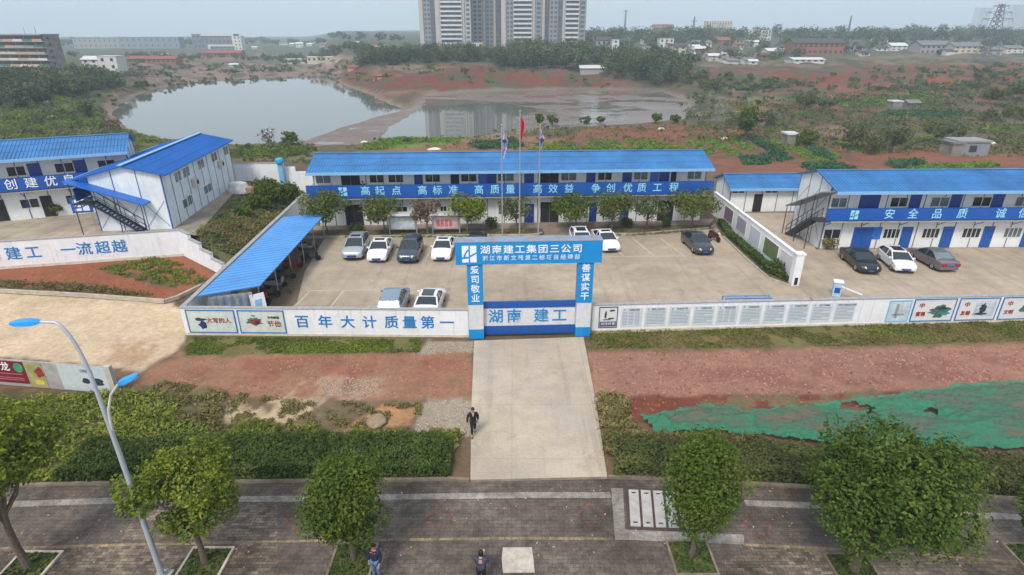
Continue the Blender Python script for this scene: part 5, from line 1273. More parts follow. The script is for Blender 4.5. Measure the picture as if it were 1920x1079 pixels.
def leaves(rs, cen, rad, n, size, flat=.85, shell=.45, tint0=None, up=.35, keep=None):
    """n leaf faces spread over blobs: cen (K,3), rad (K,)"""
    cen = np.asarray(cen, float); rad = np.asarray(rad, float); K = len(cen)
    w = rad ** 2; k = rs.choice(K, n, p=w / w.sum())
    d = rs.normal(size=(n, 3)); d /= np.linalg.norm(d, axis=1)[:, None] + 1e-9
    r = (shell + (1 - shell) * rs.rand(n)) ** .6 * rad[k]
    ragged = 1 + .34 * np.sin(d[:, 0] * 5 + k) * np.cos(d[:, 1] * 4 + k * 1.7)
    p = cen[k] + d * (r * ragged)[:, None] * np.array([1, 1, flat])
    nrm = d * .6 + rs.normal(size=(n, 3)) * .55 + np.array([0, 0, up]); nrm /= np.linalg.norm(nrm, axis=1)[:, None] + 1e-9
    t = np.cross(nrm, rs.normal(size=(n, 3))); t /= np.linalg.norm(t, axis=1)[:, None] + 1e-9
    b = np.cross(nrm, t); s = size * (.6 + .8 * rs.rand(n))[:, None]
    V = np.stack([p - t * s * .62, p - b * s * .34 + nrm * s * .06, p + t * s * .62, p + b * s * .34 + nrm * s * .06], 1)
    ct = rs.rand(K) * .5 + .2 if tint0 is None else np.asarray(tint0)
    tint = np.clip(ct[k] + rs.normal(size=n) * .15, 0, 1)
    return V.reshape(-1, 3), np.repeat(tint, 4)
def leaf_obj(name, V, tint, m, parent=None):
    return mesh_np(name, V, np.arange(len(V)).reshape(-1, 4), m, parent, tint=tint)
def tree(name, label, loc, h, w, cb, n, size, m, seed, clumps=14, trunk=.12, shape='round', lean=(0, 0), group=None, cat='tree', d=None, bark=None, limbs=9, flat=.8):
    """tapered trunk with limbs up into a crown of leaf clumps; crown from height cb to h, width w"""
    rs = NPR(seed); o = thing(name, label, cat, loc, 0, group); d = d or w
    cen, rad = [], []; hc = h - cb
    for i in range(clumps):
        for _ in range(30):
            q = rs.uniform(-1, 1, 3)
            if q @ q > 1: continue
            if (q @ q) ** .5 < .35 and i > 2: continue
            break
        t = (q[2] + 1) / 2
        prof = {'round': 1.0, 'cone': 1.15 - .75 * t, 'egg': .72 + .5 * t if t < .55 else 1.0 - .55 * (t - .55), 'flat': 1.1, 'broad': .95}[shape]
        rr = hc * rs.uniform(.12, .27) if shape != 'flat' else hc * rs.uniform(.22, .34)
        rr = min(rr, w * .27)
        cen.append((q[0] * (w / 2 - rr * .7) * prof + lean[0] * t, q[1] * (d / 2 - rr * .7) * prof + lean[1] * t, cb + rr * .6 + (hc - rr * 1.3) * t)); rad.append(rr)
    cen = np.array(cen); rad = np.array(rad)
    tint0 = np.clip(.30 + .28 * rs.rand(clumps) + .16 * (cen[:, 2] - cen[:, 2].mean()) / max(hc, .1), .1, .85)  # random per clump, plus top light painted in: higher clumps lighter
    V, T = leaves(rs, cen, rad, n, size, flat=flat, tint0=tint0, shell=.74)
    leaf_obj('crown', V, T, m, o)
    b = MB(); fork = cb + hc * .22
    wob = [(rs.normal() * trunk * .5, rs.normal() * trunk * .5) for _ in range(4)]
    pts = [(0, 0, -.1), (wob[0][0], wob[0][1], cb * .4), (wob[1][0], wob[1][1], cb * .8), (wob[2][0] + lean[0] * .15, wob[2][1] + lean[1] * .15, fork), (lean[0] * .6, lean[1] * .6, cb + hc * .75)]
    b.tube(pts, [trunk * 1.25, trunk, trunk * .85, trunk * .7, trunk * .2], 9)
    for i in range(min(limbs, clumps)):
        c = Vector(cen[i]); s = Vector(pts[2]).lerp(Vector(pts[3]), rs.rand()); mid = s.lerp(c, .5) + Vector((0, 0, -.12 * hc * rs.rand()))
        b.tube([s, mid, c], [trunk * .5, trunk * .32, trunk * .12], 6)
    b.build('trunk', bark or M_BARK, o, smooth=True)
    return o
# street trees
ST = [('street_tree', 'loose yellow-green street tree cut off by the left edge', (-18.75,16.2), 7.2, 4.8, 2.8, 13000, .135, L_CAMPHOR, 11, 26, .13, 'broad', (.4,.2)),
      ('street_tree', 'open-crowned street tree to the right of the tall street lamp', (-12.0,16.4), 5.6, 4.3, 1.9, 13000, .12, L_CAMPHOR, 12, 26, .11, 'round', (-.25,.3)),
      ('street_tree', 'dense round street tree behind the person in jeans', (-6.25,16.6), 5.3, 3.35, 1.25, 17000, .105, L_DEEP, 13, 28, .10, 'egg', (.1,.2)),
      ('street_tree', 'dark upright street tree beside the chamber covers', (7.1,16.75), 6.0, 3.2, 1.2, 17000, .105, L_DEEP, 14, 36, .11, 'egg', (.15,.2)),
      ('street_tree', 'largest broad bushy street tree on the right', (13.2,16.1), 6.6, 5.6, 1.4, 32000, .12, L_MID, 15, 44, .17, 'round', (1.0,.4)),
      ('street_tree', 'dark street tree cut off by the right edge', (20.7,16.6), 3.9, 2.7, 1.1, 8000, .11, L_DEEP, 16, 26, .11, 'egg', (.1,.1))]
M_GRASSB = mat('pit grass soil', (.075,.085,.025), .95, var=.5, scale=5)
for nm, lab, (x, y), h, w, cb, n, sz, m, sd_, cl, tr, sh, ln in ST:
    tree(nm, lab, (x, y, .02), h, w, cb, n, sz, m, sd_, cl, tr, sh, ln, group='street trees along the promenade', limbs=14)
    pit = thing('tree_pit', 'kerbed square grass pit under the ' + {11:'tree at the left edge', 12:'open-crowned street tree', 13:'dense round street tree', 14:'dark upright street tree', 15:'largest street tree', 16:'tree at the right edge'}[sd_], 'tree pit', (x, y - .1, .008), 0, 'tree pits along the promenade')
    b = MB(); a = .85
    for q in ((-a,a,-a,-a+.09),(-a,a,a-.09,a),(-a,-a+.09,-a+.091,a-.091),(a-.09,a,-a+.091,a-.091)): b.box(*q, 0, .10)
    b.build('kerb', M_KERB2 if sd_ > 12 else M_KERB, pit)
    MB().box(-a+.092, a-.092, -a+.092, a-.092, 0, .05).build('soil', M_GRASSB, pit)
    rs = NPR(sd_); xy = rs.uniform(-.74, .74, (420, 2)); V, T = leaves(rs, np.column_stack([xy, np.full(420, .08)]), np.full(420, .05), 520, .11, up=.1)
    g_ = leaf_obj('grass', V, T, L_HEDGE, pit); g_['kind'] = 'stuff'

# trees in the planting strips before the office
YT = [(615,443,360,78,L_YARD,'olive tree at the left corner of the office, by the bike shed'),(722,441,362,64,L_YARD,'rounded olive tree left of the pale notice board'),
      (802,440,369,52,L_RUST,'rusty half-bare tree between the two notice boards'),(876,440,358,66,L_CAMPHOR,'bright yellow-green round tree right of the red notice board'),
      (968,436,366,66,L_SHRUB,'sparse dark tree behind the flagpoles'),(1079,436,363,74,L_DEEP,'wide dark green tree behind the white car with the big sunroof'),
      (1146,437,356,66,L_YARD,'yellowish tree behind the white car parked right of the gate'),(1212,434,366,66,L_SHRUB,'grey-green thin tree in front of the right half of the office'),
      (1297,432,352,72,L_YARD,'bushy yellow-green tree at the right corner of the office')]
for k, (px, py, top, wp, m, lab) in enumerate(YT):
    p = G(px, py); ht = ZY(px, top, p.y).z; w = 1.28 * wp / 1085 * (p.y * CP + (H - ht/2) * SP)
    sparse = 'bare' in lab or 'sparse' in lab or 'thin' in lab
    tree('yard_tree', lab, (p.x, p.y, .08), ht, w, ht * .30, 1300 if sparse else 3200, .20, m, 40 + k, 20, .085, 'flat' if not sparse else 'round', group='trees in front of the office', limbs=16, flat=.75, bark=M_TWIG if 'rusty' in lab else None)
def bush(name, label, px, py, w, h, n, size, m, seed, z=None, group=None, clumps=7, cat='shrub', loc=None):
    p = loc or (G(px, py) if z is None else G(px, py, z)); rs = NPR(seed)
    o = thing(name, label, cat, (p[0], p[1], p[2] if len(p) > 2 else 0), 0, group)
    cen = np.column_stack([rs.uniform(-.28, .28, clumps) * w, rs.uniform(-.28, .28, clumps) * w, rs.uniform(.35, .62, clumps) * h]); rad = rs.uniform(.26, .36, clumps) * min(w, h * 1.3)
    V, T = leaves(rs, cen, rad, n, size); V[:, 2] = np.maximum(V[:, 2], .01)
    leaf_obj('foliage', V, T, m, o)
    b = MB()
    for i in range(4): b.tube([(0, 0, -.05), tuple(cen[i])], [.03, .012], 5)
    b.build('stem', M_BARK, o)
    return o
for k, (px, py, lab) in enumerate(((668,437,'round clipped shrub by the dark doors, left of the notice boards'),(921,429,'round clipped shrub left of the flagpoles'),(1175,428,'round clipped shrub between two trees, right of the office entrance'),(1249,428,'round clipped shrub near the right end of the office'))):
    bush('round_shrub', lab, px, py, 1.5, 1.3, 700, .16, L_HEDGE, 70 + k, group='round shrubs before the office')
bush('potted_shrub', 'brownish shrub in a pot by the corner of the right-hand block', 1549, 468, 1.4, 1.5, 700, .16, L_DRY, 80)
bush('potted_shrub', 'tall dark shrub by the doors in the left yard', 108, 406, 1.1, 2.0, 600, .18, L_DEEP, 81, z=ZL)
bush('round_shrub', 'dark rounded shrub at the near end of the dividing wall bed', 1453, 514, 2.2, 1.5, 1200, .17, L_HEDGE, 82)
# clipped strip along the dividing wall: a low hedge
def hedge(name, label, front, depth, h, n, size, m, seed, core, taper=0.0):
    """a hedge along the front line (world xy points), growing away from the camera by depth"""
    rs = NPR(seed); o = thing(name, label, 'hedge', (front[0][0], front[0][1], 0)); F_ = [Vector((p[0] - front[0][0], p[1] - front[0][1], 0)) for p in front]
    seg = [(a, c) for a, c in zip(F_[:-1], F_[1:])]; L = np.array([(c - a).length for a, c in seg]); k = rs.choice(len(seg), n, p=L / L.sum())
    A = np.array([s[0][:] for s in seg]); B = np.array([s[1][:] for s in seg]); t = rs.rand(n)[:, None]
    base = A[k] * (1 - t) + B[k] * t; nr = np.array([(-(s[1]-s[0]).y, (s[1]-s[0]).x, 0) for s in seg]); nr /= np.linalg.norm(nr, axis=1)[:, None]
    face = rs.rand(n); dep = np.where(face < .38, rs.rand(n) * .15, rs.rand(n)) * depth
    bump = .62 + .62 * fbm(base[:, 0] * .9 + 50, dep * 1.1 + seed, seed, 4)
    cum = np.concatenate([[0], np.cumsum(L)]); along = cum[k] + t[:, 0] * L[k]; bump *= .45 + .55 * np.clip(np.minimum(along, cum[-1] - along) / .5, 0, 1); dep = dep * (.86 + .28 * fbm(base[:, 0] * .7, base[:, 0] * 0 + seed, seed + 7, 3))
    z = np.where(face < .38, rs.rand(n) * h * bump, h * bump - rs.rand(n) ** 2 * .25 * h)
    p = base + nr[k] * dep[:, None]; p[:, 2] = z
    tint = np.clip(.05 + .9 * fbm(p[:, 0] * .9, p[:, 1] * .9, seed + 3, 3) + rs.normal(size=n) * .14, 0, 1)
    V, _ = leaves(rs, p, np.full(n, .05), n, size, up=.5); idx = None
    # one leaf per sample point
    d = rs.normal(size=(n, 3)) + np.array([0, -.5, .9]); d /= np.linalg.norm(d, axis=1)[:, None]; tt = np.cross(d, rs.normal(size=(n, 3))); tt /= np.linalg.norm(tt, axis=1)[:, None]; bb = np.cross(d, tt)
    s = size * (.6 + .8 * rs.rand(n))[:, None]
    V = np.stack([p - tt*s*.6, p - bb*s*.36, p + tt*s*.6, p + bb*s*.36], 1).reshape(-1, 3)
    leaf_obj('foliage', V, np.repeat(tint, 4), m, o)
    b = MB()
    for (a, c), nn in zip(seg, nr):
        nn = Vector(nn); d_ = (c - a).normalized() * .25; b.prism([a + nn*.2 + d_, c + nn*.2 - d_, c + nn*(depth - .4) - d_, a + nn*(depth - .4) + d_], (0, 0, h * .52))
    b.build('dark_core', core, o)  # solid dark boxes added behind the leaves, standing in for inner shade
    return o
M_CORE = mat('dark hedge core', (.022,.028,.012), .95, var=.4, scale=6)  # shade inside the hedge, put into the colour of its solid core
hedge('hedge', 'long dense clipped hedge left of the drive', [G(x, y) for x, y in ((100,909),(340,905),(590,902),(842,899))], 2.35, 1.0, 30000, .125, L_HEDGE, 90, M_CORE)
hedge('hedge', 'clipped bronze-green hedge right of the drive', [G(x, y) for x, y in ((1152,896),(1400,907),(1600,918),(1820,930),(2150,950))], 2.3, .85, 30000, .125, L_HEDGE2, 91, M_CORE)
dv = [(p.x, p.y) for p in P([(1474,531),(1437,515),(1402,482),(1358,443),(1344,420)])]
hedge('hedge', 'low dark hedge along the foot of the dividing wall', dv[::-1], .85, .75, 3600, .17, L_HEDGE, 92, M_CORE)

def scatter(name, polys, n, size, m, seed, h=.25, tint=.45, ground=True, tuft=3, patch=1.5, thr=.35, kind='stuff'):
    """tufts of blades and leaves over areas traced in the photograph: one object, nobody could count it"""
    rs = NPR(seed); out = []; T = []
    W_ = [[tuple(GT(x, y)[:2]) for x, y in pl] for pl in polys]
    A = np.array([abs(sum(a[0]*c[1]-c[0]*a[1] for a, c in zip(pl, pl[1:]+pl[:1])))/2 for pl in W_]); share = A / A.sum()
    for pl, sh in zip(W_, share):
        m_ = int(n * sh) + 1; xs = [p[0] for p in pl]; ys = [p[1] for p in pl]
        q = np.column_stack([rs.uniform(min(xs), max(xs), m_*5), rs.uniform(min(ys), max(ys), m_*5)])
        q = q[inpoly(q[:, 0] + .5*(rs.rand(m_*5)-.5), q[:, 1], pl)]
        q = q[fbm(q[:, 0]/patch, q[:, 1]/patch, seed, 4) > thr][:m_]; out.append(q)
    q = np.concatenate(out); k = len(q); z = height(q[:, 0], q[:, 1])
    hh = h * (.4 + 1.1 * fbm(q[:, 0]/(patch*1.3), q[:, 1]/(patch*1.3), seed+5, 3) ** 1.5) * 1.6
    tt = np.clip(tint + .9 * (fbm(q[:, 0]/patch, q[:, 1]/patch, seed+9, 4) - .5), 0, 1)
    p = np.repeat(np.column_stack([q, z]), tuft, 0); hr = np.repeat(hh, tuft); tr = np.clip(np.repeat(tt, tuft) + rs.normal(size=k*tuft) * .12, 0, 1)
    p[:, :2] += rs.normal(size=(k*tuft, 2)) * size * .6; p[:, 2] += rs.rand(k*tuft) * hr
    nn = k * tuft; d = rs.normal(size=(nn, 3)) + np.array([0, -.2, .7]); d /= np.linalg.norm(d, axis=1)[:, None]; a = np.cross(d, rs.normal(size=(nn, 3))); a /= np.linalg.norm(a, axis=1)[:, None]; b = np.cross(d, a)
    s = size * (.5 + rs.rand(nn))[:, None]
    V = np.stack([p - a*s*.7, p - b*s*.28, p + a*s*.7, p + b*s*.28], 1).reshape(-1, 3)
    o = leaf_obj(name, V, np.repeat(tr, 4), m)
    return prop(o, None, None, None, kind)
scatter('lush_weeds', [[(-250,905),(-250,760),(0,752),(120,748),(250,738),(330,748),(330,800),(200,850),(140,905)], [(160,860),(330,800),(330,830),(170,880)]], 7500, .15, L_WEED, 101, .30, .58, thr=.38, patch=1.1)
scatter('weeds', [[(260,805),(300,745),(420,745),(420,790),(560,800),(640,815),(780,808),(868,812),(850,850),(300,840)]], 3000, .13, L_DRY, 102, .22, .5, thr=.48, patch=.8)
scatter('weeds', [[(290,800),(420,790),(640,815),(860,815),(850,840),(300,840)]], 2400, .14, L_WEED, 103, .3, .45, thr=.46, patch=.9)
scatter('dry_grass', [[(255,765),(300,715),(420,735),(600,760),(640,800),(420,790)],[(520,800),(620,755),(790,760),(785,806)]], 1800, .12, L_DRY, 104, .12, .45, thr=.5, patch=.7)
scatter('verge_grass', [[(348,666),(352,634),(560,635),(790,638),(785,662)]], 3800, .11, L_WEED, 105, .07, .30, thr=.42)
scatter('verge_grass', [[(1100,655),(1112,624),(1500,616),(1920,601),(2300,592),(2300,630),(1920,640),(1500,652)]], 8000, .11, L_DRY, 106, .07, .42, thr=.40)
scatter('verge_grass', [[(1100,655),(1112,624),(1500,616),(1920,601),(2300,592),(2300,630),(1920,640),(1500,652)]], 4000, .11, L_WEED, 107, .08, .25, thr=.5)
scatter('weeds', [[(1115,748),(1180,748),(1168,790),(1215,830),(1250,822),(1250,840),(1140,860)]], 2600, .15, L_DRY, 108, .35, .5, thr=.36, patch=.7)
scatter('weeds', [[(1220,828),(1300,818),(1500,838),(1800,852),(2150,870),(2150,905),(1820,880),(1500,860),(1230,850)]], 3000, .15, L_DRY, 109, .3, .4, thr=.45, patch=.8)
scatter('weeds', [[(370,450),(440,376),(505,338),(578,366),(530,405),(440,480),(405,478)]], 5000, .18, L_SHRUB, 110, .22, .55, thr=.42, patch=1.2)
scatter('dry_grass', [[(370,450),(440,400),(505,395),(528,405),(440,480),(405,478)]], 6000, .17, L_DRY, 111, .25, .45, thr=.42, patch=1.2)
scatter('weeds', [[(185,505),(300,485),(350,500),(385,528),(330,540),(260,528)]], 1300, .15, L_WEED, 112, .16, .3, thr=.48, patch=.9)
scatter('dry_grass', [[(-200,552),(-200,535),(0,528),(150,536),(310,558),(150,552)]], 1500, .15, L_DRY, 113, .3, .3, thr=.45, patch=.9)
scatter('bed_grass', [[(565,444),(640,438),(880,436),(990,434),(1000,441),(880,446),(640,448)],[(1055,440),(1200,434),(1330,426),(1338,434),(1210,443),(1060,446)]], 3000, .16, L_DRY, 114, .14, .4, thr=.42, patch=1.0)
scatter('shed_litter', [[(500,570),(545,505),(590,450),(600,448),(565,505),(540,560)]], 1200, .12, L_DRY, 115, .05, .3, thr=.4, patch=.8)
# the dark shrubs at the top of the bank
for k, (px, py, w, h) in enumerate(((478,392,3.0,1.6),(512,380,4.6,2.7),(548,372,3.6,1.9),(500,368,3.8,2.2),(455,408,1.8,1.0))):
    p = GT(px, py); bush('bank_shrub', ('dark leafy shrub low on the grassy bank','tallest dark shrub on the bank behind the bike shed','dark shrub on the bank nearest the office corner','dark shrub at the top of the bank by the back wall','small shrub at the left end of the bank thicket')[k], px, py, w, h, 2200, .24, L_DEEP, 120 + k, loc=p, group='shrubs on the bank')
# vegetable beds behind the offices
VB = [[(1283,268),(1300,265),(1345,288),(1325,292)],[(1325,268),(1345,266),(1390,290),(1370,293)],[(1425,262),(1450,262),(1560,305),(1530,308)],[(1360,264),(1376,262),(1420,280),(1404,284)],[(1700,312),(1860,305),(1880,314),(1700,322)],
      [(1090,279),(1110,268),(1150,264),(1180,282)],[(1190,282),(1170,266),(1215,262),(1290,282)],[(670,282),(700,268),(790,255),(845,254),(865,268),(760,272),(720,282)],[(1565,195),(1640,184),(1730,170),(1745,178),(1690,194),(1600,200)],[(1835,242),(1930,236),(1930,246),(1840,248)],[(85,230),(160,223),(158,232),(90,238)],[(0,243),(70,240),(60,249),(0,252)],[(990,282),(1005,272),(1075,270),(1085,282)],[(1300,262),(1318,260),(1350,268),(1335,272)],[(1565,268),(1585,266),(1625,284),(1600,286)],[(1455,258),(1480,256),(1580,296),(1562,300)],[(1575,196),(1600,192),(1760,186),(1770,192),(1640,202)],[(1690,262),(1760,258),(1780,264),(1700,270)],[(450,284),(540,276),(600,282),(560,292),(450,296)],[(120,262),(240,256),(300,262),(200,272)]]
scatter('vegetable_beds', VB, 16000, .36, L_VEG, 130, .30, .5, thr=.22, patch=2)
VB2 = [[(1405,262),(1420,258),(1485,300),(1462,305)],[(1510,275),(1532,278),(1565,300),(1545,303)],[(1385,295),(1440,293),(1447,308),(1400,312)],[(1500,313),(1560,308),(1610,318),(1520,321)],[(1655,212),(1760,208),(1820,217),(1750,222),(1660,217)],[(1660,306),(1720,300),(1740,312),(1680,318)],[(880,270),(960,262),(985,276),(900,282)]]
scatter('vegetable_beds', VB2, 5000, .45, L_VEG2, 131, .5, .45, thr=.3, patch=2)
# field trees and bushes that can be told apart
FT = [('field_tree','dense dark round tree standing alone in the gardens',1397,262,196,62,L_DEEP,1500),('field_tree','small dark tree just right of the lone round tree in the gardens',1438,238,203,36,L_SHRUB,500),
 ('field_tree','broad dark field tree below the red tips',1508,206,168,62,L_SHRUB,900),('field_tree','low bush right of the broad field tree',1545,205,185,40,L_SHRUB,400),
 ('field_tree','grey-green willowy bush behind the low storage block',1510,276,244,42,L_DEEP,800),('field_tree','thin spreading tree in the gardens, left of the tall loose one',1596,280,228,70,L_SHRUB,1100),
 ('field_tree','tall loose tree in the middle of the right gardens',1672,286,218,78,L_SHRUB,1300),('field_tree','wide loose tree left of the grey garden shed',1765,272,222,86,L_SHRUB,1300),
 ('field_tree','small loose bush in front of the tall loose tree',1640,290,250,50,L_SHRUB,600),('field_tree','dark tree at the right edge above the gardens',1900,236,190,70,L_DEEP,1300),('field_tree','dark leafy clump left of the tree at the right edge',1860,188,160,44,L_DEEP,700),
 ('field_tree','dark bushy clump at the far right edge under the red tips',1912,190,152,60,L_DEEP,900),('field_tree','grey bush in the field by the right edge',1850,228,203,44,L_SHRUB,500),
 ('waterside_bush','dark bush at the head of the mud inlet, left one of the pair',1012,236,210,20,L_DEEP,400),('waterside_bush','dark bush at the head of the mud inlet, right one of the pair',1036,238,212,24,L_DEEP,400),
 ('waterside_bush','low dark bush on the inlet shore between the pair and the open mud',1100,234,219,34,L_DEEP,350),('waterside_bush','small dark bush alone on the inlet shore',1126,232,217,16,L_DEEP,250),('waterside_bush','dark bush on the far right part of the inlet shore',1229,232,212,26,L_DEEP,400),('waterside_bush','last dark bush on the inlet shore toward the meadow',1265,232,214,22,L_DEEP,350),
 ('lake_tree','dark round tree at the near lake shore',545,276,243,34,L_DEEP,700),('lake_tree','bare brown tree at the near lake shore',508,280,238,40,L_RUST,160),('lake_tree','green bush on the left lake shore',166,222,186,34,L_SHRUB,600),('lake_tree','small dark bush at the left corner of the lake',268,168,152,34,L_DEEP,400),('lake_tree','grey bare bush at the water edge behind the left blocks',215,246,222,40,L_RUST,200)]
for k, (nm, lab, px, py, top, wp, m, n) in enumerate(FT):
    p = GT(px, py); ht = max(1.2, ZY(px, top, p.y).z - p.z); dist = p.y * CP + (H - p.z) * SP; w = wp / F_PX * dist
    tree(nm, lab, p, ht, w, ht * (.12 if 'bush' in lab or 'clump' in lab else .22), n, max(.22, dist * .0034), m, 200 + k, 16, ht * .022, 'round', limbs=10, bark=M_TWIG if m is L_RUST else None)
# woods too far to count
def wood(name, poly, n, hr, wr, m, seed, per=110, leaf=None, tint=(.1, .85)):
    rs = NPR(seed); pl = [tuple(GT(x, y)[:2]) for x, y in poly]; xs = [p[0] for p in pl]; ys = [p[1] for p in pl]
    q = np.column_stack([rs.uniform(min(xs), max(xs), n*60), rs.uniform(min(ys), max(ys), n*60)]); q = q[inpoly(q[:, 0], q[:, 1], pl)][:n]
    z = height(q[:, 0], q[:, 1]); Vs, Ts = [], []
    for (x, y), zz in zip(q, z):
        h, w = rs.uniform(*hr), rs.uniform(*wr); c = 6
        d = rs.normal(size=(c, 3)); d /= np.linalg.norm(d, axis=1)[:, None]
        cen = np.column_stack([x + d[:, 0]*w*.28, y + d[:, 1]*w*.28, zz + h*.55 + d[:, 2]*h*.25]); rad = rs.uniform(.22, .34, c) * min(w, h)
        V, T = leaves(rs, cen, rad, int(per * 1.9), leaf or w*.10, flat=.8, shell=.7, tint0=np.full(c, rs.uniform(*tint)) + rs.normal(size=c)*.08); Vs.append(V); Ts.append(T)
    return prop(leaf_obj(name, np.concatenate(Vs), np.concatenate(Ts), m), None, None, None, 'stuff')
wood('bank_wood', [(-260,235),(-260,165),(0,158),(110,150),(215,152),(236,162),(222,172),(150,184),(60,205)], 240, (3.5,6.5), (4.5,7.5), L_FAR, 301, 130)
wood('point_wood', [(668,128),(690,116),(790,112),(905,106),(930,118),(860,121),(790,119),(700,124)], 150, (6,10), (6,9), L_FAR, 302, 130)
wood('point_wood', [(925,122),(930,106),(1000,100),(1100,100),(1140,112),(1090,134),(1000,135),(945,130)], 170, (7,11), (7,10), L_FAR, 303, 140)
wood('point_wood', [(1130,145),(1120,120),(1200,112),(1290,125),(1290,152),(1200,162)], 110, (6,10), (6,9), L_FAR, 304, 130)
wood('village_wood', [(1090,112),(1100,88),(1240,78),(1420,80),(1560,84),(1700,90),(1920,84),(2200,86),(2200,100),(1700,104),(1480,112),(1300,122)], 190, (4,7.5), (5,9), L_FAR, 305, 100)
wood('ridge_wood', [(1090,86),(1110,74),(1300,72),(1500,74),(1700,72),(1920,70),(2300,70),(2300,86),(1700,84),(1400,82),(1200,86)], 495, (9,16), (11,18), L_FAR, 306, 90)
wood('far_wood', [(-200,112),(130,108),(300,108),(420,112),(640,110),(790,104),(790,98),(600,104),(470,112),(300,114),(100,108),(-200,104)], 200, (3,6), (5,10), L_FAR, 307, 80)
wood('far_wood', [(-300,90),(300,88),(500,85),(790,84),(790,76),(500,76),(-300,80)], 300, (5,9), (12,22), L_FAR, 308, 70)
wood('tip_scrub', [(1262,172),(1275,150),(1340,142),(1480,150),(1490,166),(1380,172)], 82, (1.5,3.5), (4,7), L_SHRUB, 309, 80)
wood('tip_scrub', [(1560,160),(1700,145),(1900,140),(1920,170),(1700,176)], 67, (1.2,2.8), (4,7), L_SHRUB, 310, 70)

wood('field_scrub', [(1290,235),(1480,205),(1640,215),(1920,205),(1960,290),(1600,284),(1480,270),(1300,262)], 130, (.6,1.8), (1.5,3.6), L_SHRUB, 311, 60)
wood('field_scrub', [(1270,200),(1330,150),(1560,140),(1920,120),(2000,200),(1500,205)], 170, (.8,2.4), (3,7), L_SHRUB, 312, 60)
wood('field_scrub', [(640,275),(800,250),(1000,245),(1280,240),(1290,268),(1000,276)], 60, (.4,1.2), (1.2,3), L_SHRUB, 313, 50)
wood('field_scrub', [(0,270),(0,190),(150,190),(230,170),(190,235),(300,262)], 90, (.8,2.5), (2,4.5), L_SHRUB, 314, 60)
wood('field_scrub', [(440,300),(440,278),(560,272),(600,285),(585,310)], 50, (.5,1.6), (1.2,3), L_SHRUB, 315, 60)
wood('shore_scrub', [(620,150),(680,122),(800,122),(900,128),(1100,142),(1180,160),(900,160),(700,165)], 70, (.6,2), (2.5,6), L_SHRUB, 316, 50)
wood('shore_scrub', [(240,150),(640,138),(700,105),(240,108)], 160, (1,3), (4,9), L_SHRUB, 317, 50)

# fallen leaves and litter on the promenade
def litter():
    rs = NPR(77); n = 900; q = np.column_stack([rs.uniform(-22, 23, n), rs.uniform(14.6, 20.6, n)]); q = q[fbm(q[:,0]*.55, q[:,1]*.9, 12, 4) > .47]; k = len(q)
    a = rs.rand(k) * 6.28; s = .03 + .045 * rs.rand(k); z = np.full(k, .024); t = np.column_stack([np.cos(a), np.sin(a), rs.normal(size=k)*.15]); b = np.column_stack([-np.sin(a), np.cos(a), rs.normal(size=k)*.15])
    p = np.column_stack([q, z]); V = np.stack([p - t*s[:,None], p - b*s[:,None]*.5, p + t*s[:,None], p + b*s[:,None]*.5], 1).reshape(-1, 3)
    prop(leaf_obj('fallen_leaves', V, np.repeat(rs.rand(k), 4), leaf_mat('fallen leaves', (.16,.10,.05), (.28,.20,.12), (.45,.38,.30), .05)), None, None, None, 'stuff')
litter()

scatter('field_weeds', [[(1270,262),(1290,236),(1420,234),(1500,215),(1700,212),(2000,205),(2000,300),(1600,288),(1480,284)]], 2600, .45, L_DRY, 140, .35, .35, thr=.5, patch=5)
scatter('field_weeds', [[(1270,262),(1290,200),(1420,190),(1500,180),(1700,170),(2000,160),(2000,290),(1600,284)]], 5500, .55, L_SHRUB, 141, .6, .4, thr=.52, patch=6)
scatter('field_weeds', [[(640,280),(760,258),(960,246),(1290,236),(1290,284),(1000,284)]], 1500, .35, L_DRY, 142, .35, .35, thr=.42, patch=4)
scatter('field_weeds', [[(0,285),(0,200),(170,190),(205,235),(330,270),(420,280),(560,270),(590,300),(440,300)]], 9000, .45, L_WEED, 143, .4, .25, thr=.42, patch=4)
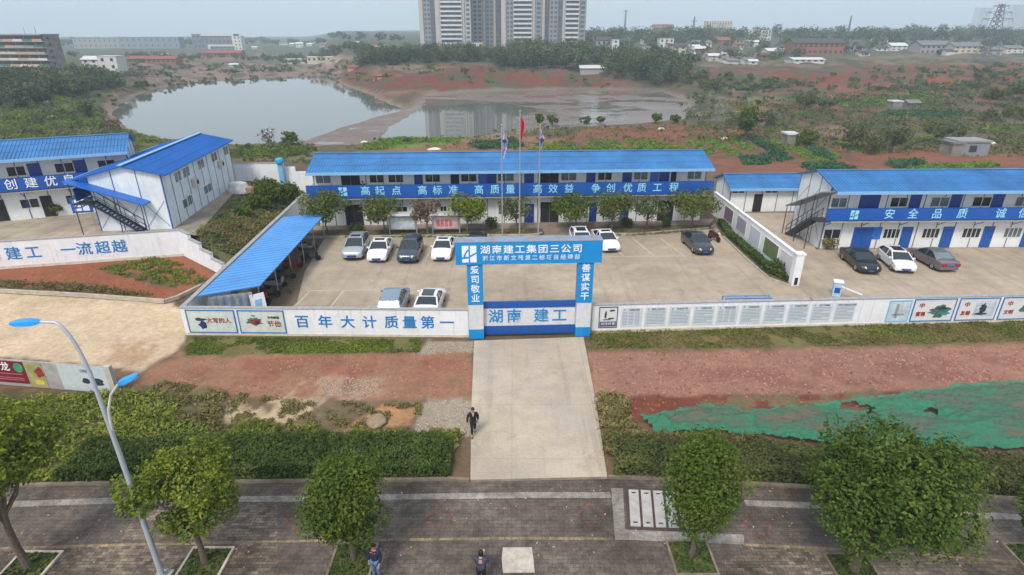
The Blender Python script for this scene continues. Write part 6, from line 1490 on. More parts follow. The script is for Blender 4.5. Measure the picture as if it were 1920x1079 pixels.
# ------------------------------------------------------------------ cars
M_TYRE = mat('tyre rubber', (.018,.018,.02), .85, var=.2); M_RIM = mat('alloy rim', (.42,.43,.45), .3, metal=.8, var=.1)
M_CGLASS = mat('car glass', (.018,.026,.034), .05, var=.2, spec=.8); M_CGLASSL = mat('light car glass', (.14,.19,.21), .06, var=.25, scale=1.5, spec=.8)
M_HL = mat('headlamp glass', (.60,.64,.68), .12, var=.15); M_TL = mat('tail lamp glass', (.32,.02,.02), .15, var=.15)
M_GRILL = mat('black car trim', (.02,.02,.022), .5, var=.2); M_PLATE = mat('blue number plate', (.03,.10,.45), .4, var=.1); M_CHROME = mat('chrome trim', (.55,.56,.57), .15, metal=.9, var=.05)
SPEC = {
 'sedan': dict(L=4.75, W=1.82, prof=[(-2.37,.40,.62),(-2.30,.28,.92),(-2.05,.22,1.02),(-1.45,.20,1.04),(-.6,.20,.97),(.75,.20,.95),(1.05,.20,.96),(1.75,.22,.86),(2.20,.25,.74),(2.34,.32,.58)],
    gh=[(-1.62,1.0),(-.82,1.43),(-.25,1.48),(.28,1.45),(1.12,.95)], wb=1.36),
 'suv': dict(L=4.6, W=1.88, prof=[(-2.28,.45,.80),(-2.22,.32,1.10),(-2.0,.26,1.14),(-1.4,.24,1.12),(-.4,.24,1.07),(.8,.24,1.06),(1.1,.24,1.06),(1.75,.26,.99),(2.12,.30,.86),(2.27,.38,.66)],
    gh=[(-2.12,1.12),(-1.72,1.58),(-.6,1.69),(.25,1.65),(1.15,1.06)], wb=1.34),
 'hatch': dict(L=4.26, W=1.80, prof=[(-2.10,.40,.80),(-2.04,.28,1.02),(-1.85,.22,1.04),(-1.3,.20,1.02),(-.4,.20,.97),(.75,.20,.95),(1.05,.20,.97),(1.65,.22,.86),(1.98,.26,.74),(2.12,.34,.58)],
    gh=[(-1.98,1.03),(-1.55,1.40),(-.5,1.48),(.25,1.44),(1.15,.96)], wb=1.30)}
def car(name, label, kind, paint, front, heading, sunroof=0, glass=None, rack=False, group='cars parked in the yards', rear_glass=None):
    S = SPEC[kind]; W = S['W'] / 2; g = glass or M_CGLASS
    d = Vector((math.cos(heading), math.sin(heading), 0)); c = Vector((front[0], front[1], 0)) - d * S['L'] / 2
    o = thing(name, label, 'car', (c.x, c.y, .014), heading, group)
    rings = []; xs0, xs1 = S['prof'][0][0], S['prof'][-1][0]
    for x, zb, zt in S['prof']:
        e = min(1.0, (x - xs0) / .45 + .72, (xs1 - x) / .55 + .70); w = W * e; zm = zb + (zt - zb) * .52; lo = .86 if e == 1 else .9
        half = [(w*lo, zb), (w*.985, zb + .1), (w, zm), (w*.965, zt - .05), (w*.82, zt), (w*.4, zt + .022)]
        rings.append([(x, y, z) for y, z in half] + [(x, -y, z) for y, z in half[::-1]])
    MB().loft(rings).build('body', paint, o, smooth=True)
    # glasshouse: side outline from the belt up to the roof
    gh = S['gh']; n = len(gh); wbot, wtop = W * .93, W * .70; zmax = max(z for _, z in gh)
    def wy(z): return wbot + (wtop - wbot) * min(1, max(0, (z - .96) / (zmax - .96)))
    belt = .90
    (xa, za), (xb, zb_), (xc, zc), (xd, zd), (xe, ze) = gh
    def P_(x, z, s, off=0): return (x, s * (wy(z) + off), z)
    for s in (1, -1):
        q = [P_(xa + .12, za - .02, s), P_(xb, zb_ - .05, s), P_(xc, zc - .06, s), P_(xd, zd - .05, s), P_(xe - .14, ze - .01, s)]
        m_ = MB(); m_.prism(q, (0, -s * .03, 0)); m_.build('side_window', g, o)
    MB().prism([P_(xe, ze, 1), P_(xd + .03, zd - .03, 1), P_(xd + .03, zd - .03, -1), P_(xe, ze, -1)], (-.02, 0, -.02)).build('windscreen', g, o)
    MB().prism([P_(xa, za, -1), P_(xb - .03, zb_ - .03, -1), P_(xb - .03, zb_ - .03, 1), P_(xa, za, 1)], (.02, 0, -.02)).build('rear_window', rear_glass or g, o)
    r = []
    for x, z, k in ((xb - .05, zb_ - .02, .96), (xb + .12, zb_ + .015, 1), (xc, zc + .02, 1), (xd - .1, zd + .02, 1), (xd + .06, zd - .01, .97)):
        w = wtop * k + .02; r.append([(x, w, z - .05), (x, w*.93, z), (x, w*.5, z + .03), (x, -w*.5, z + .03), (x, -w*.93, z), (x, -w, z - .05)])
    m_ = MB(); m_.loft(r)
    for s in (1, -1):
        m_.bar(P_(xe - .02, ze, s), P_(xd + .02, zd - .02, s), .07, .06); m_.bar(P_(xa + .02, za, s), P_(xb, zb_ - .02, s), .10, .07)
        m_.bar(P_(-.18, belt + .06, s, .012), P_(-.22, zc - .05, s, .012), .06, .03)
    roof = m_.build('roof', paint, o, smooth=True)
    if sunroof:
        x1 = xd - .12; x0 = x1 - (.42 if sunroof == 1 else 1.0); MB().box(x0, x1, -wtop*.68, wtop*.68, zd + .035, max(zc, zd) + .062).build('sunroof', M_CGLASS, roof)
    if rack:
        for s in (1, -1): MB().bar((xb + .1, s*wtop*.93, zb_ + .07), (xd - .1, s*wtop*.93, zd + .07), .035, .035).build('roof_rail', M_CHROME, roof)
    for x in (-S['wb'], S['wb']):
        for s in (1, -1):
            wl = MB(); y0, y1 = W*.72, W*.995; wl.lathe([(.20,s*y0),(.325,s*y0),(.335,s*(y0+.03)),(.335,s*(y1-.02)),(.30,s*y1),(.21,s*(y1+.001))], 18, (x, 0, .335), 'y'); w_ = wl.build('wheel', M_TYRE, o, smooth=True)
            rm = MB(); rm.lathe([(.03,s*(y1-.01)),(.06,s*(y1+.012)),(.205,s*(y1+.004)),(.21,s*(y1-.03))], 18, (x, 0, .335), 'y')
            rm.build('rim', M_RIM, w_, smooth=True)
            ar = MB(); ar.lathe([(.30,s*(W*.97)),(.40,s*(W*.972)),(.405,s*(W*.985)),(.39,s*(W*.99)),(.30,s*(W*.985))], 18, (x, 0, .345), 'y'); ar.build('wheel_arch', M_GRILL, o)
    xf, zbf, ztf = S['prof'][-1]; x2, zb2, zt2 = S['prof'][-2]; e = .70 + 0
    for s in (1, -1):
        MB().prism([(xf - .10, s*W*.80, ztf - .02), (xf + .012, s*W*.44, ztf - .02), (x2 + .05, s*W*.50, zt2 - .015), (x2 - .16, s*W*.90, zt2 - .03)], (.012, 0, .022)).build('headlight', M_HL, o)
        xr, zbr, ztr = S['prof'][0]; x1_, zb1, zt1 = S['prof'][1]
        MB().box(xr - .03, xr + .12, *sorted((s*W*.40, s*W*.86)), ztr - .02 if kind != 'sedan' else ztr + .0, zt1 - .06).build('taillight', M_TL, o)
        m_ = MB(); m_.loft([[(xe - .35 + dx, s*(W*.95 + dy), z) for z, dy in ((ze + .02, .0), (ze + .17, .0), (ze + .15, .22), (ze + .03, .20))] for dx in (0, .12)]); m_.build('mirror', paint if paint is not M_WHITEP else M_WHITEP, o)
    MB().box(xf - .05, xf + .022, -W*.42, W*.42, zbf + .05, ztf - .06).build('grille', M_GRILL, o)
    MB().box(xf - .05, xf + .03, -.24, .24, zbf + .02, zbf + .15).build('number_plate', M_PLATE, o)
    MB().box(xf - .12, xf + .015, -W*.66, W*.66, zbf - .06, zbf + .0).build('bumper_trim', M_GRILL, o)
    MB().box(S['prof'][0][0] - .03, S['prof'][0][0] + .05, -.24, .24, .60, .73).build('number_plate', M_PLATE, o)
    MB().box(-S['L']*.36, S['L']*.36, -W*.80, W*.80, .14, .24).build('underbody', M_GRILL, o)
    return o
def paint(name, c, metal=.0, rough=.3): return mat(name, c, rough, metal=metal, var=.03, coat=.6, spec=.5)
M_WHITEP = paint('white car paint', (.74,.75,.76)); M_SILVER = paint('silver car paint', (.40,.43,.47), .4); M_NAVY = paint('dark blue grey car paint', (.045,.06,.085), .3)
M_BLACKP = paint('black car paint', (.012,.014,.018)); M_GREYB = paint('grey blue car paint', (.24,.31,.40), .4); M_TAUPE = paint('taupe grey car paint', (.20,.18,.19), .4); M_DKGREY = paint('dark grey car paint', (.035,.04,.05), .2)
def hd(rear, front): a, c = G(*rear), G(*front); return math.atan2(c.y - a.y, c.x - a.x)
S90 = R(-90)
car('parked_car', 'silver grey suv at the left end of the row facing the gate', 'suv', M_SILVER, G(660,492), R(-88), 1, rack=True)
car('parked_car', 'white sedan between the silver suv and the dark suv', 'sedan', M_WHITEP, G(706,496), R(-88), 1)
car('parked_car', 'dark blue grey suv in front of the pale notice board', 'suv', M_NAVY, G(763,498), R(-90), 0)
car('parked_car', 'white sedan in front of the red and white notice board', 'sedan', M_WHITEP, G(826,494), R(-91), 1)
car('parked_car', 'black car half hidden behind the left end of the gate beam', 'suv', M_BLACKP, G(892,492), R(-90), 0)
car('parked_car', 'white car with large black sunroof half hidden behind the gate beam', 'suv', M_WHITEP, G(1095,480), R(-88), 2)
car('parked_car', 'white sedan just right of the gate beam', 'sedan', M_WHITEP, G(1147,477), R(-82), 1)
car('parked_car', 'dark grey sedan alone beside the planted dividing wall', 'sedan', M_DKGREY, G(1322,482), hd((1288,449),(1322,482)), 0)
car('parked_car', 'grey blue car seen from behind inside the left front wall', 'suv', M_GREYB, G(735,541,1.6) + Vector((.1,1.9,0)), R(91), 0, rear_glass=M_CGLASSL)
car('parked_car', 'white car with dark sunroof seen from behind inside the left front wall', 'sedan', M_WHITEP, G(808,542,1.5) + Vector((0,2.0,0)), R(88), 2)
car('parked_car', 'black sedan on the left of the three before the right block', 'sedan', M_BLACKP, G(1632,518), hd((1586,480),(1632,518)), 0)
car('parked_car', 'white hatchback between the black sedan and the taupe sedan', 'hatch', M_WHITEP, G(1697,516), hd((1652,478),(1697,516)), 2)
car('parked_car', 'taupe grey sedan with its tail to the yard, right of the white hatchback', 'sedan', M_TAUPE, G(1712,478), hd((1766,507),(1712,478)), 0, rear_glass=M_CGLASSL)
# motorcycle by the planted wall
p = G(1338, 452); o = thing('motorcycle', 'dark red motorcycle beside the dark grey sedan', 'motorcycle', (p.x, p.y, .014), R(-70))
for x in (-.65, .65): MB().lathe([(.12,-.05),(.28,-.06),(.30,0),(.28,.06),(.12,.05)], 16, (x,0,.30), 'y').build('wheel', M_TYRE, o, smooth=True)
MB().loft([[(x, s*w, z) for s, z in ((-1,a),(1,a),(1,c),(-1,c))] for x, w, a, c in ((-.8,.1,.6,.78),(-.3,.16,.35,.78),(.1,.17,.32,.85),(.4,.15,.4,.92),(.6,.06,.5,.85))]).build('body', mat('dark red bike paint', (.10,.015,.018), .3, var=.1), o, smooth=True)
MB().loft([[(x, s*w, z) for s, z in ((-1,a),(1,a),(1,c),(-1,c))] for x, w, a, c in ((-.75,.1,.79,.88),(-.35,.15,.79,.90),(.0,.13,.80,.86))]).build('seat', M_GRILL, o, smooth=True)
MB().tube([(.45,-.36,1.02),(.5,0,1.08),(.45,.36,1.02)], .02, 6).tube([(.65,0,.3),(.48,0,1.06)], .03, 6).build('handlebar', M_STEEL, o)
MB().lathe([(.02,.55),(.1,.56),(.12,.66),(.02,.70)], 10, (0,0,.92), 'x').build('headlight', M_HL, o)
# ------------------------------------------------------------------ people
def skin_mesh(name, V, E, Rr, m, parent, root=0, sub=1, smooth=True):
    """one continuous surface grown round a skeleton of joints V, bones E and radii Rr"""
    me = bpy.data.meshes.new('tmp'); me.from_pydata([tuple(v) for v in V], E, []); o = bpy.data.objects.new('tmp', me); col.objects.link(o)
    md = o.modifiers.new('skin', 'SKIN'); md.use_smooth_shade = True
    sv = me.skin_vertices[0].data
    for i, r in enumerate(Rr):
        r = r if isinstance(r, tuple) else (r, r); sv[i].radius = r; sv[i].use_root = (i == root)
    s = o.modifiers.new('sub', 'SUBSURF'); s.levels = sub; s.render_levels = sub
    bpy.context.view_layer.update(); dg = bpy.context.evaluated_depsgraph_get()
    out = bpy.data.meshes.new_from_object(o.evaluated_get(dg)); bpy.data.objects.remove(o); bpy.data.meshes.remove(me)
    out.name = name; out.materials.clear(); out.materials.append(m); out.polygons.foreach_set('use_smooth', [True] * len(out.polygons))
    r = bpy.data.objects.new(name, out); col.objects.link(r); r.parent = parent
    return r
M_SKIN = mat('skin', (.42,.24,.17), .55, var=.08, scale=10); M_HAIR = mat('black hair', (.012,.010,.010), .5, var=.2, scale=30)
def person(label, loc, rz, j, top, bottom, shoes, shirt=None, coat_hem=.80, held=None, head_yaw=0.0):
    """j: joints in metres, x to the person's left, -y to the front, z up"""
    o = thing('person', label, 'person', loc, rz); v = {k: Vector(p) for k, p in j.items()}
    # body: pelvis root, spine, head, arms with hands and fingers, legs with feet
    V, E, Rr = [], [], []
    def add(p, r, par=None):
        V.append(Vector(p)); Rr.append(r); i = len(V) - 1
        if par is not None: E.append((par, i))
        return i
    pel = add(v['pelvis'], (.135,.10)); wa = add(v['waist'], (.13,.10), pel); chs = add(v['chest'], (.155,.11), wa); nb = add(v['neck'], .06, chs)
    hd_ = v['head']; h1 = add(v['neck'].lerp(hd_, .5), .058, nb); h2 = add(hd_, (.078,.092), h1); h3 = add(hd_ + Vector((0,.01,.09)), (.066,.078), h2)
    for s in 'lr':
        sh = add(v[s+'sho'], .062, chs); el = add(v[s+'elb'], .044, sh); wr = add(v[s+'wri'], .030, el)
        d = (v[s+'wri'] - v[s+'elb']).normalized(); pm = add(v[s+'wri'] + d*.07, (.036,.018), wr)
        side = d.cross(Vector((0,-1,.2))).normalized(); cu = Vector((0,-1,0)) - d * d.dot(Vector((0,-1,0)))
        cu = cu.normalized() if cu.length > .1 else Vector((1,0,0))
        for k in range(4):
            off = side * (k - 1.5) * .021; ln = (.062,.074,.068,.052)[k]
            f1 = add(V[pm] + off + d*.045, .0095, pm); f2 = add(V[f1] + d*ln*.55 + cu*.012, .0088, f1); add(V[f2] + d*ln*.4 + cu*.028, .0075, f2)
        t1 = add(V[wr] + d*.035 + cu*.030 - side*.014, .0115, wr); add(V[t1] + d*.045 + cu*.018, .009, t1)
    for s in 'lr':
        hp = add(v[s+'hip'], .092, pel); kn = add(v[s+'kne'], .060, hp); an = add(v[s+'ank'], .042, kn); fd = v[s+'toe'] - v[s+'ank']; add(v[s+'ank'] + fd*.8, .038, an)
    skin_mesh('body', V, E, Rr, M_SKIN, o)
    # face
    fz = hd_ + Vector((0,-.088,.02)); b = MB()
    for s in (1,-1): b.lathe([(.002,-.004),(.011,0),(.002,.005)], 8, (fz.x + s*.033, fz.y - .002, fz.z + .012), 'y')
    b.build('eyes', M_HAIR, o)
    b = MB(); b.prism([(fz.x - .012, fz.y - .0, fz.z - .02), (fz.x + .012, fz.y, fz.z - .02), (fz.x, fz.y, fz.z + .02)], (0, -.022, -.004)); b.build('nose', M_SKIN, o)
    b = MB(); b.box(fz.x - .024, fz.x + .024, fz.y - .004, fz.y + .006, fz.z - .055, fz.z - .043); b.build('mouth', mat('lips', (.32,.13,.11), .5), o)
    for s in (1,-1): MB().lathe([(.004,-.008),(.026,-.006),(.028,.004),(.006,.008)], 8, (hd_.x + s*.083, hd_.y + .01, hd_.z), 'x').build('ear', M_SKIN, o)
    # hair: a cap over the crown and back of the head
    rings = []
    for z, w, y0, y1 in ((-.05,.084,.03,.098),(.0,.092,.0,.106),(.06,.093,-.075,.106),(.11,.084,-.088,.095),(.15,.060,-.06,.072),(.172,.02,-.02,.03)):
        cy = (y0 + y1) / 2; ry = (y1 - y0) / 2; rings.append([(hd_.x + w*math.cos(a), hd_.y + cy + ry*math.sin(a), hd_.z + z) for a in [k*math.pi/6 for k in range(12)]])
    MB().loft(rings).build('hair', M_HAIR, o, smooth=True)
    # coat or jacket: torso and sleeves grown as one
    V, E, Rr = [], [], []
    hem = Vector((v['pelvis'].x, v['pelvis'].y, coat_hem)); r0 = add(v['waist'], (.158,.125)); add(hem, (.182,.145), add(v['pelvis'], (.17,.135), r0)); c1 = add(v['chest'], (.182,.135), r0)
    add(v['neck'] + Vector((0,.0,-.02)), (.085,.08), c1)
    for s in 'lr':
        a = add(v[s+'sho'] + Vector((0,0,.005)), .082, c1); e_ = add(v[s+'elb'], .064, a); add(v[s+'wri'] - (v[s+'wri'] - v[s+'elb']) * .06, .050, e_)
    skin_mesh('jacket', V, E, Rr, top, o)
    if shirt: 
        c = v['neck'] + Vector((0,-.075,-.06)); MB().prism([(c.x - .05, c.y - .005, c.z + .06), (c.x + .05, c.y - .005, c.z + .06), (c.x, c.y - .045, c.z - .14)], (0, -.03, 0)).build('shirt', shirt, o)
    V, E, Rr = [], [], []
    r0 = add(v['pelvis'], (.148,.118))
    for s in 'lr':
        a = add(v[s+'hip'], .102, r0); k = add(v[s+'kne'], .076, a); add(v[s+'ank'] + Vector((0,0,.02)), .062, k)
    skin_mesh('trousers', V, E, Rr, bottom, o)
    for s in 'lr':
        a, t = v[s+'ank'], v[s+'toe']; d = (t - a); d = d.normalized(); u = Vector((0,0,1)); w = d.cross(u).normalized(); u = w.cross(d)
        rg = []
        for q, ww, lo, hi in ((-.07,.034,-.08,.02),(-.02,.042,-.085,.05),(.06,.042,-.085,.01),(.14,.046,-.085,-.03),(.20,.036,-.085,-.045),(.22,.018,-.08,-.06)):
            cpt = a + d*q; rg.append([cpt + w*ww + u*lo, cpt + w*ww*.9 + u*(lo+hi)/2, cpt + w*ww*.4 + u*hi, cpt - w*ww*.4 + u*hi, cpt - w*ww*.9 + u*(lo+hi)/2, cpt - w*ww + u*lo])
        MB().loft(rg).build('shoe', shoes, o, smooth=True)
    return o
BASE = dict(pelvis=(0,0,.95), waist=(0,0,1.10), chest=(0,0,1.30), neck=(0,.0,1.46), head=(0,-.02,1.60),
            lsho=(.19,0,1.40), lelb=(.25,.02,1.12), lwri=(.26,-.05,.88), rsho=(-.19,0,1.40), relb=(-.25,.02,1.12), rwri=(-.26,-.05,.88),
            lhip=(.09,0,.90), lkne=(.10,-.01,.50), lank=(.10,.02,.09), ltoe=(.12,-.2,.08), rhip=(-.09,0,.90), rkne=(-.10,-.01,.50), rank=(-.10,.02,.09), rtoe=(-.12,-.2,.08))
M_COATB = mat('black coat cloth', (.010,.010,.013), .8, var=.3, scale=6); M_NAVYJ = mat('navy jacket cloth', (.014,.018,.050), .8, var=.35, scale=5); M_JEAN = mat('blue jeans', (.085,.16,.30), .85, var=.3, scale=6)
M_TROUS = mat('black trousers', (.010,.010,.012), .85, var=.3); M_SHOE = mat('dark brown shoes', (.035,.020,.014), .4, var=.2); M_GREYJ = mat('slate jacket cloth', (.050,.055,.095), .8, var=.35, scale=5)
M_SHIRT = mat('pale shirt', (.45,.42,.46), .8)
w = dict(BASE, lkne=(.09,-.13,.52), lank=(.09,-.26,.12), ltoe=(.10,-.46,.20), rkne=(-.09,.02,.50), rank=(-.08,.16,.10), rtoe=(-.09,-.02,.06), lelb=(.26,.10,1.13), lwri=(.25,.0,.90), relb=(-.27,-.02,1.13), rwri=(-.28,-.16,.93))
w = dict(BASE, rkne=(-.08,-.16,.54), rank=(-.08,-.10,.14), rtoe=(-.09,-.30,.09), lkne=(.08,.06,.50), lank=(.08,.34,.20), ltoe=(.09,.20,.05), lelb=(.26,.12,1.13), lwri=(.25,.10,.88), relb=(-.28,.02,1.14), rwri=(-.30,-.10,.89))
p = G(888, 818)
person('person in a black coat walking down the left edge of the drive', (p.x, p.y, .0), R(8), w, M_COATB, M_TROUS, M_SHOE, M_SHIRT, .74)
p = ZY(697, 1032, 15.55)
a = dict(BASE, lelb=(.26,.0,1.13), lwri=(.22,-.10,.90), relb=(-.26,.03,1.13), rwri=(-.24,-.02,.88))
o = person('person in a dark open jacket and blue jeans walking at the bottom edge', (p.x, 15.75, .012), R(-12), a, M_NAVYJ, M_JEAN, M_SHOE, mat('dark red shirt', (.12,.02,.02), .8), .80)
p = ZY(901, 1032, 15.45)
a = dict(BASE, head=(0,-.07,1.58), lelb=(.27,-.10,1.18), lwri=(.08,-.32,1.30), relb=(-.27,-.10,1.18), rwri=(-.08,-.32,1.30))
person('person in a slate jacket and black trousers holding a phone up, seen from behind', (p.x, 15.4, .012), R(172), a, M_GREYJ, M_TROUS, M_SHOE, None, .84)
ph = thing('phone', 'white phone held up by the person in the slate jacket', 'phone', (p.x, 15.4, .012), R(172))
MB().box(-.075, .075, -.43, -.42, 1.30, 1.385).build('case', M_WALL, ph, bevel=.006)
x, z = plane_hit(FR, 681, 352, -.45); q = FR.M @ Vector((x, -.45, 3.21))
person('person in dark clothes standing on the upper gallery of the office', (q.x, q.y, q.z), R(5), BASE, M_COATB, M_TROUS, M_SHOE, None, .80)
# ------------------------------------------------------------------ the far side: towers, old blocks, villages
M_TW = mat('tower cream render', (.44,.42,.40), .8, var=.10, scale=.2); M_TG = mat('tower grey render', (.25,.265,.28), .8, var=.12, scale=.2); M_TWW = mat('tower white band', (.60,.60,.59), .8, var=.08, scale=.3)
M_TGL = mat('tower glazing', (.07,.085,.105), .25, var=.5, scale=.35, c2=(.13,.15,.17)); M_TSH = mat('tower recess', (.12,.135,.15), .8, var=.2, scale=.3)
def tower(label, x0, x1, Y, z0, storeys, plan, seed, depth=16):
    """plan: (from, to, kind) along the front in shares of the width; b = balcony stack, w = window bay, g = plain grey pier, r = recess"""
    o = thing('apartment_tower', label, 'apartment tower', (x0, Y, z0), 0, 'apartment towers beyond the lake'); W = x1 - x0; h = storeys * 3.0; r = random.Random(seed)
    b = MB(); b.box(0, W, 1.6, depth, -6, h); b.build('wall', M_TG, o)
    for a, c, k in plan:
        xa, xb = a * W, c * W
        if k == 'g':
            MB().box(xa, xb, .5, 1.595, -6, h + 1).build('pier', M_TW, o); continue
        if k == 'r':
            m = MB(); m.box(xa, xb, 1.35, 1.595, 0, h); m.mi = 1
            for s in range(storeys): m.box(xa + .2, xb - .2, 1.25, 1.345, s*3 + .9, s*3 + 2.4)
            m.build('recess', [M_TSH, M_TGL], o); continue
        if k == 'w':
            m = MB(); m.box(xa, xb, .8, 1.595, -6, h + .6); m.mi = 1; n = max(1, round((xb - xa) / 3.2))
            for s in range(storeys):
                for q in range(n):
                    u0 = xa + (q + .18) * (xb - xa) / n; u1 = xa + (q + .82) * (xb - xa) / n; m.box(u0, u1, .74, .795, s*3 + .7, s*3 + 2.45)
            m.build('window_bay', [M_TG if r.random() < .6 else M_TW, M_TGL], o); continue
        m = MB(); m.box(xa, xb, .9, 1.595, 0, h); m.mi = 1
        for s in range(storeys): m.box(xa - .1, xb + .1, -.3, .895, s*3, s*3 + 1.15)
        m.mi = 2
        for q in (xa - .1, xb - .25): m.box(q, q + .35, -.25, .89, 0, h + .5)
        m.build('balcony_stack', [M_TGL, M_TWW, M_TW], o)
    MB().box(-.3, W + .3, .2, depth + .3, h + .05, h + 1.3).build('parapet', M_TWW, o)
    MB().box(W*.3, W*.6, 4, depth - 3, h + 1.31, h + 6).build('lift_house', M_TW, o)
    return o
def tx(px, py, Y): return ZY(px, py, Y).x
YT_ = 455.0
tower('pale apartment tower, leftmost of the cluster beyond the pond', tx(787,60,YT_), tx(884,60,YT_), YT_, 6, 33, [(0,.08,'g'),(.09,.22,'w'),(.23,.30,'r'),(.31,.40,'g'),(.41,.82,'b'),(.83,.87,'g'),(.885,.99,'w')], 1)
tower('grey set-back apartment tower, second from the left in the cluster', tx(879,60,YT_+25), tx(942,60,YT_+25), YT_+25, 6, 33, [(.0,.10,'w'),(.12,.40,'w'),(.42,.50,'g'),(.52,.72,'w'),(.74,.80,'g'),(.82,.98,'r')], 2)
tower('broad pale apartment tower right of the set-back grey one', tx(940,60,YT_), tx(1032,60,YT_), YT_, 7, 33, [(0,.09,'g'),(.10,.24,'w'),(.25,.62,'b'),(.63,.68,'g'),(.69,.82,'w'),(.83,.88,'g'),(.89,.99,'r')], 3)
tower('white-balconied apartment tower, rightmost of the cluster', tx(1030,60,YT_-8), tx(1098,60,YT_-8), YT_-8, 4, 33, [(0,.22,'w'),(.24,.34,'r'),(.36,.42,'g'),(.43,.80,'b'),(.81,.99,'w')], 4)
# plain houses: walls, roof, rows of windows
HW = {'w': mat('white house wall', (.58,.57,.55), .85, var=.12), 'c': mat('cream house wall', (.50,.44,.35), .85, var=.12), 'g': mat('grey house wall', (.30,.30,.30), .85, var=.15), 'r': mat('red brick wall', (.26,.12,.085), .9, var=.2), 'o': mat('pale orange wall', (.46,.28,.19), .85, var=.12), 's': mat('slate grey glazing wall', (.15,.18,.21), .5, var=.3, scale=.3), 'k': mat('stained block wall', (.24,.22,.195), .9, var=.4, scale=.4), 'b': mat('blue grey block wall', (.22,.245,.28), .85, var=.15)}
RW_ = {'d': mat('dark tile roof', (.075,.070,.070), .85, var=.25), 'r': mat('red tile roof', (.24,.085,.060), .85, var=.25), 'w': mat('pale sheet roof', (.55,.56,.57), .7, var=.15), 'g': mat('grey flat roof', (.27,.27,.265), .85, var=.2), 'b': mat('weathered grey roof', (.17,.17,.175), .85, var=.2)}
M_FWIN = mat('far window', (.045,.055,.065), .3, var=.3)
def house(label, px0, px1, pbase, ptop, wall, roof, storeys=2, shape='gable', depth=None, name='house', cat='house', group=None, rz=0.0, win=True):
    c = GT((px0 + px1) / 2, pbase); Y = c.y; xa, xb = tx(px0, pbase, Y), tx(px1, pbase, Y); zt = ZY((px0+px1)/2, ptop, Y).z
    W = max(2.0, xb - xa); h = max(2.2, zt - c.z); d = depth or min(W * .8, 12); rh = 0 if shape == 'flat' else min(h * .38, d * .25, 2.6)
    o = thing(name, label, cat, (xa + W/2, Y, c.z), rz, group); hw = h - rh
    MB().box(-W/2, W/2, 0, d, -1.5, hw).build('wall', HW[wall], o)
    if shape == 'flat':
        m = MB(); m.box(-W/2 - .2, W/2 + .2, -.2, d + .2, hw + .003, hw + .35); m.build('roof', RW_[roof], o)
    else:
        m = MB(); m.prism([(-W/2 - .4, -.5, hw), (-W/2 - .4, d/2, hw + rh), (-W/2 - .4, d + .5, hw), (-W/2 - .4, d + .5, hw - .15), (-W/2 - .4, d/2, hw + rh - .2), (-W/2 - .4, -.5, hw - .15)], (W + .8, 0, 0)); m.build('roof', RW_[roof], o)
        MB().prism([(-W/2, 0, hw), (-W/2, d/2, hw + rh - .22), (-W/2, d, hw)], (.15, 0, 0)).build('gable', HW[wall], o); MB().prism([(W/2 - .15, 0, hw), (W/2 - .15, d/2, hw + rh - .22), (W/2 - .15, d, hw)], (.15, 0, 0)).build('gable', HW[wall], o)
    if win:
        n = max(1, min(10, int(W / 3.2))); sh = hw / storeys
        for s in range(storeys):
            for k in range(n):
                x = -W/2 + W * (k + .5) / n; ww = min(.7, W / n * .3); MB().box(x - ww, x + ww, -.08, -.004, s*sh + sh*.32, s*sh + sh*.78).build('window', M_FWIN, o)
    return o
# old block on the left bank
def oldblock():
    c0 = G(0, 135, 2.5); Y = c0.y - 0; xa, xb = tx(-60, 100, Y), tx(101, 100, Y); zt = ZY(60, 67, Y).z; W = xb - xa; h = zt - 2.0
    o = thing('old_apartment_block', 'weathered six-storey apartment block with cluttered balconies on the left bank', 'apartment block', (xa, Y, 2.0), R(-7))
    MB().box(0, W, 1.4, 10, -3, h).build('wall', HW['k'], o); sh = h / 6
    MB().box(-.3, W + .3, -.4, 10.3, h + .003, h + .6).build('parapet', HW['g'], o)
    r = random.Random(4); cs = [HW['w'], HW['c'], HW['o'], HW['b'], mat('green awning', (.05,.16,.13), .6, var=.3), HW['g']]
    for s in range(6):
        MB().box(0, W, 0, 1.395, s*sh, s*sh + .18).build('balcony_slab', HW['c'], o)
        n = 8
        for k in range(n):
            x0 = W*k/n + .05; x1 = W*(k+1)/n - .05
            MB().box(x0, x1, -.02, .1, s*sh + .185, s*sh + sh*.42).build('balcony_panel', r.choice(cs), o)
            MB().box(x0 + .3, x1 - .5, 1.30, 1.396, s*sh + .5, s*sh + sh*.85).build('window', M_FWIN, o)
        MB().box(W + .002, W + .06, 3, 4.2, s*sh + .9, s*sh + 2.0).build('window', M_FWIN, o)
    for x in (W*.72, W*.86): MB().tube([(x, 4, h + .6), (x, 4, h + 3.6)], .08, 6).build('antenna', M_STEEL, o)
oldblock()
H_ = house
H_('long low grey factory on the skyline, far left', 140, 232, 92, 73, 'g', 'b', 2, 'flat', 14, 'long_building', 'building')
H_('long grey factory with a white band on the skyline, right of the first factory', 226, 338, 92, 71, 'b', 'g', 2, 'flat', 14, 'long_building', 'building')
H_('large white framed public building with dark glazing on the left skyline', 364, 442, 93, 65, 's', 'g', 3, 'flat', 16, 'public_building', 'building')
pb_ = bpy.data.objects['public_building']; e_ = max(v.co.x for v in pb_.children[0].data.vertices); t_ = max(v.co.z for v in pb_.children[0].data.vertices)
for q in ((-e_*.55, e_, -.6, -.1, t_*.86, t_*1.0), (-e_*.3, e_, -.6, -.1, t_*.18, t_*.30), (-e_*.3, -e_*.2, -.6, -.1, -.5, t_*.18), (e_*.9, e_, -.6, -.1, t_*.30, t_*.86)): MB().box(*q).build('white_frame', HW['w'], pb_)
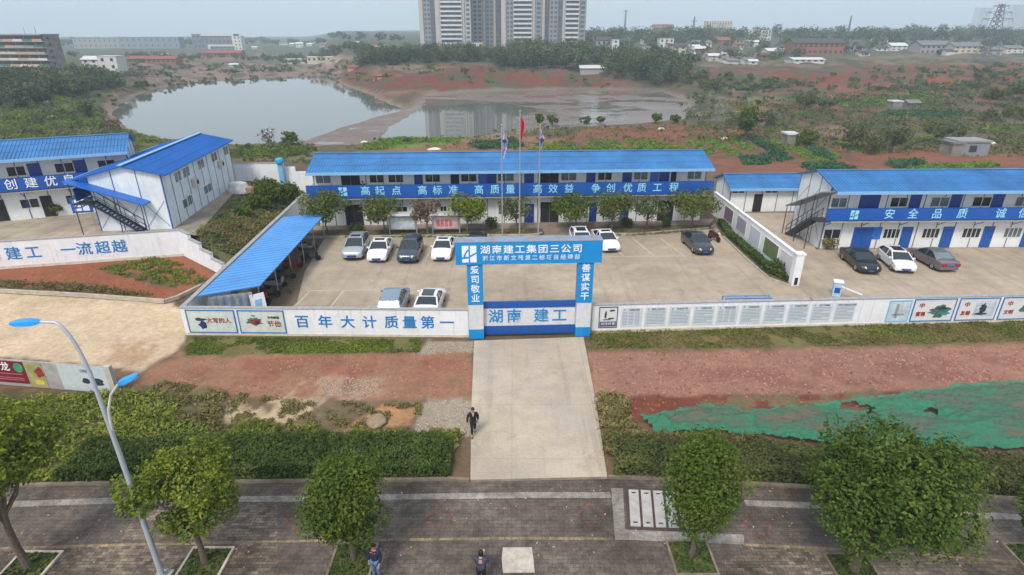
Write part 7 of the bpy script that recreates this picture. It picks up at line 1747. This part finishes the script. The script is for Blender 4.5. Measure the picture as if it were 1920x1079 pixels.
H_('narrow white stair tower at the right end of the white public building', 441, 455, 95, 69, 'w', 'w', 4, 'flat', 10, 'stair_tower', 'building')
H_('white two-part villa under the factories on the left', 156, 186, 128, 106, 'w', 'w', 2, 'gable')
H_('white villa with dark windows, right half of the pair on the left', 188, 223, 133, 107, 'w', 'w', 2, 'flat')
H_('low red brick sheds across the lake', 240, 330, 120, 106, 'r', 'r', 1, 'gable', 10, 'brick_shed', 'shed')
H_('second low red brick shed across the lake, under the white public building', 380, 452, 108, 95, 'r', 'r', 1, 'gable', 10, 'brick_shed', 'shed')
H_('small white house by the red brick sheds across the lake', 292, 312, 107, 101, 'w', 'w', 1)
H_('small white hut on the lake head, left of the embankment', 430, 446, 126, 120, 'w', 'w', 1)
H_('long pale retaining wall at the head of the lake', 532, 572, 120, 112, 'w', 'w', 1, 'flat', 5, 'long_shed', 'shed', win=False)
H_('pale long shed at the head of the lake right of the retaining wall', 576, 640, 117, 108, 'c', 'w', 1, 'flat', 6, 'long_shed', 'shed')
H_('small white house on the wooded skyline left of the towers', 555, 568, 90, 80, 'w', 'w', 2)
H_('white house at the foot of the leftmost tower', 836, 860, 104, 84, 'w', 'r', 2)
H_('white two-storey house below the leftmost tower, right one', 866, 906, 104, 81, 'w', 'g', 2, 'flat')
H_('orange hut on the red point by the lake', 700, 722, 150, 139, 'o', 'r', 1, depth=5, win=False)
H_('orange hut at the tip of the wooded point', 652, 674, 132, 124, 'o', 'r', 1, depth=5, win=False)
H_('grey house with a white gable right of the towers', 1118, 1146, 98, 70, 'g', 'd', 2)
H_('bright white gable house right of the grey one, by the towers', 1147, 1160, 98, 76, 'w', 'w', 3, 'flat', 8)
H_('pale plastic greenhouse on the slope under the rightmost tower', 1088, 1138, 141, 124, 'g', 'w', 1, 'gable', 12, 'greenhouse', 'greenhouse', win=False)
H_('tall narrow white and orange house in the village, below the temple', 1206, 1218, 110, 88, 'w', 'o' if False else 'r', 3, 'flat', 6)
H_('reddish temple roofed hall on the village ridge', 1224, 1262, 66, 46, 'o', 'r', 1, 'gable', 12, 'temple_hall', 'temple')
H_('cream hotel block with a flat roof on the right skyline', 1322, 1370, 68, 41, 'c', 'c' if False else 'g', 3, 'flat', 14, 'hotel_block', 'building')
H_('white block of flats right of the cream hotel', 1396, 1444, 78, 57, 'w', 'w', 3, 'flat', 12, 'flats', 'building')
V_ = [(1203,1222,84,70,'w','d'),(1236,1262,92,73,'w','g'),(1262,1286,101,83,'c','d'),(1300,1334,88,76,'w','b'),(1338,1368,86,70,'r','r'),(1284,1302,112,98,'w','w'),(1328,1348,116,101,'c','w'),(1352,1386,106,88,'w','d'),(1404,1420,122,112,'w','w'),(1460,1482,98,84,'w','d'),(1484,1580,104,73,'r','d'),(1488,1546,118,109,'w','w'),(1592,1622,96,84,'g','d'),(1670,1700,96,81,'w','w'),(1724,1780,102,77,'g','b'),(1788,1842,100,80,'c','b'),(1850,1878,104,88,'g','b'),(1886,1918,100,86,'w','b'),(1276,1300,128,116,'r','w'),(1640,1664,84,70,'w','d'),(1376,1394,92,80,'g','r'),(1426,1452,112,100,'r','d')]
adj = {'w':'white','c':'cream','g':'grey','r':'brick red','o':'orange','b':'blue grey','k':'stained'}; ra = {'d':'dark-tiled','g':'flat grey','b':'weathered grey','w':'pale sheet','r':'red-tiled'}
where = ['at the left edge of the village under the temple','left of centre in the village, below the temple hall','low in the village, left of the cream hotel','right under the cream hotel','right under the cream hotel, next to the white house','on the slope at the front of the village, left','alone on the red slope','below the brick house under the hotel','alone at the edge of the red tips','under the white flats, right side','with a wide dark roof in the middle of the skyline village','in front of the wide dark hall','just right of the wide dark hall','under the wooded ridge, right of centre','big, under the wooded ridge, left of the pylon','big, beside the pylon foot','right of the pylon foot','at the right edge of the village','low, by the red tips','among ridge trees right of centre','between the hotel and the white flats','on the slope under the white flats']
for k, (a, c, pb, pt, w_, r_) in enumerate(V_):
    house(f'{adj[w_]} house with {ra[r_]} roof, {where[k]}'.replace('house with dark-tiled roof, with a wide dark roof', 'hall with a wide dark roof'), a, c, pb, pt, w_, r_, 2 if pb - pt > 13 else 1, 'gable' if r_ != 'g' else 'flat', group='village houses on the right skyline')
rv = random.Random(12)
for k in range(34):
    px = rv.uniform(1190, 1470) if k < 24 else rv.uniform(1480, 1900); pb = rv.uniform(82, 122) if k < 24 else rv.uniform(86, 108); wd = rv.uniform(11, 24); ht = rv.uniform(8, 14)
    o = house('small far village house half hidden among the trees of the right skyline', px, px + wd, pb, pb - ht, rv.choice('wwccgwro'), rv.choice('ddbrwg'), 1, 'gable', None, 'village_house', 'house', 'small far village houses', rv.uniform(-.4, .4), win=(k % 2 == 0))
for k in range(14):
    px = rv.uniform(460, 770); pb = rv.uniform(82, 96); o = house('small pale far house beyond the lake head, left of the towers', px, px + rv.uniform(8, 16), pb, pb - rv.uniform(5, 9), rv.choice('wwcg'), rv.choice('dwbr'), 1, 'gable', None, 'village_house', 'house', 'small far houses beyond the lake', rv.uniform(-.4, .4), win=False)
# sheds and litter in the gardens
H_('grey block garden shed with a pale sheet roof at the right edge', 1790, 1850, 294, 268, 'b', 'g', 1, 'flat', 4, 'garden_shed', 'shed')
H_('dark makeshift lean-to joined to the grey garden shed', 1782, 1800, 293, 272, 'k', 'b', 1, 'flat', 3.5, 'lean_to', 'shed', win=False)
H_('small dark hut beside the lone round tree', 1420, 1432, 238, 218, 'k', 'r', 1, 'gable', 3, 'garden_hut', 'hut', win=False)
H_('low pale shelter in the middle gardens', 1474, 1494, 274, 262, 'k', 'w', 1, 'flat', 3, 'garden_hut', 'hut', win=False)
H_('tumbledown pale sheet shed among the far vegetable beds', 1702, 1724, 202, 191, 'k', 'b', 1, 'gable', 4, 'garden_hut', 'hut', win=False)
H_('low white sheet shelter left of the tumbledown shed', 1672, 1690, 206, 201, 'k', 'w', 1, 'flat', 3, 'garden_hut', 'hut', win=False)
M_BAG = mat('pale plastic sheeting', (.60,.58,.55), .6, var=.2, scale=2)
for k, (px, py, r_, lab) in enumerate(((795,252,1.5,'white plastic heap on the mud behind the office'),(1358,262,1.2,'pale heap under the lone round tree'),(86,193,1.6,'white plastic heap on the left bank'),(100,221,1.5,'pale sheeting by the left vegetable beds'),(683,268,1.0,'small white heap at the pond edge'),(815,282,1.3,'white sheeting behind the office roof, left of the flags'),(1852,270,1.6,'pale rubble heap by the grey garden shed'),(1700,214,1.4,'pale heap among the far beds'),(1240,243,1.0,'white bag on the red field'))):
    p = GT(px, py); b = MB(); rr = random.Random(k)
    b.loft([[(r_*s*math.cos(a)*rr.uniform(.6,1.3), r_*s*.6*math.sin(a)*rr.uniform(.6,1.3), z * .62) for a in [q*math.pi/5 for q in range(10)]] for z, s in ((-.2,1),(.25,.9),(.55*r_,.5),(.65*r_,.12))])
    o = b.build('plastic_heap', M_BAG, None, smooth=True); o.location = p; prop(o, lab, 'heap', 'pale heaps in the fields')
# pylon, masts
def lattice(name, label, px, pbase, ptop, w0, w1, arms=(), cat='pylon', Y=None):
    c = GT(px, pbase); Y = c.y; zt = ZY(px, ptop, Y).z; h = zt - c.z; o = thing(name, label, cat, c); t = max(.22, Y * .00042)
    b = MB(); n = 12
    cor = lambda z: (w0 + (w1 - w0) * (z / h) ** .75) / 2
    for i in range(n):
        za, zb = h*i/n, h*(i+1)/n; a, e = cor(za), cor(zb)
        for sx, sy in ((1,1),(1,-1),(-1,-1),(-1,1)): b.bar((sx*a, sy*a, za), (sx*e, sy*e, zb), t, t)
        for (p, q) in (((1,1),(1,-1)),((1,-1),(-1,-1)),((-1,-1),(-1,1)),((-1,1),(1,1))):
            b.bar((p[0]*a, p[1]*a, za), (q[0]*e, q[1]*e, zb), t*.7, t*.7); b.bar((q[0]*a, q[1]*a, za), (p[0]*e, p[1]*e, zb), t*.7, t*.7)
    b.build('tower', mat('grey lattice steel', (.16,.17,.19), .6, metal=.3, var=.2), o)
    for f, L in arms:
        z = h * f; m = MB()
        for s in (1, -1): m.bar((0, 0, z + .4), (s*L, 0, z), t, t); m.bar((0, 0, z - 1.2), (s*L, 0, z), t*.8, t*.8); m.bar((s*L, 0, z), (s*L, 0, z - 1.6), t*.6, t*.6)
        m.build('cross_arm', MATS['grey lattice steel'], o)
    return o
lattice('power_pylon', 'tall lattice power pylon on the right', 1846, 118, 8, 9, 1.8, ((.97,4),(.86,6.5),(.75,8)))
lattice('radio_mast', 'thin radio mast on the ridge right of the towers', 1170, 74, 20, 3, .8, ((.98,2.5),), 'mast')
lattice('chimney_mast', 'small far mast in the middle of the right skyline', 1588, 72, 30, 2.5, .8, (), 'mast')
lattice('radio_mast', 'low double mast left of the cream hotel', 1298, 72, 32, 4, 1.0, ((.8,4),), 'mast')
# pale tower blocks lost in the haze at the right edge
for k, (a, c, pt, lab) in enumerate(((1828,1852,14,'haze-pale tower block left of the pylon top'),(1886,1924,9,'haze-pale tower block at the right edge of the sky'))):
    Y = 2300; xa, xb = tx(a, 50, Y), tx(c, 50, Y); zt = ZY(a, pt, Y).z
    o = thing('distant_tower', lab, 'tower block', (xa, Y, 20), 0); MB().box(0, xb - xa, 0, 25, -5, zt - 20).build('wall', HW['w'], o); m = MB()
    for s in range(int((zt - 22) / 3.2)): m.box(2, xb - xa - 2, -.2, -.02, s*3.2 + 1, s*3.2 + 2.4)
    m.build('window', M_FWIN, o)
# smoke from a small field fire
mt = bpy.data.materials.new('smoke'); mt.use_nodes = True; nt = mt.node_tree; nt.nodes.clear(); ou = nt.nodes.new('ShaderNodeOutputMaterial'); vol = nt.nodes.new('ShaderNodeVolumePrincipled')
vol.inputs['Color'].default_value = (.8,.82,.86,1); vol.inputs['Density'].default_value = .035; nt.links.new(vol.outputs[0], ou.inputs['Volume'])
p = GT(1352, 256); b = MB(); b.lathe([(.3,.1),(.7,1.5),(1.0,4),(1.5,6),(1.8,8),(.4,9.5)], 12)
b.v = [(q[0] - q[2]*.12, q[1] + q[2]*.1, q[2]) for q in b.v]; o = b.build('smoke', mt, None, smooth=True); o.location = p; prop(o, None, None, None, 'stuff')
# the hazy air
def haze():
    m = bpy.data.materials.new('haze air'); m.use_nodes = True; nt = m.node_tree; nt.nodes.clear(); ou = nt.nodes.new('ShaderNodeOutputMaterial'); v = nt.nodes.new('ShaderNodeVolumePrincipled')
    v.inputs['Color'].default_value = (.72,.86,1.0,1); v.inputs['Density'].default_value = HAZE; v.inputs['Anisotropy'].default_value = 0.0; nt.links.new(v.outputs[0], ou.inputs['Volume'])
    b = MB().box(-4400, 4400, -60, 2760, -8, 128); o = b.build('haze', m); prop(o, None, None, None, 'stuff')
HAZE = 0.00040
haze()
